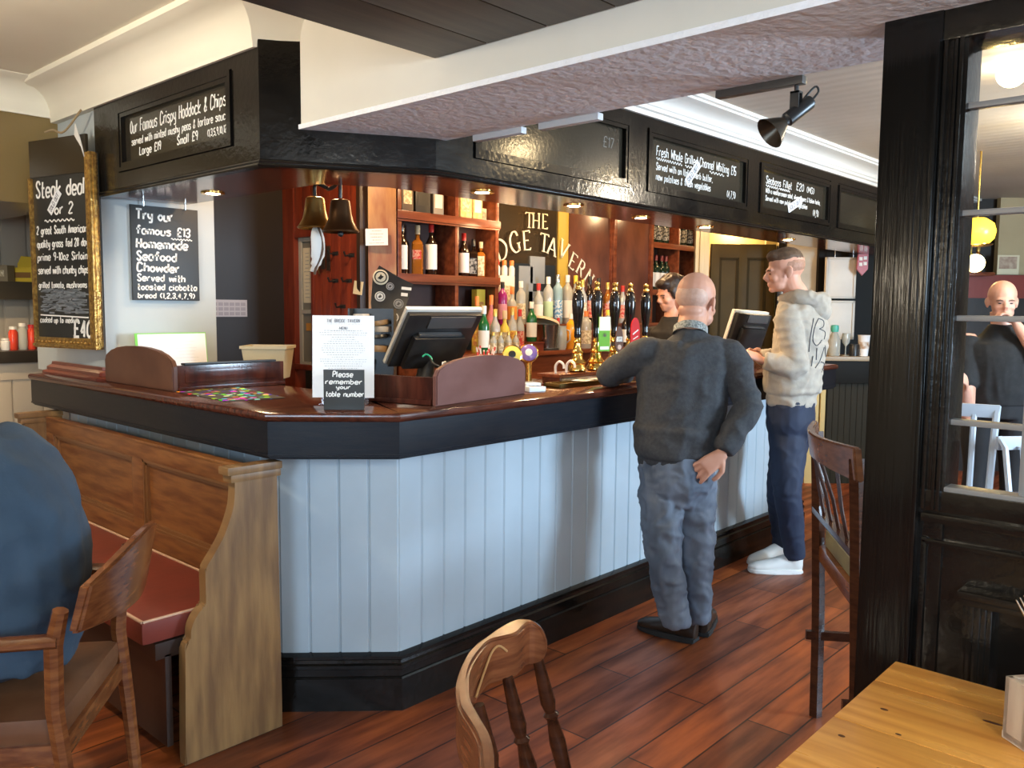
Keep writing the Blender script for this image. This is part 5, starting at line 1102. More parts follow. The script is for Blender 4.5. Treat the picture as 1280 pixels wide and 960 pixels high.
mb = M(); a = dep(468, 470, 4.05); mb.box(-.11, .11, -.05, .05, 0, .02); mb.box(-.11, -.10, -.05, .05, 0, .42); mb.box(.10, .11, -.05, .05, 0, .42); mb.box(-.11, .11, .045, .05, 0, .42); obj('rack_frame', mb, BPLASTIC, t, .4)
t.rotation_euler = (0, 0, ANG); t.location.z = 1.02
rr = random.Random(4); z = .02
for k in range(12):
    mb = M(); hh = rr.uniform(.018, .032); mb.lathe([(.038, 0), (.042, hh*.4), (.038, hh), (.0, hh)], seg=16, T=Matrix.Translation((rr.choice((-.045, .045))+rr.uniform(-.01, .01), -.005, z)) @ Matrix.Rotation(rr.uniform(-.25, .25), 4, 'Y')); z += .032
    obj('coaster', mb, mat('clip_%d' % (k % 4), ((.03, .03, .03), (.35, .33, .3), (.25, .16, .08), (.5, .48, .44))[k % 4], .35), t, .7)
st_ = thing('rack_stand', 'low dark cupboard under the coaster rack behind the counter', 'cupboard', (t.location.x, t.location.y, 0), ANG)
mb = M(); mb.box(-.22, .22, -.09, .12, 0, .99, .004); mb.box(-.23, .23, -.10, .13, .99, 1.018, .003); obj('carcass', mb, DARKWOOD, st_, .4); mb = M(); mb.box(-.20, .20, -.096, -.09, .05, .95, .002); obj('door', mb, MAHOG, st_, .4)

# ------------------------------------------------------------------ bells, hooks, cloths, notices on the red partition
t = thing('bell_bracket', 'pair of brass bells on a curved black bracket under the canopy soffit', 'bell', (2.10, 2.97, 1.93))
bx_ = 2.115
mb = M(); mb.tube(catmull([Vector((bx_, 3.065, 1.905)), Vector((bx_, 3.065, 1.955)), Vector((bx_, 3.03, 1.965)), Vector((bx_, 2.975, 1.935)), Vector((bx_, 2.93, 1.94)), Vector((bx_, 2.90, 1.955)), Vector((bx_, 2.888, 1.94)), Vector((bx_, 2.888, 1.89))], 5), .008, 8)
mb.tube([(bx_, 2.975, 1.937), (bx_-.06, 2.975, 1.955), (bx_-.105, 2.975, 1.975)], .008, 8); obj('bracket', mb, BPLASTIC, t, .8, world=True)
for y, zt, m in ((3.065, 1.91, OLDBRASS), (2.888, 1.885, mat('dark_aged_bell_bronze', (.10, .05, .022), .35, metal=.9))):
    mb = M(); mb.lathe([(0, 0), (.030, -.001), (.038, -.006), (.041, -.02), (.046, -.06), (.053, -.09), (.066, -.115), (.076, -.128), (.074, -.134), (.064, -.126), (.048, -.09), (.036, -.02), (0, -.012)], (bx_, y, zt), 30, cap=False); bl_ = obj('bell', mb, m, t, .7, world=True)
    mb = M(); mb.tube([(bx_, y, zt-.02), (bx_, y, zt-.13)], .004, 8); mb.ball((bx_, y, zt-.14), .012); o = obj('clapper', mb, BPLASTIC, bl_, .8); o.data.transform(wmat(bl_).inverted())
mb = M(); mb.tube(catmull([Vector((bx_, 3.056, 1.785)), Vector((bx_-.005, 3.04, 1.72)), Vector((bx_, 3.05, 1.66)), Vector((bx_, 3.07, 1.62)), Vector((bx_, 3.085, 1.60))], 4), [(.012, .008), (.022, .010), (.030, .012)] + [(.034, .013)]*6 + [(.026, .012)]*3 + [(.016, .01)]*5, 10); obj('bell_cloth', mb, mat('white_cloth', (.62, .60, .56), .85, bump=.15, bscale=30), t, .8, world=True)
mb = M(); mb.tube(catmull([Vector((bx_, 3.045, 1.785)), Vector((bx_+.01, 3.03, 1.69)), Vector((bx_, 3.06, 1.62)), Vector((bx_, 3.075, 1.585))], 4), .006, 8); obj('bell_cord', mb, mat('brown_cord', (.10, .06, .04), .8), t, .8, world=True)
def hookset(k, lab, px, y, Dx):
    p = onx(px, y, TX-.012) if Dx is None else dep(px, y, Dx)
    tt = thing('hook', lab, 'hook', (p.x, p.y, p.z), 0, 'hooks on the red partition')
    mb = M(); mb.box(-.006, .004, -.03, .03, -.012, .012, .002); mb.tube([(-.004, 0, 0), (-.05, 0, -.005), (-.06, 0, .02)], .006, 8); obj('hook_body', mb, BPLASTIC, tt, .7); return p
for k, (px, y, lb) in enumerate(((420, 317, 'uppermost iron hook on the red boards, right of the hanging cloth'), (440, 319, 'iron hook high on the red boards, beside the dark corner post'), (420, 351, 'middle iron hook on the red boards above the menu'), (437, 351, 'iron hook holding a small paper on the red boards'), (429, 383, 'iron hook low on the red boards just above the menu'))):
    hookset(k, lb, px, y, None)
p = onx(407, 318, TX-.02); t = thing('key_strap', 'dark leather straps and keys hanging from a hook left of the bells', 'straps', tuple(p))
mb = M(); mb.box(-.008, .0, -.05, -.015, -.10, .05, .002); mb.box(-.012, -.004, -.005, .04, -.09, .06, .002); mb.tube([(0, .0, .06), (-.02, .0, .07), (-.03, 0, .05)], .005, 6); obj('strap', mb, mat('dark_leather', (.03, .018, .012), .5), t, .6); mb = M(); mb.tube([(-.01, .055, .02), (-.01, .06, -.09), (-.01, .05, -.12)], .005, 6); obj('key', mb, OLDBRASS, t, .6)
def paper(name, label, pts, D, m, cat='notice', rows=6, group=None, seed=3):
    bl, tl, tr_, br = [dep(x, y, d) for (x, y), d in zip(pts, D)]
    c = (bl+br)/2; t = thing(name, label, cat, tuple(c), 0, group); T = frame(bl, br-bl, tl-bl); w = (br-bl).length; h = (tl-bl).length
    mb = M(); mb.box(0, w, 0, h, -.002, .0, 0, T); s = obj('sheet', mb, m, t, .4, world=True)
    if rows:
        mb = M(); lines(mb, T, w, h, rows, .14, h*.035, seed); obj('print', mb, INK, s, .4); 
        s.children[0].data.transform(wmat(s).inverted())
    return t
paper('paper_notice', 'white notice with clipped corners pinned to the worn pale board', ((457, 307), (456, 286), (485, 284.5), (485, 306.5)), (4.9, 4.9, 4.9, 4.9), PAPER, rows=5)
bpx = [onx(x, y, TX-.03) for x, y in ((442, 366), (441, 350), (453, 350))]
paper('paper_notice', 'small cream slip hanging beside the dark corner post', ((441, 367), (441, 350.5), (454, 350.5), (452, 369)), (5.0, 5.0, 4.95, 4.95), CREAMPAPER, rows=0)
p0_ = ony(264, 396, 4.85); p1_ = ony(309, 375, 4.85)
t = thing('wall_calendar', 'white calendar sheet on the dark passage wall beside the pillar', 'calendar', ((p0_.x+p1_.x)/2, 4.85, p0_.z))
mb = M(); mb.box(p0_.x, p1_.x, 4.852, 4.858, p0_.z, p1_.z); obj('sheet', mb, mat('lilac_paper', (.55, .53, .55), .7), t, .4, world=True)
mb = M(); w = p1_.x-p0_.x; h = p1_.z-p0_.z
for i in range(6):
    for j in range(3): mb.box(p0_.x+w*(.05+.155*i), p0_.x+w*(.17+.155*i), 4.8505, 4.852, p0_.z+h*(.08+.28*j), p0_.z+h*(.28+.28*j))
obj('printed_days', mb, mat('grey_lilac_print', (.38, .36, .40), .7), t, .4, world=True)

# ------------------------------------------------------------------ chalkboards at the pillar
t = thing('chowder_chalkboard', 'black chowder chalkboard hanging by chains on the grey-blue wall', 'chalkboard', (1.9, 4.0, 1.5))
a = ony(166.5, 375, 4.0); b = ony(247, 263, 4.0); w = b.x-a.x; h = b.z-a.z
T = frame((a.x, 4.0, a.z), (1, 0, 0), (0, 0, 1))
mb = M(); mb.box(0, w, 0, h, -.012, 0, .002, T); obj('board', mb, SLATE, t, .4, world=True)
mb = M(); k = h/1.0
for txt, y, hh, wt, wd in (('Try our', .855, .10, .0088, .56), ('famous £13', .70, .085, .0078, .82), ('Homemade', .555, .095, .0088, .78), ('Seafood', .425, .09, .0085, .60), ('Chowder', .305, .09, .0085, .64), ('Served with', .205, .07, .0070, .72), ('toasted ciabatta', .112, .062, .0062, .90), ('bread (1,2,3,4,7,9)', .025, .052, .0055, .86)):
    write(mb, txt, T @ Matrix.Translation((0, 0, .0005)), w*.07, y*h, hh*h, wt, w*wd, slant=.05)
squiggle(mb, T, w*.58, w*.90, h*.665, h*.008, 7, .004)
obj('lettering', mb, CHALK, t, .4, world=True)
for fx in (.18, .80):
    mb = M(); mb.tube([(a.x+w*fx, 3.995, b.z-.005), (a.x+w*fx, 3.995, b.z+.03), (a.x+w*fx+.006, 3.99, b.z+.05), (a.x+w*fx, 3.985, b.z+.09)], .0035, 6); mb.lathe([(.006, -.004), (.006, .004)], (a.x+w*fx, 3.992, b.z+.10), 10); obj('hook_chain', mb, STEEL, t, .7, world=True)

t = thing('steak_chalkboard', 'tall gilt framed steak deal chalkboard fixed to the pillar', 'chalkboard', (1.55, 4.2, 1.2))
c0 = Vector((1.556, 4.055, 0)); d = (Vector((1.462, 4.455, 0))-c0).normalized()     # from the near edge towards the far edge
n_ = Vector((-d.y, d.x, 0)); 
if n_.x > 0: n_ = -n_
def onp(x, y): r_ = ray(x, y); s_ = (c0-CAM).dot(n_)/r_.dot(n_); return CAM + r_*s_
far = onp(47, 430); near = onp(128, 441); topn = onp(121, 190)
wd = (Vector((far.x, far.y, 0))-Vector((near.x, near.y, 0))).length; zb = (near.z+far.z)/2; zt = topn.z
T = frame((far.x-.006, far.y-.012, zb), Vector((near.x-far.x, near.y-far.y, 0)), (0, 0, 1)); hh = zt-zb
mb = M(); mb.box(.0, wd, 0, hh, -.014, -.002, 0, T); obj('board', mb, SLATE, t, .4, world=True)
GILT = mat('gilt_frame', (.62, .38, .10), .3, (.30, .16, .05), 60, metal=.75, bump=.35, bscale=90)
mb = M(); fw_ = .062
for u0, u1, v0, v1 in ((0, .016, 0, hh*.90), (wd-fw_, wd, 0, hh), (0, wd, 0, .05)):
    mb.box(u0, u1, v0, v1, -.014, .014, .004, T)
mb.box(wd-.018, wd-.002, 0, hh, .012, .028, .005, T); mb.box(wd-.05, wd-.03, 0, hh, .012, .020, .004, T); mb.box(0, wd, .006, .02, .012, .022, .004, T); obj('gilt_moulding', mb, GILT, t, .4, world=True)
mb = M(); nb = 46
for k in range(nb): mb.ball(tuple(T @ Vector((wd-.024, hh*(k+.5)/nb, .014))), (.006, .006, .009), u=8, v=6)
for k in range(18): mb.ball(tuple(T @ Vector((wd*(k+.5)/18, .030, .014))), (.008, .006, .006), u=8, v=6)
obj('carved_beading', mb, GILT, t, .8, world=True)
mb = M(); T3 = T @ Matrix.Translation((.016, 0, -.0018)); wi = wd-fw_-.02
def wr(txt, yv, hv, wt, x0, w0): write(mb, txt, T3, wi*x0, hh*yv, hh*hv, wt, wi*w0)
wr('Steak deal', .80, .080, .0095, .06, .92); wr('for 2', .705, .055, .0075, .30, .45)
squiggle(mb, T3, wi*.2, wi*.75, hh*.672, hh*.006, 7, .005)
for txt, yv, w0 in (('2 great South American', .605, .94), ('quality grass fed 28 day', .535, .95), ('prime 9-10oz Sirloin', .465, .93), ('served with chunky chips', .395, .94)): wr(txt, yv, .040, .0052, .04, w0)
wr('grilled tomato, mushrooms', .320, .032, .0042, .04, .90); wr('cooked up to medium', .135, .030, .0042, .04, .72); wr('£40', .065, .085, .0120, .66, .36)
mb.ribbon([Vector((wi*.05, hh*.175)), Vector((wi*.94, hh*.165))], .006, T3)
obj('lettering', mb, CHALK, t, .4, world=True)
mb = M(); rr = random.Random(8)
for k in range(150):
    u = wi*rr.uniform(.04, .80); v = hh*rr.uniform(.185, .31); mb.ribbon([Vector((u, v)), Vector((u+wi*rr.uniform(.06, .2), v+hh*rr.uniform(-.008, .008)))], hh*rr.uniform(.004, .010), T3, .0004)
sm_ = obj('rubbed_chalk', mb, mat('rubbed_chalk', (.20, .22, .24), .8), t, .4, world=True); sm_['kind'] = 'stuff'
sold_T = T3
mb = M(); R = T3 @ Matrix.Translation((wi*.34, hh*.70, .002)) @ Matrix.Rotation(.85, 4, 'Z'); mb.box(0, .125, 0, .04, 0, .001, 0, R); st = obj('sold_out_strip', mb, PAPER, t, .3, world=True)
mb = M(); write(mb, 'SOLD OUT', R @ Matrix.Translation((0, 0, .001)), .012, .010, .020, .0032, .10); o = obj('print', mb, INK, st, .3); o.data.transform(wmat(st).inverted())
t = thing('hanging_ribbon', 'white ribbon and string tied over the top of the steak board', 'ribbon', tuple(T @ Vector((wd-.05, hh+.02, .02))))
mb = M(); mb.prism([(wd-.085, hh+.125), (wd-.055, hh+.06), (wd-.035, hh-.0), (wd-.03, hh-.025), (wd-.05, hh+.02), (wd-.095, hh+.075)], T @ Matrix.Translation((0, 0, .031)), .003); obj('white_ribbon', mb, mat('white_cloth', (.62, .60, .56)), t, .4, world=True)
mb = M(); mb.tube(catmull([T @ Vector((wd*.82, hh+.19, .0)), T @ Vector((wd*.62, hh+.10, .02)), T @ Vector((wd*.45, hh+.115, .02)), T @ Vector((wd*.33, hh+.11, .02))], 5), .005, 6); obj('string', mb, mat('brown_string', (.30, .22, .12), .8), t, .8, world=True)
mb = M(); mb.box(.0, wd-fw_-.001, hh*.905, hh+.085, -.012, .002, .003, T); obj('dark_head_panel', mb, mat('dark_brown_head_panel', (.035, .025, .014), .3), bpy.data.objects['steak_chalkboard'], .4, world=True)

# ------------------------------------------------------------------ alcove shelves to the far left
t = thing('alcove_shelf', 'pale wooden shelf with a dark edge in the alcove left of the pillar', 'shelf', (1.6, 5.9, 1.5))
mb = M(); mb.box(0.2, 2.5, 5.84, 5.99, 1.56, 1.585, .003); obj('board', mb, OAK, t, .4, world=True); mb = M(); mb.box(.2, 2.5, 5.82, 5.845, 1.475, 1.585, .003); obj('front_edge', mb, mat('dark_shelf_edge', (.05, .04, .025), .5), t, .4, world=True)
t = thing('alcove_counter', 'low dark topped counter in the alcove left of the pillar', 'counter', (1.6, 5.7, 0))
mb = M(); mb.box(.2, 2.5, 5.52, 5.985, 1.10, 1.17, .004); obj('dark_top', mb, mat('dark_counter_top', (.03, .024, .018), .35), t, .4, world=True); mb = M(); mb.box(.2, 2.5, 5.56, 5.98, 0, 1.10); mb.box(.2, 2.5, 5.545, 5.56, 1.0, 1.10)
for k in range(14): mb.box(.21+k*.165, .365+k*.165, 5.55, 5.565, 0, 1.0, .004)
obj('boarded_base', mb, mat('cream_matchboard', (0, 0, 0)), t, .4, world=True)
YB = mat('bright_yellow_card', (.75, .52, .04), .45)
def apos(px, z, Y): p = ony(px, 388, Y); return (p.x, Y, z)
t = thing('snack_box', 'bright yellow snack box with an arched back on the alcove shelf', 'box', apos(33, 1.5855, 5.92), ANG)
mb = M(); mb.box(-.085, .085, -.04, .04, 0, .09, .003); mb.prism([(-.085, .0), (.085, .0), (.085, .10), (.04, .16), (-.04, .165), (-.06, .12), (-.085, .11)], UPR @ Matrix.Translation((0, 0, -.04)), .006); obj('card_box', mb, YB, t, .4); mb = M(); mb.box(-.06, .06, -.042, -.04, .025, .06); obj('brown_label', mb, mat('brown_print', (.25, .12, .03), .5), t, .4)
t = thing('snack_box', 'dull brown box beside the yellow snack box on the alcove shelf', 'box', apos(6, 1.5855, 5.92), ANG)
mb = M(); mb.box(-.05, .05, -.04, .04, 0, .10, .003); obj('card_box', mb, mat('dull_card', (.25, .20, .12), .6), t, .4); mb = M(); mb.box(-.03, .03, -.042, -.04, .03, .07); obj('label', mb, L_CREAM, t, .4)
REDJ = mat('red_sauce_glass', (.65, .06, .03), .15)
for k, (px, h, m, cp_, lb) in enumerate(((5, .07, C_WHITE, C_WHITE, 'white cup at the left of the jars on the alcove counter'), (15, .14, REDJ, C_WHITE, 'red jar with white lid at the left on the alcove counter'), (27, .16, G_CLEAR, C_WHITE, 'tall clear jar with white lid on the alcove counter'), (38.5, .15, REDJ, C_RED, 'red sauce bottle standing beside the glass tumbler on the alcove counter'), (50, .15, G_CLEAR, C_WHITE, 'clear glass with pencils next to the gilt frame on the alcove counter'))):
    t = thing('jar', lb, 'jar', apos(px, 1.1705, 5.66), 0, 'jars on the alcove counter')
    mb = M(); mb.lathe([(.022, 0), (.026, .01), (.026, h*.75), (.018, h*.85), (.018, h*.9)], seg=16); obj('glass_body', mb, m, t, .8); mb = M(); mb.lathe([(.021, h*.88), (.021, h), (.016, h+.002)], seg=16); obj('lid', mb, cp_, t, .7)
    if k == 4:
        for j in range(3): mb = M(); mb.tube([(0, 0, h), (.02*(j-1)+.03*(j == 2), 0, h+.09)], .004, 6); obj('pencil', mb, OAK, t, .7)

# ------------------------------------------------------------------ lighting track and spotlight under the plaster beam
t = thing('lighting_track', 'grey lighting track in three lengths along the edge of the plaster beam', 'lighting track', (2.19, 1.6, 2.05))
TRK = mat('pale_grey_track', (.50, .52, .54), .35)
for (x0, y0), (x1, y1), m in (((594, 166), (655, 159), TRK), ((676, 156), (751, 141), TRK), ((897, 118), (1006, 100), mat('dark_track', (.06, .055, .05), .3))):
    a = onx(x0, y0, 2.19); b = onx(x1, y1, 2.19); mb = M(); mb.beam((2.19, a.y, 2.050), (2.19, b.y, 2.050), .028, .022, bev=.004); s_ = obj('track_length', mb, m, t, .4, world=True)
sp = onx(996, 103, 2.19)
t = thing('spotlight', 'black spotlight with a flared shade hanging from the track near the post', 'spotlight', (2.19, sp.y, 2.036))
y = sp.y
mb = M(); mb.tube([(2.19, y, 2.038), (2.19, y, 2.022)], .006, 8); mb.box(2.178, 2.182, y-.012, y+.012, 1.965, 2.022); mb.box(2.198, 2.202, y-.012, y+.012, 1.965, 2.022); mb.box(2.178, 2.202, y-.012, y+.012, 2.018, 2.023); obj('yoke', mb, BPLASTIC, t, .6, world=True)
dv = (-RT*.8 - Vector((0, 0, .62)) - FD*.15).normalized(); c = Vector((2.19, y, 1.968))
R = frame((0, 0, 0), dv.orthogonal(), dv.cross(dv.orthogonal())); R.translation = c
mb = M(); mb.lathe([(.0, -.055), (.016, -.054), (.019, -.048), (.019, .030), (.015, .034), (.015, .042), (0, .042)], seg=20, T=R, cap=False); obj('lamp_body', mb, BPLASTIC, t, .7, world=True)
mb = M(); mb.lathe([(.013, .038), (.020, .048), (.030, .066), (.044, .092), (.042, .092), (.028, .068), (.012, .044)], seg=24, T=R, cap=False); obj('flared_shade', mb, mat('dark_bronze_shade', (.06, .045, .03), .3, metal=.6), t, .7, world=True)
q = c-dv*.055; mb = M(); mb.tube(catmull([q, q-dv*.025+UP*.01, q-dv*.012+UP*.03, c-dv*.02+UP*.018], 4), .003, 6); obj('cable', mb, RUBBER, t, .8, world=True)

# brass ceiling lamp and yellow lantern seen past the glazing bars
p = dep(1266, 70, 3.6)
t = thing('ceiling_lamp', 'brass ceiling lamp with a lit white globe, top corner beyond the glass', 'ceiling lamp', (p.x, p.y, CEIL_Z))
mb = M(); zc = p.z+.06; mb.lathe([(.03, CEIL_Z-.003), (.03, zc+.06), (.07, zc+.04), (.085, zc+.02), (.090, zc-.005), (.07, zc-.01), (.03, zc-.01)], (p.x, p.y, 0), 28); obj('brass_fitting', mb, BRASS, t, .6, world=True)
mb = M(); mb.ball((p.x, p.y, zc-.03), (.068, .068, .055)); obj('globe', mb, mat('lit_globe', (1, .9, .7), .4, emit=(1, .80, .45), estr=22), t, .9, world=True)
mb = M(); mb.tube([dep(1210, 75, 3.6), dep(1250, 76, 3.6)], .006, 8); obj('arm', mb, BRASS, t, .8, world=True)
o = point((0, 0, 0), 10, (1, .75, .4)); o.parent = t; o.location = (0, 0, zc-.13-CEIL_Z)
p = dep(1221, 291, 5.6)
t = thing('hanging_lantern', 'lit yellow glass lantern above the red bar front beyond the window', 'lantern', (p.x, p.y, p.z))
mb = M(); mb.lathe([(0, .10), (.05, .095), (.10, .06), (.115, .01), (.105, -.04), (.07, -.075), (.05, -.08), (0, -.08)], seg=26, cap=False); obj('yellow_shade', mb, mat('lit_yellow_glass', (.9, .6, .05), .3, emit=(1, .58, .03), estr=2.6), t, .9)
mb = M(); mb.ball((.03, -.02, -.055), .028); obj('bulb', mb, LAMP, t, .9); mb = M(); mb.tube([(0, 0, .10), (0, 0, CEIL_Z-p.z)], .007, 8); mb.lathe([(.06, -.09), (.10, -.08), (.10, -.075), (.06, -.07)], seg=22); obj('brass_stem', mb, BRASS, t, .8)
o = point((0, 0, 0), 7, (1, .7, .25)); o.parent = t; o.location = (0, 0, -.2)

# ------------------------------------------------------------------ people
from mathutils import noise
SKIN = mat('pale_pink_skin', (.62, .33, .23), .48, (.55, .26, .17), 9, bump=.04, bscale=60)
SKIN2 = mat('ruddy_skin', (.68, .37, .27), .48, (.62, .30, .20), 9, bump=.04, bscale=60)
def fuse(name, mb, voxel, m, parent, smooth_it=4, wr=None, world=True):
    """one continuous surface from overlapping volumes"""
    bmesh.ops.recalc_face_normals(mb.b, faces=mb.b.faces)
    me = bpy.data.meshes.new('tmp'); mb.b.to_mesh(me); mb.b.free()
    o = bpy.data.objects.new('tmp', me); COL.objects.link(o)
    r = o.modifiers.new('r', 'REMESH'); r.mode = 'VOXEL'; r.voxel_size = voxel
    if smooth_it:
        s = o.modifiers.new('s', 'SMOOTH'); s.factor = .5; s.iterations = smooth_it
    dg = bpy.context.evaluated_depsgraph_get(); dg.update()
    nm = bpy.data.meshes.new_from_object(o.evaluated_get(dg)); bpy.data.objects.remove(o); bpy.data.meshes.remove(me)
    if wr: wr(nm)
    if world and parent is not None: nm.transform(wmat(parent).inverted())
    nm.materials.clear(); nm.name = name
    nm.materials.append(m)
    q = bpy.data.objects.new(name, nm); COL.objects.link(q); q.parent = parent
    for p in nm.polygons: p.use_smooth = True
    return q
def folds(amp, sc, off=0, dirs=((1, 1, .45),), ridged=True):
    def f(me):
        me.update()
        no = [v.normal.copy() for v in me.vertices]
        for v, n in zip(me.vertices, no):
            h = 0
            for d in dirs:
                p = Vector((v.co.x*d[0]+off, v.co.y*d[1]-off, v.co.z*d[2]))*sc
                k = noise.noise(p + 0.6*noise.noise_vector(p*.7)); h += (1-abs(k)*2.4) if ridged else k
            v.co += n*amp*h
    return f
def ball_at(mb, R, c, r, rot=None, u=18, v=12): mb.ball(tuple(R @ Vector(c)), r, (R.to_3x3().to_4x4() @ (rot or Matrix())), u, v)
def head_parts(mb, R, sc=1.0, ear=True, jaw=1.0, fat=1.0):
    """skull, face, nose, lips and ears in frame R: x to the person's right, y forward, z up, origin under the skull"""
    b = lambda c, r, rot=None: ball_at(mb, R, Vector(c)*sc, [k*sc for k in r], rot)
    b((0, -.014, .146), (.077*fat, .097, .090)); b((0, .030, .095), (.063*fat, .064, .085)); b((0, .040, .045), (.053*fat*jaw, .052, .042)); b((0, .076, .020), (.024*jaw, .020, .018))
    b((0, .080, .127), (.052, .016, .013)); b((0, .098, .074), (.019, .013, .010)); b((0, .090, .051), (.025, .011, .007)); b((0, .088, .040), (.021, .011, .007))
    for s in (-1, 1):
        b((s*.036, .066, .080), (.024, .022, .024)); b((s*.030, .078, .106), (.014, .009, .007))
        if ear:
            e = Matrix.Rotation(s*.35, 4, 'Z') @ Matrix.Rotation(.15, 4, 'X')
            b((s*.078*fat, -.006, .100), (.007, .020, .032), e); b((s*.083*fat, -.014, .106), (.006, .014, .024), e); b((s*.075*fat, .000, .078), (.007, .010, .012), e)
    mb.tube([R @ (Vector(p)*sc) for p in ((0, .084, .124), (0, .100, .098), (0, .112, .078))], [.009*sc, .012*sc, .014*sc], 10)
def eyes(R, sc, parent, open_=1.0, brow=None):
    for s in (-1, 1):
        mb = M(); ball_at(mb, R, Vector((s*.030, .0855, .1045))*sc, (.011*sc, .006*sc, .0052*sc*open_), None, 12, 8); obj('eye', mb, mat('dark_eye', (.03, .02, .015), .25), parent, 1.2, world=True)
        if brow:
            mb = M(); mb.tube([R @ (Vector((s*.014, .093, .121))*sc), R @ (Vector((s*.032, .0945, .126))*sc), R @ (Vector((s*.050, .083, .120))*sc)], [.003*sc, .004*sc, .002*sc], 8); obj('eyebrow', mb, brow, parent, 1.2, world=True)
def hand_parts(mb, wrist, d, nrm, thumb_side, curl=.5, sc=1.0, spread=.08):
    """palm, four unequal fingers bent at the knuckles and a thumb from the side of the palm; nrm points out of the back of the hand"""
    w = Vector(wrist); d = Vector(d).normalized(); n = Vector(nrm); n = (n-d*n.dot(d)).normalized(); s = d.cross(n)*thumb_side
    kn = w+d*.085*sc
    mb.tube([w-d*.012*sc, w+d*.02*sc, w+d*.055*sc, kn], [(.024*sc, .018*sc), (.031*sc, .017*sc), (.038*sc, .015*sc), (.038*sc, .012*sc)], 14, side=s)
    for k, (off, L) in enumerate(((.028, .072), (.010, .080), (-.009, .074), (-.027, .058))):
        p = kn+s*off*sc-d*.004*sc; dd = (d+s*off*spread/.03).normalized(); pts = [p]; a = curl*.45; Ls = (.46, .30, .24)
        for j in range(3):
            a += curl*(.35, .55, .4)[j]; q = dd*math.cos(a)-n*math.sin(a); p = p+q*L*sc*Ls[j]; pts.append(p)
        mb.tube(pts, [.0095*sc, .009*sc, .0085*sc, .0068*sc], 10)
    t0 = w+d*.018*sc+s*.026*sc; t1 = t0+(d*.55+s*.75-n*.25).normalized()*.036*sc; t2 = t1+(d*.9+s*.25-n*.35).normalized()*.032*sc; t3 = t2+(d*.95-n*.35).normalized()*.022*sc
    mb.tube([w+d*.01*sc+s*.008*sc, t0, t1, t2, t3], [.014*sc, .014*sc, .0115*sc, .0105*sc, .008*sc], 10)
def smooth_path(pts, rad, k=4):
    P = [Vector(p) for p in pts]; Rr = [Vector((r if isinstance(r, tuple) else (r, r))) for r in rad]
    return catmull(P, k), [tuple(v) for v in catmull(Rr, k)]
def limb(mb, pts, rad, side, seg=18):
    p, r = smooth_path(pts, rad); mb.tube(p, r, seg, side=side)
def shoe(name, parent, heel, d, m, sole, L=.285, hi=.0, W=.05):
    heel = Vector(heel); d = Vector(d); d.z = 0; d.normalize(); x = Vector((d.y, -d.x, 0))
    T = Matrix(((x.x, d.x, 0, heel.x), (x.y, d.y, 0, heel.y), (0, 0, 1, heel.z), (0, 0, 0, 1)))
    mb = M()
    st = [(-.004, .026, .040, .052), (.02, .034, .05, .052), (.06, .037, .055, .055), (.10, .038, .048, .052), (.15, .044, .038, .042), (.20, .048, .032, .036), (.25, .042, .026, .030), (.278, .026, .018, .024), (.287, .010, .008, .020)]
    k = L/.287
    mb.tube([T @ Vector((0, a*k, zc)) for a, w, h, zc in st], [(w*W/.05, h) for a, w, h, zc in st], 16, side=x)
    mb.tube([T @ Vector((0, .045*k, .05)), T @ Vector((0, .035*k, .115))], [(.038, .052), (.040, .050)], 16, side=x)
    u = fuse(name, mb, .006, m, parent, 3)
    mb = M(); out = [(w*W/.05+.003, a*k) for a, w, h, zc in st]; pts = [(ww, a) for ww, a in out]+[(-ww, a) for ww, a in out[::-1]]
    mb.prism(pts, T, .026, .006); s = obj('sole', mb, sole, u, .8); s.data.transform(wmat(parent).inverted())
    return u
def hframe(o, fwd, up=(0, 0, 1)):
    f = Vector(fwd).normalized(); u = Vector(up); u = (u-f*u.dot(f)).normalized(); r = f.cross(u)
    return Matrix(((r.x, f.x, u.x, o[0]), (r.y, f.y, u.y, o[1]), (r.z, f.z, u.z, o[2]), (0, 0, 0, 1)))
ZU = Vector((0, 0, 1))
def denim(name, c1, c2): return mat(name, c1, .75, c2, 7, (1, 1, .35), bump=.06, bscale=60, detail=5)

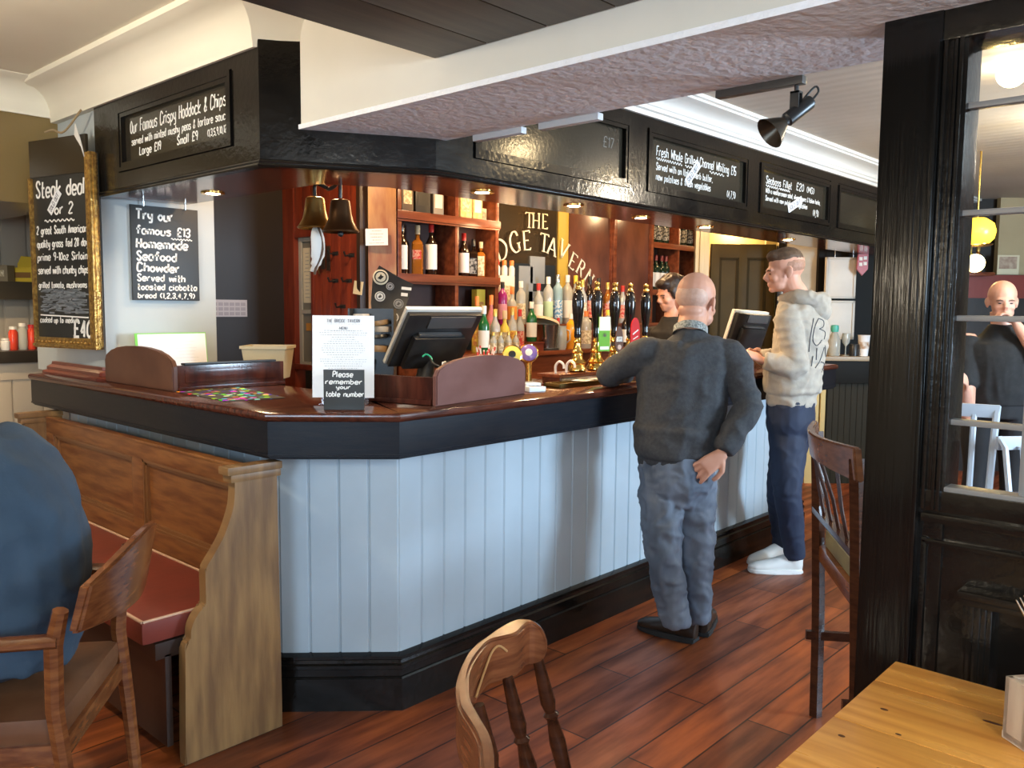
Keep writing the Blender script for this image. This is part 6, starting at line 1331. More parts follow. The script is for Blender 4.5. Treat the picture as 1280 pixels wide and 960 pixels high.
# ---- older bald man leaning at the bar
P = lambda x, y, D: dep(x, y, D)
def bald_man():
    f = (FD*.96+RD*.28).normalized(); s = Vector((f.y, -f.x, 0))
    lf = onz(846, 797, 0); rf = onz(874, 790, 0)
    t = thing('person', 'bald older person in charcoal jumper and faded jeans leaning on the bar', 'person', (lf.x, lf.y, 0))
    pel = P(845, 592, 3.62); chest = P(853, 480, 3.62); nb = P(863, 424, 3.62); ab = P(846, 545, 3.62)
    sL = P(808, 440, 3.62); sR = P(915, 444, 3.58)
    eL = onz(772, 494, 1.135); eL = Vector((3.01, 2.175, 1.166)); wL = Vector((3.24, 2.235, 1.150))
    eR = P(936, 507, 3.52); wR = P(902, 568, 3.48)
    hL = P(828, 600, 3.635); hR = P(866, 600, 3.64); kL = P(829, 695, 3.56); kR = P(872, 695, 3.64); aL = P(846, 778, 3.58); aR = P(873, 773, 3.66)
    H = hframe(P(868, 409, 3.66), (f*.93+RD*.42+Vector((0, 0, -.16))))
    TR = [(pel+ZU*.04, (.150, .112)), (ab, (.166, .124)), (chest-ZU*.06, (.182, .128)), (chest+ZU*.06, (.190, .118)), (nb-ZU*.035, (.165, .095)), (nb+ZU*.005, (.085, .075)), (nb+ZU*.04, (.060, .060))]
    def torso(mb, g): limb(mb, [p for p, r in TR], [(r[0]+g, r[1]+g) for p, r in TR], tuple(s))
    def arm(mb, a, b, c, g, k=1): limb(mb, [a.lerp(nb-ZU*.10, .45), a.lerp(nb-ZU*.07, .12), a+(b-a)*.18, a.lerp(b, .6), b, b.lerp(c, .35), b.lerp(c, .8), c], [.046+g, .056+g, .056+g, .048+g, .042+g, .042+g, .036+g, .031+g], tuple(s))
    def leg(mb, h, k, a, g): limb(mb, [h+ZU*.06, h-ZU*.05, h.lerp(k, .5), k, k.lerp(a, .4), k.lerp(a, .8), a], [.078+g, .086+g, .076+g, .060+g, .057+g, .048+g, .045+g], tuple(s))
    mb = M(); torso(mb, -.014); arm(mb, sL, eL, wL, -.014); arm(mb, sR, eR, wR, -.014); leg(mb, hL, kL, aL, -.016); leg(mb, hR, kR, aR, -.016); mb.tube([pel-ZU*.03, pel+ZU*.10], [(.08, .07)]*2, 12, side=tuple(s))
    limb(mb, [nb-ZU*.05, nb+ZU*.03, H @ Vector((0, -.020, .03)), H @ Vector((0, -.015, .09))], [.070, .062, .062, .058], tuple(s))
    head_parts(mb, H, 1.0, jaw=1.12, fat=1.05)
    ball_at(mb, H, (0, -.055, .065), (.056, .042, .035))
    hand_parts(mb, wR, (wR-eR)*.5-s*.10-ZU*.03, -f*.9-ZU*.1, -1, .45, 1.08, .25)
    hand_parts(mb, wL, wL-eL, ZU, 1, .4)
    fuse('body', mb, .0045, SKIN, t, 6)
    eyes(H, 1.0, t)
    mb = M(); torso(mb, .004); arm(mb, sL, eL, eL.lerp(wL, .93), .006); arm(mb, sR, eR, eR.lerp(wR, .93), .008)
    # hem band
    hm = P(845, 556, 3.62); limb(mb, [hm-ZU*.040, hm+ZU*.03, hm+ZU*.08], [(.172, .142), (.176, .144), (.178, .140)], tuple(s))
    fuse('jumper', mb, .008, mat('charcoal_knit', (.036, .038, .043), .9, (.050, .052, .056), 70, bump=.15, bscale=220), t, 4, folds(.0065, 8, 3, ((1, 1, .5), (1, 1, 1.7))))
    mb = M(); leg(mb, hL, kL, aL-ZU*.01, .006); leg(mb, hR, kR, aR-ZU*.01, .004); limb(mb, [pel-ZU*.13, pel-ZU*.06, pel, pel+ZU*.09], [(.095, .085), (.142, .112), (.150, .116), (.148, .112)], tuple(s))
    fuse('jeans', mb, .008, denim('faded_denim', (.165, .195, .245), (.062, .078, .108)), t, 3, folds(.0065, 9, 1, ((1, 1, 1.2), (1.6, 1.6, .5), (2.0, 2.0, 2.6))))
    mb = M(); c0 = nb+ZU*.030; R = hframe(c0, f+ZU*-.35)
    mb.lathe([(.074, -.015), (.072, .018), (.066, .024), (.066, .0)], seg=26, T=R @ Matrix.Translation((0, -.01, .0)) @ Matrix.Rotation(-.12, 4, 'X'), cap=False); obj('shirt_collar', mb, mat('grey_check_shirt', (.30, .32, .31), .7, (.12, .14, .14), 120, lo=.45, hi=.55), t, .9, world=True)
    mb = M(); ball_at(mb, H, (0, -.050, .128), (.0735, .0645, .064)); fuse('cropped_white_hair', mb, .005, mat('thin_white_stubble', (.60, .38, .29), .55, (.52, .32, .24), 45, bump=.2, bscale=260), t, 4)
    BRN = mat('dark_brown_shoe', (.030, .018, .012), .35)
    shoe('shoe', t, lf-(-RD*.75+FD*.6).normalized()*.09, -RD*.75+FD*.6, BRN, RUBBER); shoe('shoe', t, rf-FD*.06, FD*.9+RD*.3, BRN, RUBBER)
    return t
bald_man()

# ---- younger man in a pale hoodie
def young_man():
    ft = (-RD*.80+FD*.60).normalized(); s = Vector((ft.y, -ft.x, 0))
    D = 4.62
    t = thing('person', 'short haired young person in pale printed hoodie and white trainers at the bar', 'person', tuple(onz(990, 712, 0)))
    pel = P(988, 520, D); ab = P(992, 470, D); chest = P(1001, 420, D); nb = P(998, 375, D)
    sL = P(984, 396, D-.12); sR = P(1006, 394, D+.17)
    eL = P(997, 460, D-.16); wL = P(952, 450, D-.12); eR = P(985, 455, D+.24); wR = P(946, 444, D+.12)
    hL = P(985, 528, D-.02); hR = P(992, 528, D+.05); kL = P(984, 615, D-.06); kR = P(975, 610, D+.10); 
    hlN = onz(1001, 716, 0); hlF = onz(983, 699, 0)
    aL = hlN+Vector((0, 0, .10))-RD*.035; aR = hlF+Vector((0, 0, .10))-RD*.03
    H = hframe(P(984, 364, D), (-RD*.97+FD*.12+Vector((0, 0, -.14))))
    TR = [(pel+ZU*.05, (.145, .112)), (ab, (.158, .120)), (chest-ZU*.04, (.172, .125)), (chest+ZU*.07, (.180, .115)), (nb-ZU*.045, (.155, .09)), (nb+ZU*.0, (.080, .07)), (nb+ZU*.03, (.058, .058))]
    def torso(mb, g): limb(mb, [p for p, r in TR], [(r[0]+g, r[1]+g) for p, r in TR], tuple(s))
    def arm(mb, a, b, c, g): limb(mb, [a.lerp(nb-ZU*.10, .45), a.lerp(nb-ZU*.07, .12), a+(b-a)*.18, a.lerp(b, .6), b, b.lerp(c, .35), b.lerp(c, .8), c], [.050+g, .058+g, .060+g, .053+g, .046+g, .045+g, .038+g, .031+g], tuple(ft))
    def leg(mb, h, k, a, g): limb(mb, [h+ZU*.06, h-ZU*.06, h.lerp(k, .5), k, k.lerp(a, .4), k.lerp(a, .8), a], [.080+g, .094+g, .090+g, .068+g, .064+g, .053+g, .049+g], tuple(s))
    mb = M(); torso(mb, -.014); arm(mb, sL, eL, wL, -.014); arm(mb, sR, eR, wR, -.014); leg(mb, hL, kL, aL, -.016); leg(mb, hR, kR, aR, -.016); mb.tube([pel-ZU*.03, pel+ZU*.10], [(.08, .07)]*2, 12, side=tuple(s))
    limb(mb, [nb-ZU*.06, nb+ZU*.02, H @ Vector((0, -.025, .03)), H @ Vector((0, -.02, .09))], [.062, .058, .057, .055], tuple(s))
    head_parts(mb, H, 1.0, jaw=1.0)
    hand_parts(mb, wL, (wL-eL)+ZU*.05, ZU*.8+RD*.1-FD*.4, 1, .8); hand_parts(mb, wR, wR-eR, ZU*.6+FD*.6, -1, .7)
    fuse('body', mb, .0048, SKIN2, t, 5)
    HAIR = mat('short_brown_hair', (.075, .042, .024), .6, (.12, .07, .04), 60, bump=.3, bscale=200)
    eyes(H, 1.0, t, .8, HAIR)
    mb = M(); ball_at(mb, H, (0, -.012, .176), (.074, .090, .064)); ball_at(mb, H, (0, .045, .196), (.055, .045, .036)); ball_at(mb, H, (0, -.050, .160), (.064, .056, .062)); fuse('hair', mb, .006, HAIR, t, 2, folds(.002, 60, 0, ((1, 1, 1),), False))
    mb = M(); ball_at(mb, H, (0, -.020, .140), (.0785, .0915, .070)); fuse('faded_sides', mb, .006, mat('close_cropped_sides', (.32, .17, .105), .6, (.42, .22, .15), 90), t, 2)
    HOOD = mat('oatmeal_sweatshirt', (.40, .36, .30), .85, (.35, .31, .26), 30, bump=.1, bscale=160)
    mb = M(); torso(mb, .008); arm(mb, sL, eL, eL.lerp(wL, .90), .010); arm(mb, sR, eR, eR.lerp(wR, .90), .010)
    hm = P(990, 478, D); limb(mb, [hm-ZU*.050, hm+ZU*.03, hm+ZU*.10], [(.176, .146), (.180, .148), (.180, .146)], tuple(s))
    hood = fuse('hoodie', mb, .008, HOOD, t, 4, folds(.006, 10, 5, ((1, 1, .8), (1, 1, 2.0))))
    mb = M(); b = -ft                                             # the hood lying bunched on the shoulders
    c = nb+ZU*.0
    pts = [c+ft*.075+ZU*.000+s*.03, c+s*.085+ZU*.01, c+b*.07+s*.075+ZU*.005, c+b*.125-ZU*.005, c+b*.07-s*.075+ZU*.005, c-s*.085+ZU*.01, c+ft*.075-s*.03]
    mb.tube(catmull(pts, 5), [.026]*6+[.034]*6+[.046]*7+[.046]*6+[.034]*(31-25), 12); mb.ball(tuple(c+b*.10-ZU*.055), (.075, .075, .075)); limb(mb, [c-ZU*.03, c+ZU*.045], [.080, .072], tuple(s))
    fuse('hood', mb, .007, HOOD, t, 3, folds(.005, 14, 2, ((1, 1, 1.5),)))
    NAVY = denim('navy_denim', (.020, .030, .062), (.012, .018, .038))
    mb = M(); leg(mb, hL, kL, aL-ZU*.01, .004); leg(mb, hR, kR, aR-ZU*.01, .002); limb(mb, [pel-ZU*.14, pel-ZU*.06, pel, pel+ZU*.09], [(.100, .085), (.142, .120), (.150, .124), (.148, .120)], tuple(s))
    fuse('jeans', mb, .008, NAVY, t, 3, folds(.005, 12, 7, ((1, 1, 1.1),)))
    TRN = mat('white_leather_trainer', (.72, .70, .66), .4); SOL = mat('white_rubber_sole', (.78, .77, .74), .5)
    shoe('shoe', t, hlN+RD*.0, -RD*1.0+FD*.05, TRN, SOL, .29); shoe('shoe', t, hlF, -RD*.90-FD*.42, TRN, SOL, .28)
    # printed script and tab on the back of the hoodie, laid on its surface
    deps = bpy.context.evaluated_depsgraph_get(); deps.update()
    from mathutils.bvhtree import BVHTree
    me = hood.data; wm = wmat(t); bv = BVHTree.FromPolygons([wm @ v.co for v in me.vertices], [p.vertices[:] for p in me.polygons])
    def on_back(pts, w, m, nm):
        mb = M()
        for st in pts:
            Q = []
            for x, y in catmull([Vector(p) for p in st], 4) if len(st) > 2 else [Vector(p) for p in st]:
                o = CAM; d = ray(x, y).normalized(); h = bv.ray_cast(o, d)
                if h[0]: Q.append(h[0]+h[1]*.0015)
            if len(Q) > 1: mb.tube(Q, w, 6, flat=1)
        return obj(nm, mb, m, t, .9, world=True)
    pr_ = [[(1023, 398), (1018, 410), (1016, 425), (1021, 432), (1027, 425)], [(1023, 398), (1029, 401), (1029, 408), (1024, 411)], [(1024, 411), (1031, 415), (1030, 424)], [(1021, 432), (1026, 428)],
           [(1021, 435), (1020, 450)], [(1030, 434), (1025, 450), (1019, 460)], [(1031, 432), (1032, 446)], [(1033, 434), (1034, 444)], [(1026, 452), (1030, 455), (1027, 465)], [(1017, 398), (1013, 420), (1011, 440)], [(1016, 445), (1014, 458)]]
    on_back(pr_, .0022, mat('grey_print_ink', (.05, .055, .07), .7), 'printed_script')
    on_back([[(1022.5, 381), (1024, 387)], [(1024, 380.5), (1025.5, 386.5)], [(1025.5, 380), (1027, 386)]], .0045, mat('orange_tab', (.70, .16, .06), .6), 'orange_tab')
    ph = P(936, 457, D-.02)
    return t
young_man()

# ---- barmaid behind the bar
def barmaid():
    D = 5.66; f = (-RD*.86-FD*.42).normalized(); s = Vector((f.y, -f.x, 0))
    nb = P(838, 402, D); base = Vector((nb.x, nb.y, 0))
    t = thing('person', 'dark haired person in black behind the bar, face partly hidden by the bald head', 'person', tuple(base))
    H = hframe(P(842, 386, D), f+Vector((0, 0, -.30)))
    z = lambda h, k=0: Vector((nb.x, nb.y, h)) + f*k
    mb = M()
    TRs = [(z(.95), (.15, .11)), (z(1.12), (.135, .10)), (z(1.28), (.155, .11)), (nb-ZU*.06, (.165, .09)), (nb-ZU*.02, (.09, .07)), (nb+ZU*.03, (.05, .05))]
    def torso(mb, g): limb(mb, [p for p, r in TRs], [(r[0]+g, r[1]+g) for p, r in TRs], tuple(s))
    arms = []
    for sg in (-1, 1):
        a = nb-ZU*.07+s*sg*.155; e = a-ZU*.26+s*sg*.04-f*.02; w = e+f*.20-ZU*.05-s*sg*.05; arms.append((a, e, w, sg))
    def arm(mb, a, b, c, g): limb(mb, [a-(b-a)*.1, a+(b-a)*.1, a.lerp(b, .6), b, b.lerp(c, .5), c], [.050+g, .054+g, .045+g, .040+g, .038+g, .026+g], tuple(f))
    def leg(mb, sg, g):
        h = z(.90)+s*sg*.08; limb(mb, [h, z(.70)+s*sg*.08, z(.48)+s*sg*.085, z(.28)+s*sg*.09, z(.07)+s*sg*.09], [.085+g, .078+g, .055+g, .052+g, .040+g], tuple(s))
    torso(mb, -.012)
    for a, e, w, sg in arms: arm(mb, a, e, w, -.010); hand_parts(mb, w, w-e, ZU, sg, .5, .9)
    for sg in (-1, 1): leg(mb, sg, -.012)
    limb(mb, [nb-ZU*.04, nb+ZU*.02, H @ Vector((0, -.02, .05))], [.050, .047, .047], tuple(s)); head_parts(mb, H, .95, jaw=.92)
    fuse('body', mb, .007, SKIN, t, 3)
    HAIR = mat('dark_hair', (.018, .012, .010), .4, (.035, .022, .018), 40, bump=.3, bscale=120)
    eyes(H, .95, t, .7, HAIR)
    mb = M(); ball_at(mb, H, (0, -.022, .152), (.082, .094, .088)); ball_at(mb, H, (0, .045, .185), (.060, .040, .034)); ball_at(mb, H, (-.0, -.085, .16), (.05, .05, .05))
    for sg in (-1, 1): ball_at(mb, H, (sg*.070, .008, .12), (.016, .035, .05))
    fuse('hair', mb, .007, HAIR, t, 2, folds(.004, 30, 0, ((1, 1, .6),)))
    BLK = mat('black_cotton_top', (.016, .015, .016), .85, (.024, .022, .022), 30)
    mb = M(); torso(mb, .006)
    for a, e, w, sg in arms: arm(mb, a, e, e.lerp(w, .8), .008)
    fuse('top', mb, .009, BLK, t, 3, folds(.004, 10, 2))
    mb = M(); [leg(mb, sg, .006) for sg in (-1, 1)]; limb(mb, [z(.84), z(.97)], [(.15, .115), (.145, .11)], tuple(s)); fuse('trousers', mb, .010, BLK, t, 3)
    for sg in (-1, 1): shoe('shoe', t, z(0)+s*sg*.09-f*.07, f, BPLASTIC, RUBBER, .25)
barmaid()

# ---- man seen through the glazed partition, hand to his mouth
def window_man():
    D = 5.2; f = (-FD*.93-RD*.30).normalized(); s = Vector((f.y, -f.x, 0))
    nb = P(1252, 412, D); base = Vector((nb.x, nb.y, 0))
    t = thing('person', 'bald person in a black polo shirt beyond the glazing bars, hand raised to the mouth', 'person', tuple(base))
    H = hframe(P(1250, 399, D)+f*.02, f+Vector((0, 0, -.10)))
    z = lambda h, k=0: Vector((nb.x, nb.y, h)) + f*k
    TRs = [(z(.88), (.17, .135)), (z(1.02), (.18, .15)), (z(1.18, .01), (.195, .14)), (nb-ZU*.09, (.195, .11)), (nb-ZU*.035, (.11, .085)), (nb+ZU*.03, (.062, .062))]
    def torso(mb, g): limb(mb, [p for p, r in TRs], [(r[0]+g, r[1]+g) for p, r in TRs], tuple(s))
    # his left arm (picture right) raised to the mouth, the other folded across
    aL = nb-ZU*.085-s*.185; eL = P(1292, 452, D)+f*.20; wL = P(1262, 404, D)+f*.155
    aR = nb-ZU*.085+s*.185; eR = P(1206, 520, D)+f*.05; wR = P(1197, 480, D)+f*.24
    def arm(mb, a, b, c, g): limb(mb, [a-(b-a)*.1, a+(b-a)*.1, a.lerp(b, .6), b, b.lerp(c, .35), b.lerp(c, .8), c], [.058+g, .062+g, .054+g, .048+g, .046+g, .036+g, .029+g], tuple(f))
    def leg(mb, sg, g): limb(mb, [z(.86)+s*sg*.09, z(.66)+s*sg*.10, z(.48)+s*sg*.10, z(.28)+s*sg*.11, z(.07)+s*sg*.11], [.095+g, .088+g, .064+g, .060+g, .046+g], tuple(s))
    mb = M(); torso(mb, -.014); arm(mb, aL, eL, wL, -.004); arm(mb, aR, eR, wR, -.004); [leg(mb, sg, -.014) for sg in (-1, 1)]
    limb(mb, [nb-ZU*.05, nb+ZU*.02, H @ Vector((0, -.02, .05))], [.066, .062, .060], tuple(s)); head_parts(mb, H, 1.0, jaw=1.1, fat=1.04)
    hand_parts(mb, wL, (H @ Vector((.0, .115, .045)))-wL, -FD*.2+RD*.8, 1, 1.1); hand_parts(mb, wR, wR-eR+f*.1, -s, 1, .6)
    fuse('body', mb, .0065, SKIN2, t, 3)
    eyes(H, 1.0, t, .8, mat('grey_brown_brow', (.16, .09, .06), .7))
    POLO = mat('black_polo', (.012, .012, .013), .85, (.018, .018, .019), 30)
    mb = M(); torso(mb, .008); arm(mb, aL, aL.lerp(eL, .55), aL.lerp(eL, .62), .014); arm(mb, aR, aR.lerp(eR, .55), aR.lerp(eR, .62), .014)
    fuse('polo_shirt', mb, .009, POLO, t, 3, folds(.004, 10, 2))
    c = nb-ZU*.17+f*.142+RD*.07; mb = M(); R = hframe(c, f); mb.lathe([(.014, .0), (.014, .004), (.010, .004), (.010, 0)], seg=16, T=R @ Matrix.Rotation(-PI/2, 4, 'X'), cap=False); obj('shirt_emblem', mb, mat('ochre_thread', (.55, .40, .12), .7), t, .8, world=True)
    mb = M(); [leg(mb, sg, .006) for sg in (-1, 1)]; limb(mb, [z(.80), z(.92)], [(.165, .135), (.17, .14)], tuple(s)); fuse('trousers', mb, .010, mat('black_trousers', (.012, .012, .014), .8), t, 3)
    for sg in (-1, 1): shoe('shoe', t, z(0)+s*sg*.11-f*.07, f, BPLASTIC, RUBBER)
window_man()

# ---- person in the armchair at the left edge
def sitter():
    f = Vector((-.78, .62, 0)); s = Vector((f.y, -f.x, 0))      # s: the sitter's right
    c = Vector((.652, 2.432, 0))
    t = thing('person', 'person in a blue-grey sweatshirt sitting in the armchair, cut off by the picture edge', 'person', tuple(c))
    at = lambda x, y, z_: c + s*x + f*y + ZU*z_
    pel = at(0, -.03, .60); ab = at(0, -.07, .76); chest = at(0, -.05, .95); nb = at(0, .06, 1.14)
    TRs = [(pel-ZU*.02, (.185, .155)), (ab, (.200, .165)), (chest, (.205, .150)), (nb-ZU*.075+f*-.02, (.190, .115)), (nb-ZU*.02, (.10, .08)), (nb+ZU*.03+f*.02, (.058, .058))]
    def torso(mb, g): limb(mb, [p for p, r in TRs], [(r[0]+g, r[1]+g) for p, r in TRs], tuple(s))
    H = hframe(nb+f*.07+ZU*.03, f+Vector((0, 0, -.2)))
    arms = []
    for sg in (-1, 1):
        a = nb-ZU*.08+s*sg*.185; e = at(sg*.25, .12, .84); w = at(sg*.14, .36, .80); arms.append((a, e, w, sg))
    def arm(mb, a, b, d, g): limb(mb, [a-(b-a)*.1, a+(b-a)*.1, a.lerp(b, .6), b, b.lerp(d, .35), b.lerp(d, .8), d], [.060+g, .064+g, .058+g, .052+g, .048+g, .038+g, .030+g], tuple(f))
    def leg(mb, sg, g): limb(mb, [at(sg*.09, -.02, .595), at(sg*.10, .16, .605), at(sg*.115, .40, .585), at(sg*.115, .47, .50), at(sg*.115, .46, .28), at(sg*.115, .45, .08)], [.095+g, .092+g, .070+g, .064+g, .058+g, .044+g], tuple(s))
    mb = M(); torso(mb, -.014)
    for a, e, w, sg in arms: arm(mb, a, e, w, -.012); hand_parts(mb, w, w-e, ZU, sg, .5)
    for sg in (-1, 1): leg(mb, sg, -.014)
    limb(mb, [nb-ZU*.04, nb+ZU*.02+f*.02, H @ Vector((0, -.02, .05))], [.062, .058, .056], tuple(s)); head_parts(mb, H, 1.0)
    fuse('body', mb, .007, SKIN, t, 3); eyes(H, 1.0, t)
    mb = M(); ball_at(mb, H, (0, -.022, .152), (.084, .096, .090)); ball_at(mb, H, (0, .03, .19), (.066, .05, .036)); ball_at(mb, H, (0, -.06, .09), (.066, .052, .065)); fuse('hair', mb, .007, mat('dark_hair', (0, 0, 0)), t, 2, folds(.004, 30, 0, ((1, 1, .6),)))
    BLU = mat('blue_grey_sweatshirt', (.028, .052, .082), .85, (.036, .063, .096), 12, bump=.12, bscale=120)
    mb = M(); torso(mb, .010)
    for a, e, w, sg in arms: arm(mb, a, e, e.lerp(w, .9), .012)
    limb(mb, [at(0, -.05, .55), at(0, -.06, .63), at(0, -.07, .72)], [(.19, .165), (.205, .175), (.21, .175)], tuple(s))
    fuse('sweatshirt', mb, .009, BLU, t, 4, folds(.007, 7, 4, ((1, 1, .6), (1, 1, 1.4))))
    mb = M(); [leg(mb, sg, .006) for sg in (-1, 1)]; limb(mb, [at(0, -.04, .53), at(0, -.04, .64)], [(.17, .13), (.18, .14)], tuple(s)); fuse('trousers', mb, .010, denim('dark_denim', (.02, .025, .035), (.014, .018, .026)), t, 3, folds(.005, 10, 7))
    for sg in (-1, 1): shoe('shoe', t, at(sg*.115, .40, 0), f, BPLASTIC, RUBBER)
sitter()

# ------------------------------------------------------------------ lamps of the near room (behind and beside the camera)
def ceiling_lamp(x, y, label, e, z=CEIL_Z):
    t = thing('ceiling_lamp', label, 'ceiling lamp', (x, y, z))
    mb = M(); mb.lathe([(.03, -.003), (.04, -.03), (.02, -.04), (.02, -.10), (.085, -.125), (.090, -.15), (.06, -.15)], seg=26, cap=False); obj('brass_fitting', mb, BRASS, t)
    mb = M(); mb.ball((0, 0, -.175), (.075, .075, .065)); obj('globe', mb, mat('lit_globe', (1, .9, .7)), t, .9)
    o = point((0, 0, -.29), e, (1.0, .88, .70), .07); o.parent = t; return t
ceiling_lamp(5.4, .75, 'brass ceiling lamp with a white globe, beyond the partition near the middle of the room', 26, CEIL_Z+.10)
ceiling_lamp(.2, 2.9, 'brass ceiling lamp with a white globe over the settle side of the room', 48)
ceiling_lamp(-1.9, 1.72, 'brass ceiling lamp with a white globe near the side window', 28, 2.168)
ceiling_lamp(.3, -.9, 'brass ceiling lamp with a white globe behind the viewpoint', 36, 2.5 if False else 2.168)

# ------------------------------------------------------------------ beyond the right-hand end of the bar
BASEZ = 0
def fframe(x, D): p = fr(x, D); return frame((p.x, p.y, 0), RD, (0, 0, 1))          # x right across the view, y up, z towards the room
T = fframe(887, 7.7); k = 7.7/FPX
door = thing('panelled_door', 'dark olive panelled door standing behind the far till', 'door', tuple(fr(925, 7.7)))
OLIVE = mat('dark_olive_gloss_door', (.060, .042, .012), .5, (.045, .031, .009), 3, spec=.15)
w = 80*k; h = 2.04
mb = M(); mb.box(0, w, 0, h, -.04, -.012, 0, T)
for x0, x1 in ((0, .075), (w/2-.035, w/2+.035), (w-.075, w)): mb.box(x0, x1, 0, h, -.012, .004, .002, T)
for y0, y1 in ((h-.12, h), (.95, 1.12), (0, .22)): mb.box(.07, w-.07, y0, y1, -.012, .0035, .002, T)
obj('door_leaf', mb, OLIVE, door, .4, world=True)
mb = M()
for x0, x1 in ((.075, w/2-.035), (w/2+.035, w-.075)):
    for y0, y1 in ((1.12, h-.12), (.22, .95)):
        for a, z1 in ((0, .003), (.012, -.003)):
            mb.box(x0+a, x0+a+.012, y0+a, y1-a, -.012, z1, 0, T); mb.box(x1-a-.012, x1-a, y0+a, y1-a, -.012, z1, 0, T); mb.box(x0+a, x1-a, y1-a-.012, y1-a, -.012, z1, 0, T); mb.box(x0+a, x1-a, y0+a, y0+a+.012, -.012, z1, 0, T)
obj('panel_moulding', mb, mat('dark_door_moulding', (.03, .022, .008), .6, spec=.1), door, .4, world=True)
mb = M(); mb.ball(tuple(T @ Vector((w-.04, 1.03, .03))), .022); mb.tube([T @ Vector((w-.04, 1.03, 0)), T @ Vector((w-.04, 1.03, .03))], .008, 8); obj('door_knob', mb, BRASS, door, .8, world=True)
mb = M(); T2 = fframe(868, 7.6); k2 = 7.6/FPX; PALEC = mat('pale_cream_gloss', (.50, .46, .33), .35)
for a, b, d in ((0, 5, .03), (5, 10, .05), (10, 17, .035)): mb.box(a*k2, b*k2, 0, 2.3, -.08, d-.05, .004, T2)
struct('trim_4', mb, PALEC)
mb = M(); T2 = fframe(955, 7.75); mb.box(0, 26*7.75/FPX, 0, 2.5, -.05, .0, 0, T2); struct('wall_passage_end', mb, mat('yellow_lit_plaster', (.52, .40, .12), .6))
mb = M(); T2 = fframe(971, 7.5); mb.box(0, 11*7.5/FPX, 0, 2.5, -.06, .0, .003, T2); struct('trim_5', mb, BLACK)
mb = M(); T2 = fframe(983, 7.45); mb.box(0, 40*7.45/FPX, 0, 2.5, -.05, .0, 0, T2); struct('wall_kitchen_end', mb, mat('pale_worn_plaster', (.48, .44, .35), .6, (.40, .36, .28), 6))
mb = M(); T2 = fframe(1021, 7.4); mb.box(0, 75*7.4/FPX, 0, 2.5, -.06, .0, 0, T2); struct('wall_dark_panel', mb, mat('near_black_panel', (.008, .007, .005), .5, spec=.1))
# white cupboards hung on the dark wall
def cup(label, x0, y0, x1, y1, D):
    a = dep(x0, y1, D); b = dep(x1, y0, D); T = frame((a.x, a.y, a.z), RD, (0, 0, 1)); w = (b-a).dot(RD); h = b.z-a.z
    t = thing('white_menu_board', label, 'board', tuple(a), 0, 'white boards on the dark wall')
    mb = M(); mb.box(0, w, 0, h, -.03, 0, .003, T); obj('board', mb, mat('off_white_board', (.60, .57, .50), .45, (.54, .50, .43), 4), t, .4, world=True)
    mb = M()
    for q in ((0, w, 0, .02), (0, w, h-.02, h), (0, .02, 0, h), (w-.02, w, 0, h)): mb.box(*q, 0, .008, .002, T)
    obj('rim', mb, mat('grey_white_rim', (.45, .42, .36), .45), t, .4, world=True)
    return t, T, w, h
t, T, w, h = cup('upper of two off-white boards hanging on the dark wall', 1031, 322, 1069, 373, 7.28)
mb = M()
for u in (.3, .9): mb.tube([T @ Vector((w*u, h, -.01)), T @ Vector((w*u, h+.12, -.012))], .005, 6)
obj('chain', mb, STEEL, t, .7, world=True)
cup('lower of two off-white boards hanging on the dark wall', 1030, 376, 1067, 424, 7.28)
a = dep(1075, 344, 7.1); t = thing('wall_shield', 'small red shield plaque on the dark wall beside the black post', 'plaque', tuple(a)); T = frame((a.x, a.y, a.z), RD, (0, 0, 1)); q = 7.1/FPX
mb = M(); mb.prism([(0, 8*q), (7*q, 0), (14*q, 8*q), (14*q, 28*q), (1*q, 27*q)], T @ Matrix.Translation((0, 0, -.09)), .02, .003); obj('plaque', mb, mat('red_shield', (.34, .03, .03), .4), t, .4, world=True)
for i, (u, v) in enumerate(((2.5, 19), (8, 20), (2.5, 12), (8, 13))):
    mb = M(); mb.box(u*q, (u+4)*q, v*q, (v+4)*q, -.071, -.068, 0, T); obj('pale_emblem', mb, L_WHITE, t, .4, world=True)
# side counter
SC = thing('side_counter', 'dark fronted side counter with cups, behind the young person in the hoodie', 'counter', tuple(fr(1050, 7.0)))
T = fframe(1012, 6.95); q = 6.95/FPX
zt = dep(1050, 446, 6.95).z; zm = dep(1050, 480, 6.95).z
mb = M(); mb.box(0, 84*q, zt-.035, zt, -.40, .02, .004, T); obj('worktop', mb, mat('worn_light_top', (.30, .22, .12), .4), SC, .4, world=True)
mb = M(); mb.box(.0, 84*q, zm, zt-.035, -.38, .0, .003, T); obj('dark_fascia', mb, mat('near_black_panel', (0, 0, 0)), SC, .4, world=True)
mb = M(); mb.box(.0, 84*q, 0, zm, -.38, -.05, 0, T); 
for i in range(9): mb.box(.19+.05*i, .238+.05*i, .0, zm, -.05, -.04, .003, T)
obj('boarded_base', mb, mat('dark_olive_boards', (.022, .018, .010), .6, spec=.15), SC, .4, world=True)
mb = M(); mb.box(.02, .12, 0, zm, -.05, -.03, .003, T); mb.box(.13, .17, 0, zm, -.05, -.02, .003, T); obj('yellowed_pilaster', mb, YCREAM, SC, .4, world=True)
def ons(px, D=6.75): p = dep(px, 446, 7.1); return (p.x, p.y, zt+.0005)
t = thing('paper_cup', 'white paper cup with brown print on the side counter next to the post', 'cup', ons(1079)); mb = M(); mb.lathe([(.035, 0), (.048, .17), (.051, .175), (.046, .175)], seg=20); obj('cup_body', mb, PAPER, t, .8)
mb = M(); mb.lathe([(.0415, .06), (.0455, .12)], seg=20, cap=False); obj('brown_print', mb, mat('brown_cup_print', (.35, .2, .1), .6, (.7, .66, .6), 30), t, .8)
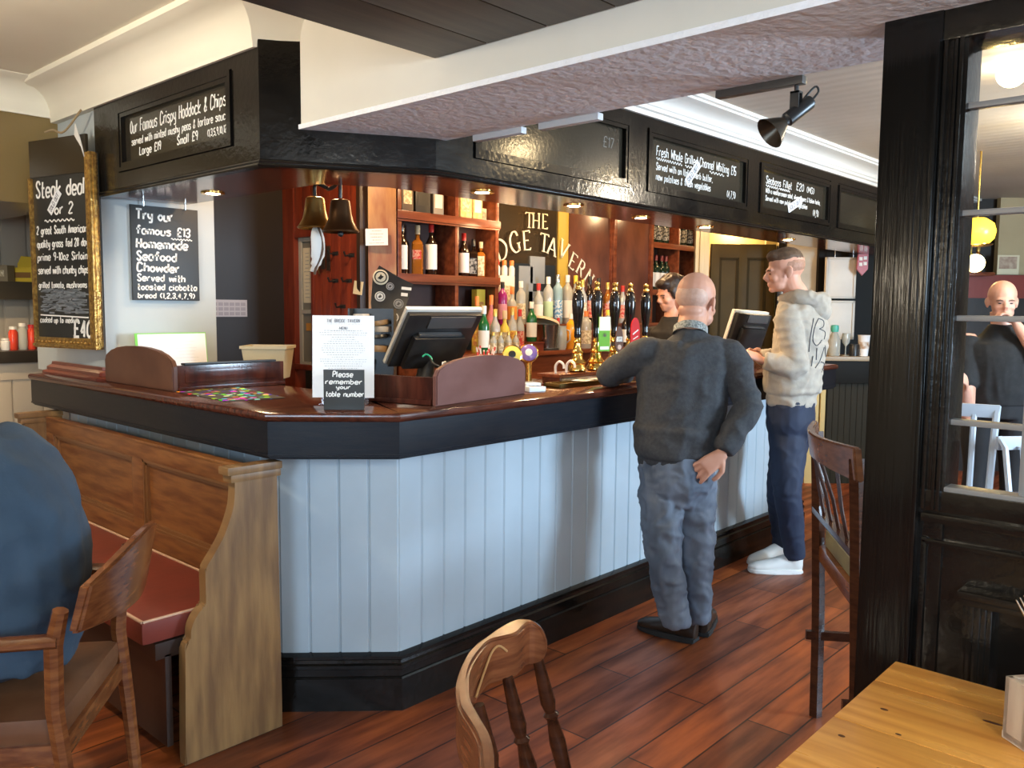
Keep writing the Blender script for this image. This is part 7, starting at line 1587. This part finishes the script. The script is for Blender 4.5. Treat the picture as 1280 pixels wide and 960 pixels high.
t = thing('plastic_bottle', 'clear plastic bottle with a green top on the side counter', 'bottle', ons(1042)); mb = M(); mb.lathe([(.045, 0), (.05, .01), (.05, .13), (.03, .18), (.02, .20), (.02, .21)], seg=18); obj('body', mb, G_CLEAR, t, .8); mb = M(); mb.lathe([(.03, .20), (.034, .23), (.03, .255), (.0, .26)], seg=16, cap=False); obj('cap', mb, mat('teal_green_cap', (.08, .42, .33), .4), t, .8)
t = thing('wine_glass', 'clear glass beside the plastic bottle on the side counter', 'glass', ons(1056.5)); mb = M(); mb.lathe([(.03, 0), (.03, .004), (.005, .01), (.005, .08), (.03, .11), (.035, .15), (.03, .19), (.028, .19), (.032, .15), (.0, .10)], seg=18, cap=False); obj('glass_body', mb, G_CLEAR, t, .8)
t = thing('dark_canister', 'short black canister between glass and paper cup on the side counter', 'canister', ons(1067)); mb = M(); mb.lathe([(.036, 0), (.036, .09), (.03, .10), (.0, .10)], seg=18); obj('body', mb, BPLASTIC, t, .8); mb = M(); mb.lathe([(.037, .085), (.037, .098)], seg=18); obj('lid', mb, RUBBER, t, .8)

# ------------------------------------------------------------------ the room seen through the glazing bars
D2 = 7.6; T = fframe(1195, D2); q = D2/FPX
mb = M(); mb.box(-.1, 1.2, 0, dep(1195, 343, D2).z, -.06, 0, 0, T); struct('wall_dark_front', mb, mat('dark_wooden_bar_front', (.020, .014, .011), .4)); zr = dep(1195, 343, D2).z; mb = M(); mb.box(-.1, 1.2, zr-.21, zr-.005, -.01, .012, 0, T); struct('trim_6', mb, mat('dull_red_rail', (.20, .030, .018), .4))
mb = M(); T2 = fframe(1190, 8.0); mb.box(0, .9, 0, 2.5, -.06, 0, 0, T2); struct('wall_dark_back', mb, mat('dark_back_wall', (.022, .016, .012), .5))
mb = M(); T2 = fframe(1243, 7.9); mb.box(0, 1.6, 0, 2.5, -.06, 0, 0, T2); struct('wall_cream_back', mb, mat('yellowish_plaster', (.50, .40, .23), .6, (.44, .34, .19), 2))
p = dep(1246, 345, 7.8); t = thing('poster', 'pale poster with a small picture on the cream wall above the seated head beyond the glass', 'poster', tuple(p)); T2 = frame((p.x, p.y, p.z), RD, (0, 0, 1)); q = 7.8/FPX
t['label'] = 'pale poster with a small picture on the cream wall beyond the glazing bars'
mb = M(); mb.box(0, 27*q, 0, 26*q, -.01, 0, 0, T2); obj('sheet', mb, CREAMPAPER, t, .4, world=True); mb = M(); mb.box(2*q, 24*q, 9*q, 24*q, 0, .002, 0, T2); obj('picture', mb, mat('faded_picture', (.35, .22, .16), .6, (.55, .42, .30), 20), t, .4, world=True)
# shelf of bottles under the lantern
p = dep(1200, 340, 7.4); t = thing('far_shelf', 'lit shelf under the yellow lantern beyond the glazing bars', 'shelf', tuple(p)); T2 = frame((p.x, p.y, p.z), RD, (0, 0, 1)); q = 7.4/FPX
mb = M(); mb.box(0, 44*q, -.03, 0, -.14, 0, .003, T2); obj('board', mb, SHELFWOOD, t, .4, world=True)
for i in range(3):
    pp_ = T2 @ Vector(((6+10*i)*q, .001, -.06)); bottle(('pale bottle at the left on the lit shelf under the lantern', 'middle bottle on the lit shelf under the lantern', 'right-hand bottle on the lit shelf under the lantern')[i], tuple(pp_), .22, .035, (G_CLEAR, G_YEL, G_AMBER)[i], C_GOLD, (L_WHITE, L_CREAM, L_CREAM)[i], 'spirit', 'bottles under the lantern')
# chairs beyond the glass; light reflected on their backs is put into the pale colour
def far_chair(label, x, D, zt, rz):
    p = fr(x, D); t = thing('highlit_chair', label, 'chair', (p.x, p.y, 0), rz, 'pale chairs beyond the glass')
    SHEEN = mat('blue_white_highlight', (.42, .47, .54), .4)
    for sx in (-.17, .17):
        mb = M(); mb.tube([(sx, .0, 0), (sx, .02, .45), (sx*1.05, -.03, .75), (sx*1.1, -.07, zt)], [(.018, .014)]*4, 6); obj('back_leg', mb, SHEEN, t, .7); mb = M(); mb.tube([(sx, .38, 0), (sx, .37, .45)], .017, 6); obj('front_leg', mb, SHEEN, t, .7)
    mb = M(); mb.beam((-.20, -.065, zt-.03), (.20, -.065, zt-.03), .07, .022, up=(0, 1, 0), bev=.004); obj('crest_rail', mb, SHEEN, t, .7)
    for sx in (-.08, 0, .08): mb = M(); mb.tube([(sx, .01, .46), (sx, -.03, .75), (sx, -.06, zt-.05)], [(.015, .008)]*3, 6); obj('back_slat', mb, SHEEN, t, .7)
    mb = M(); mb.box(-.20, .20, 0, .40, .44, .47, .008); obj('seat', mb, SHEEN, t, .7)
far_chair('slat-back chair in a pale reflected-light tone left of the polo shirt beyond the glass', 1203, 4.5, .95, ANG+2.6); far_chair('slat-back chair in a pale reflected-light tone in front of the polo shirt, nearer the picture edge', 1312, 4.3, .80, ANG+3.3)

# unseen round table added behind the partition to shade the low bar front
t = thing('shading_table', 'unseen dark round table added behind the black partition to shade the bar front', 'table', (3.45, .45, 0))
mb = M(); mb.lathe([(0, .722), (.40, .722), (.42, .735), (.42, .748), (.40, .752), (0, .752)], seg=36, cap=False); obj('tabletop', mb, DARKCHAIR, t, .6)
mb = M(); mb.lathe([(.26, 0), (.25, .03), (.06, .06), (.045, .12), (.04, .6), (.06, .70), (.16, .722)], seg=26); obj('pedestal', mb, RUBBER, t, .6)
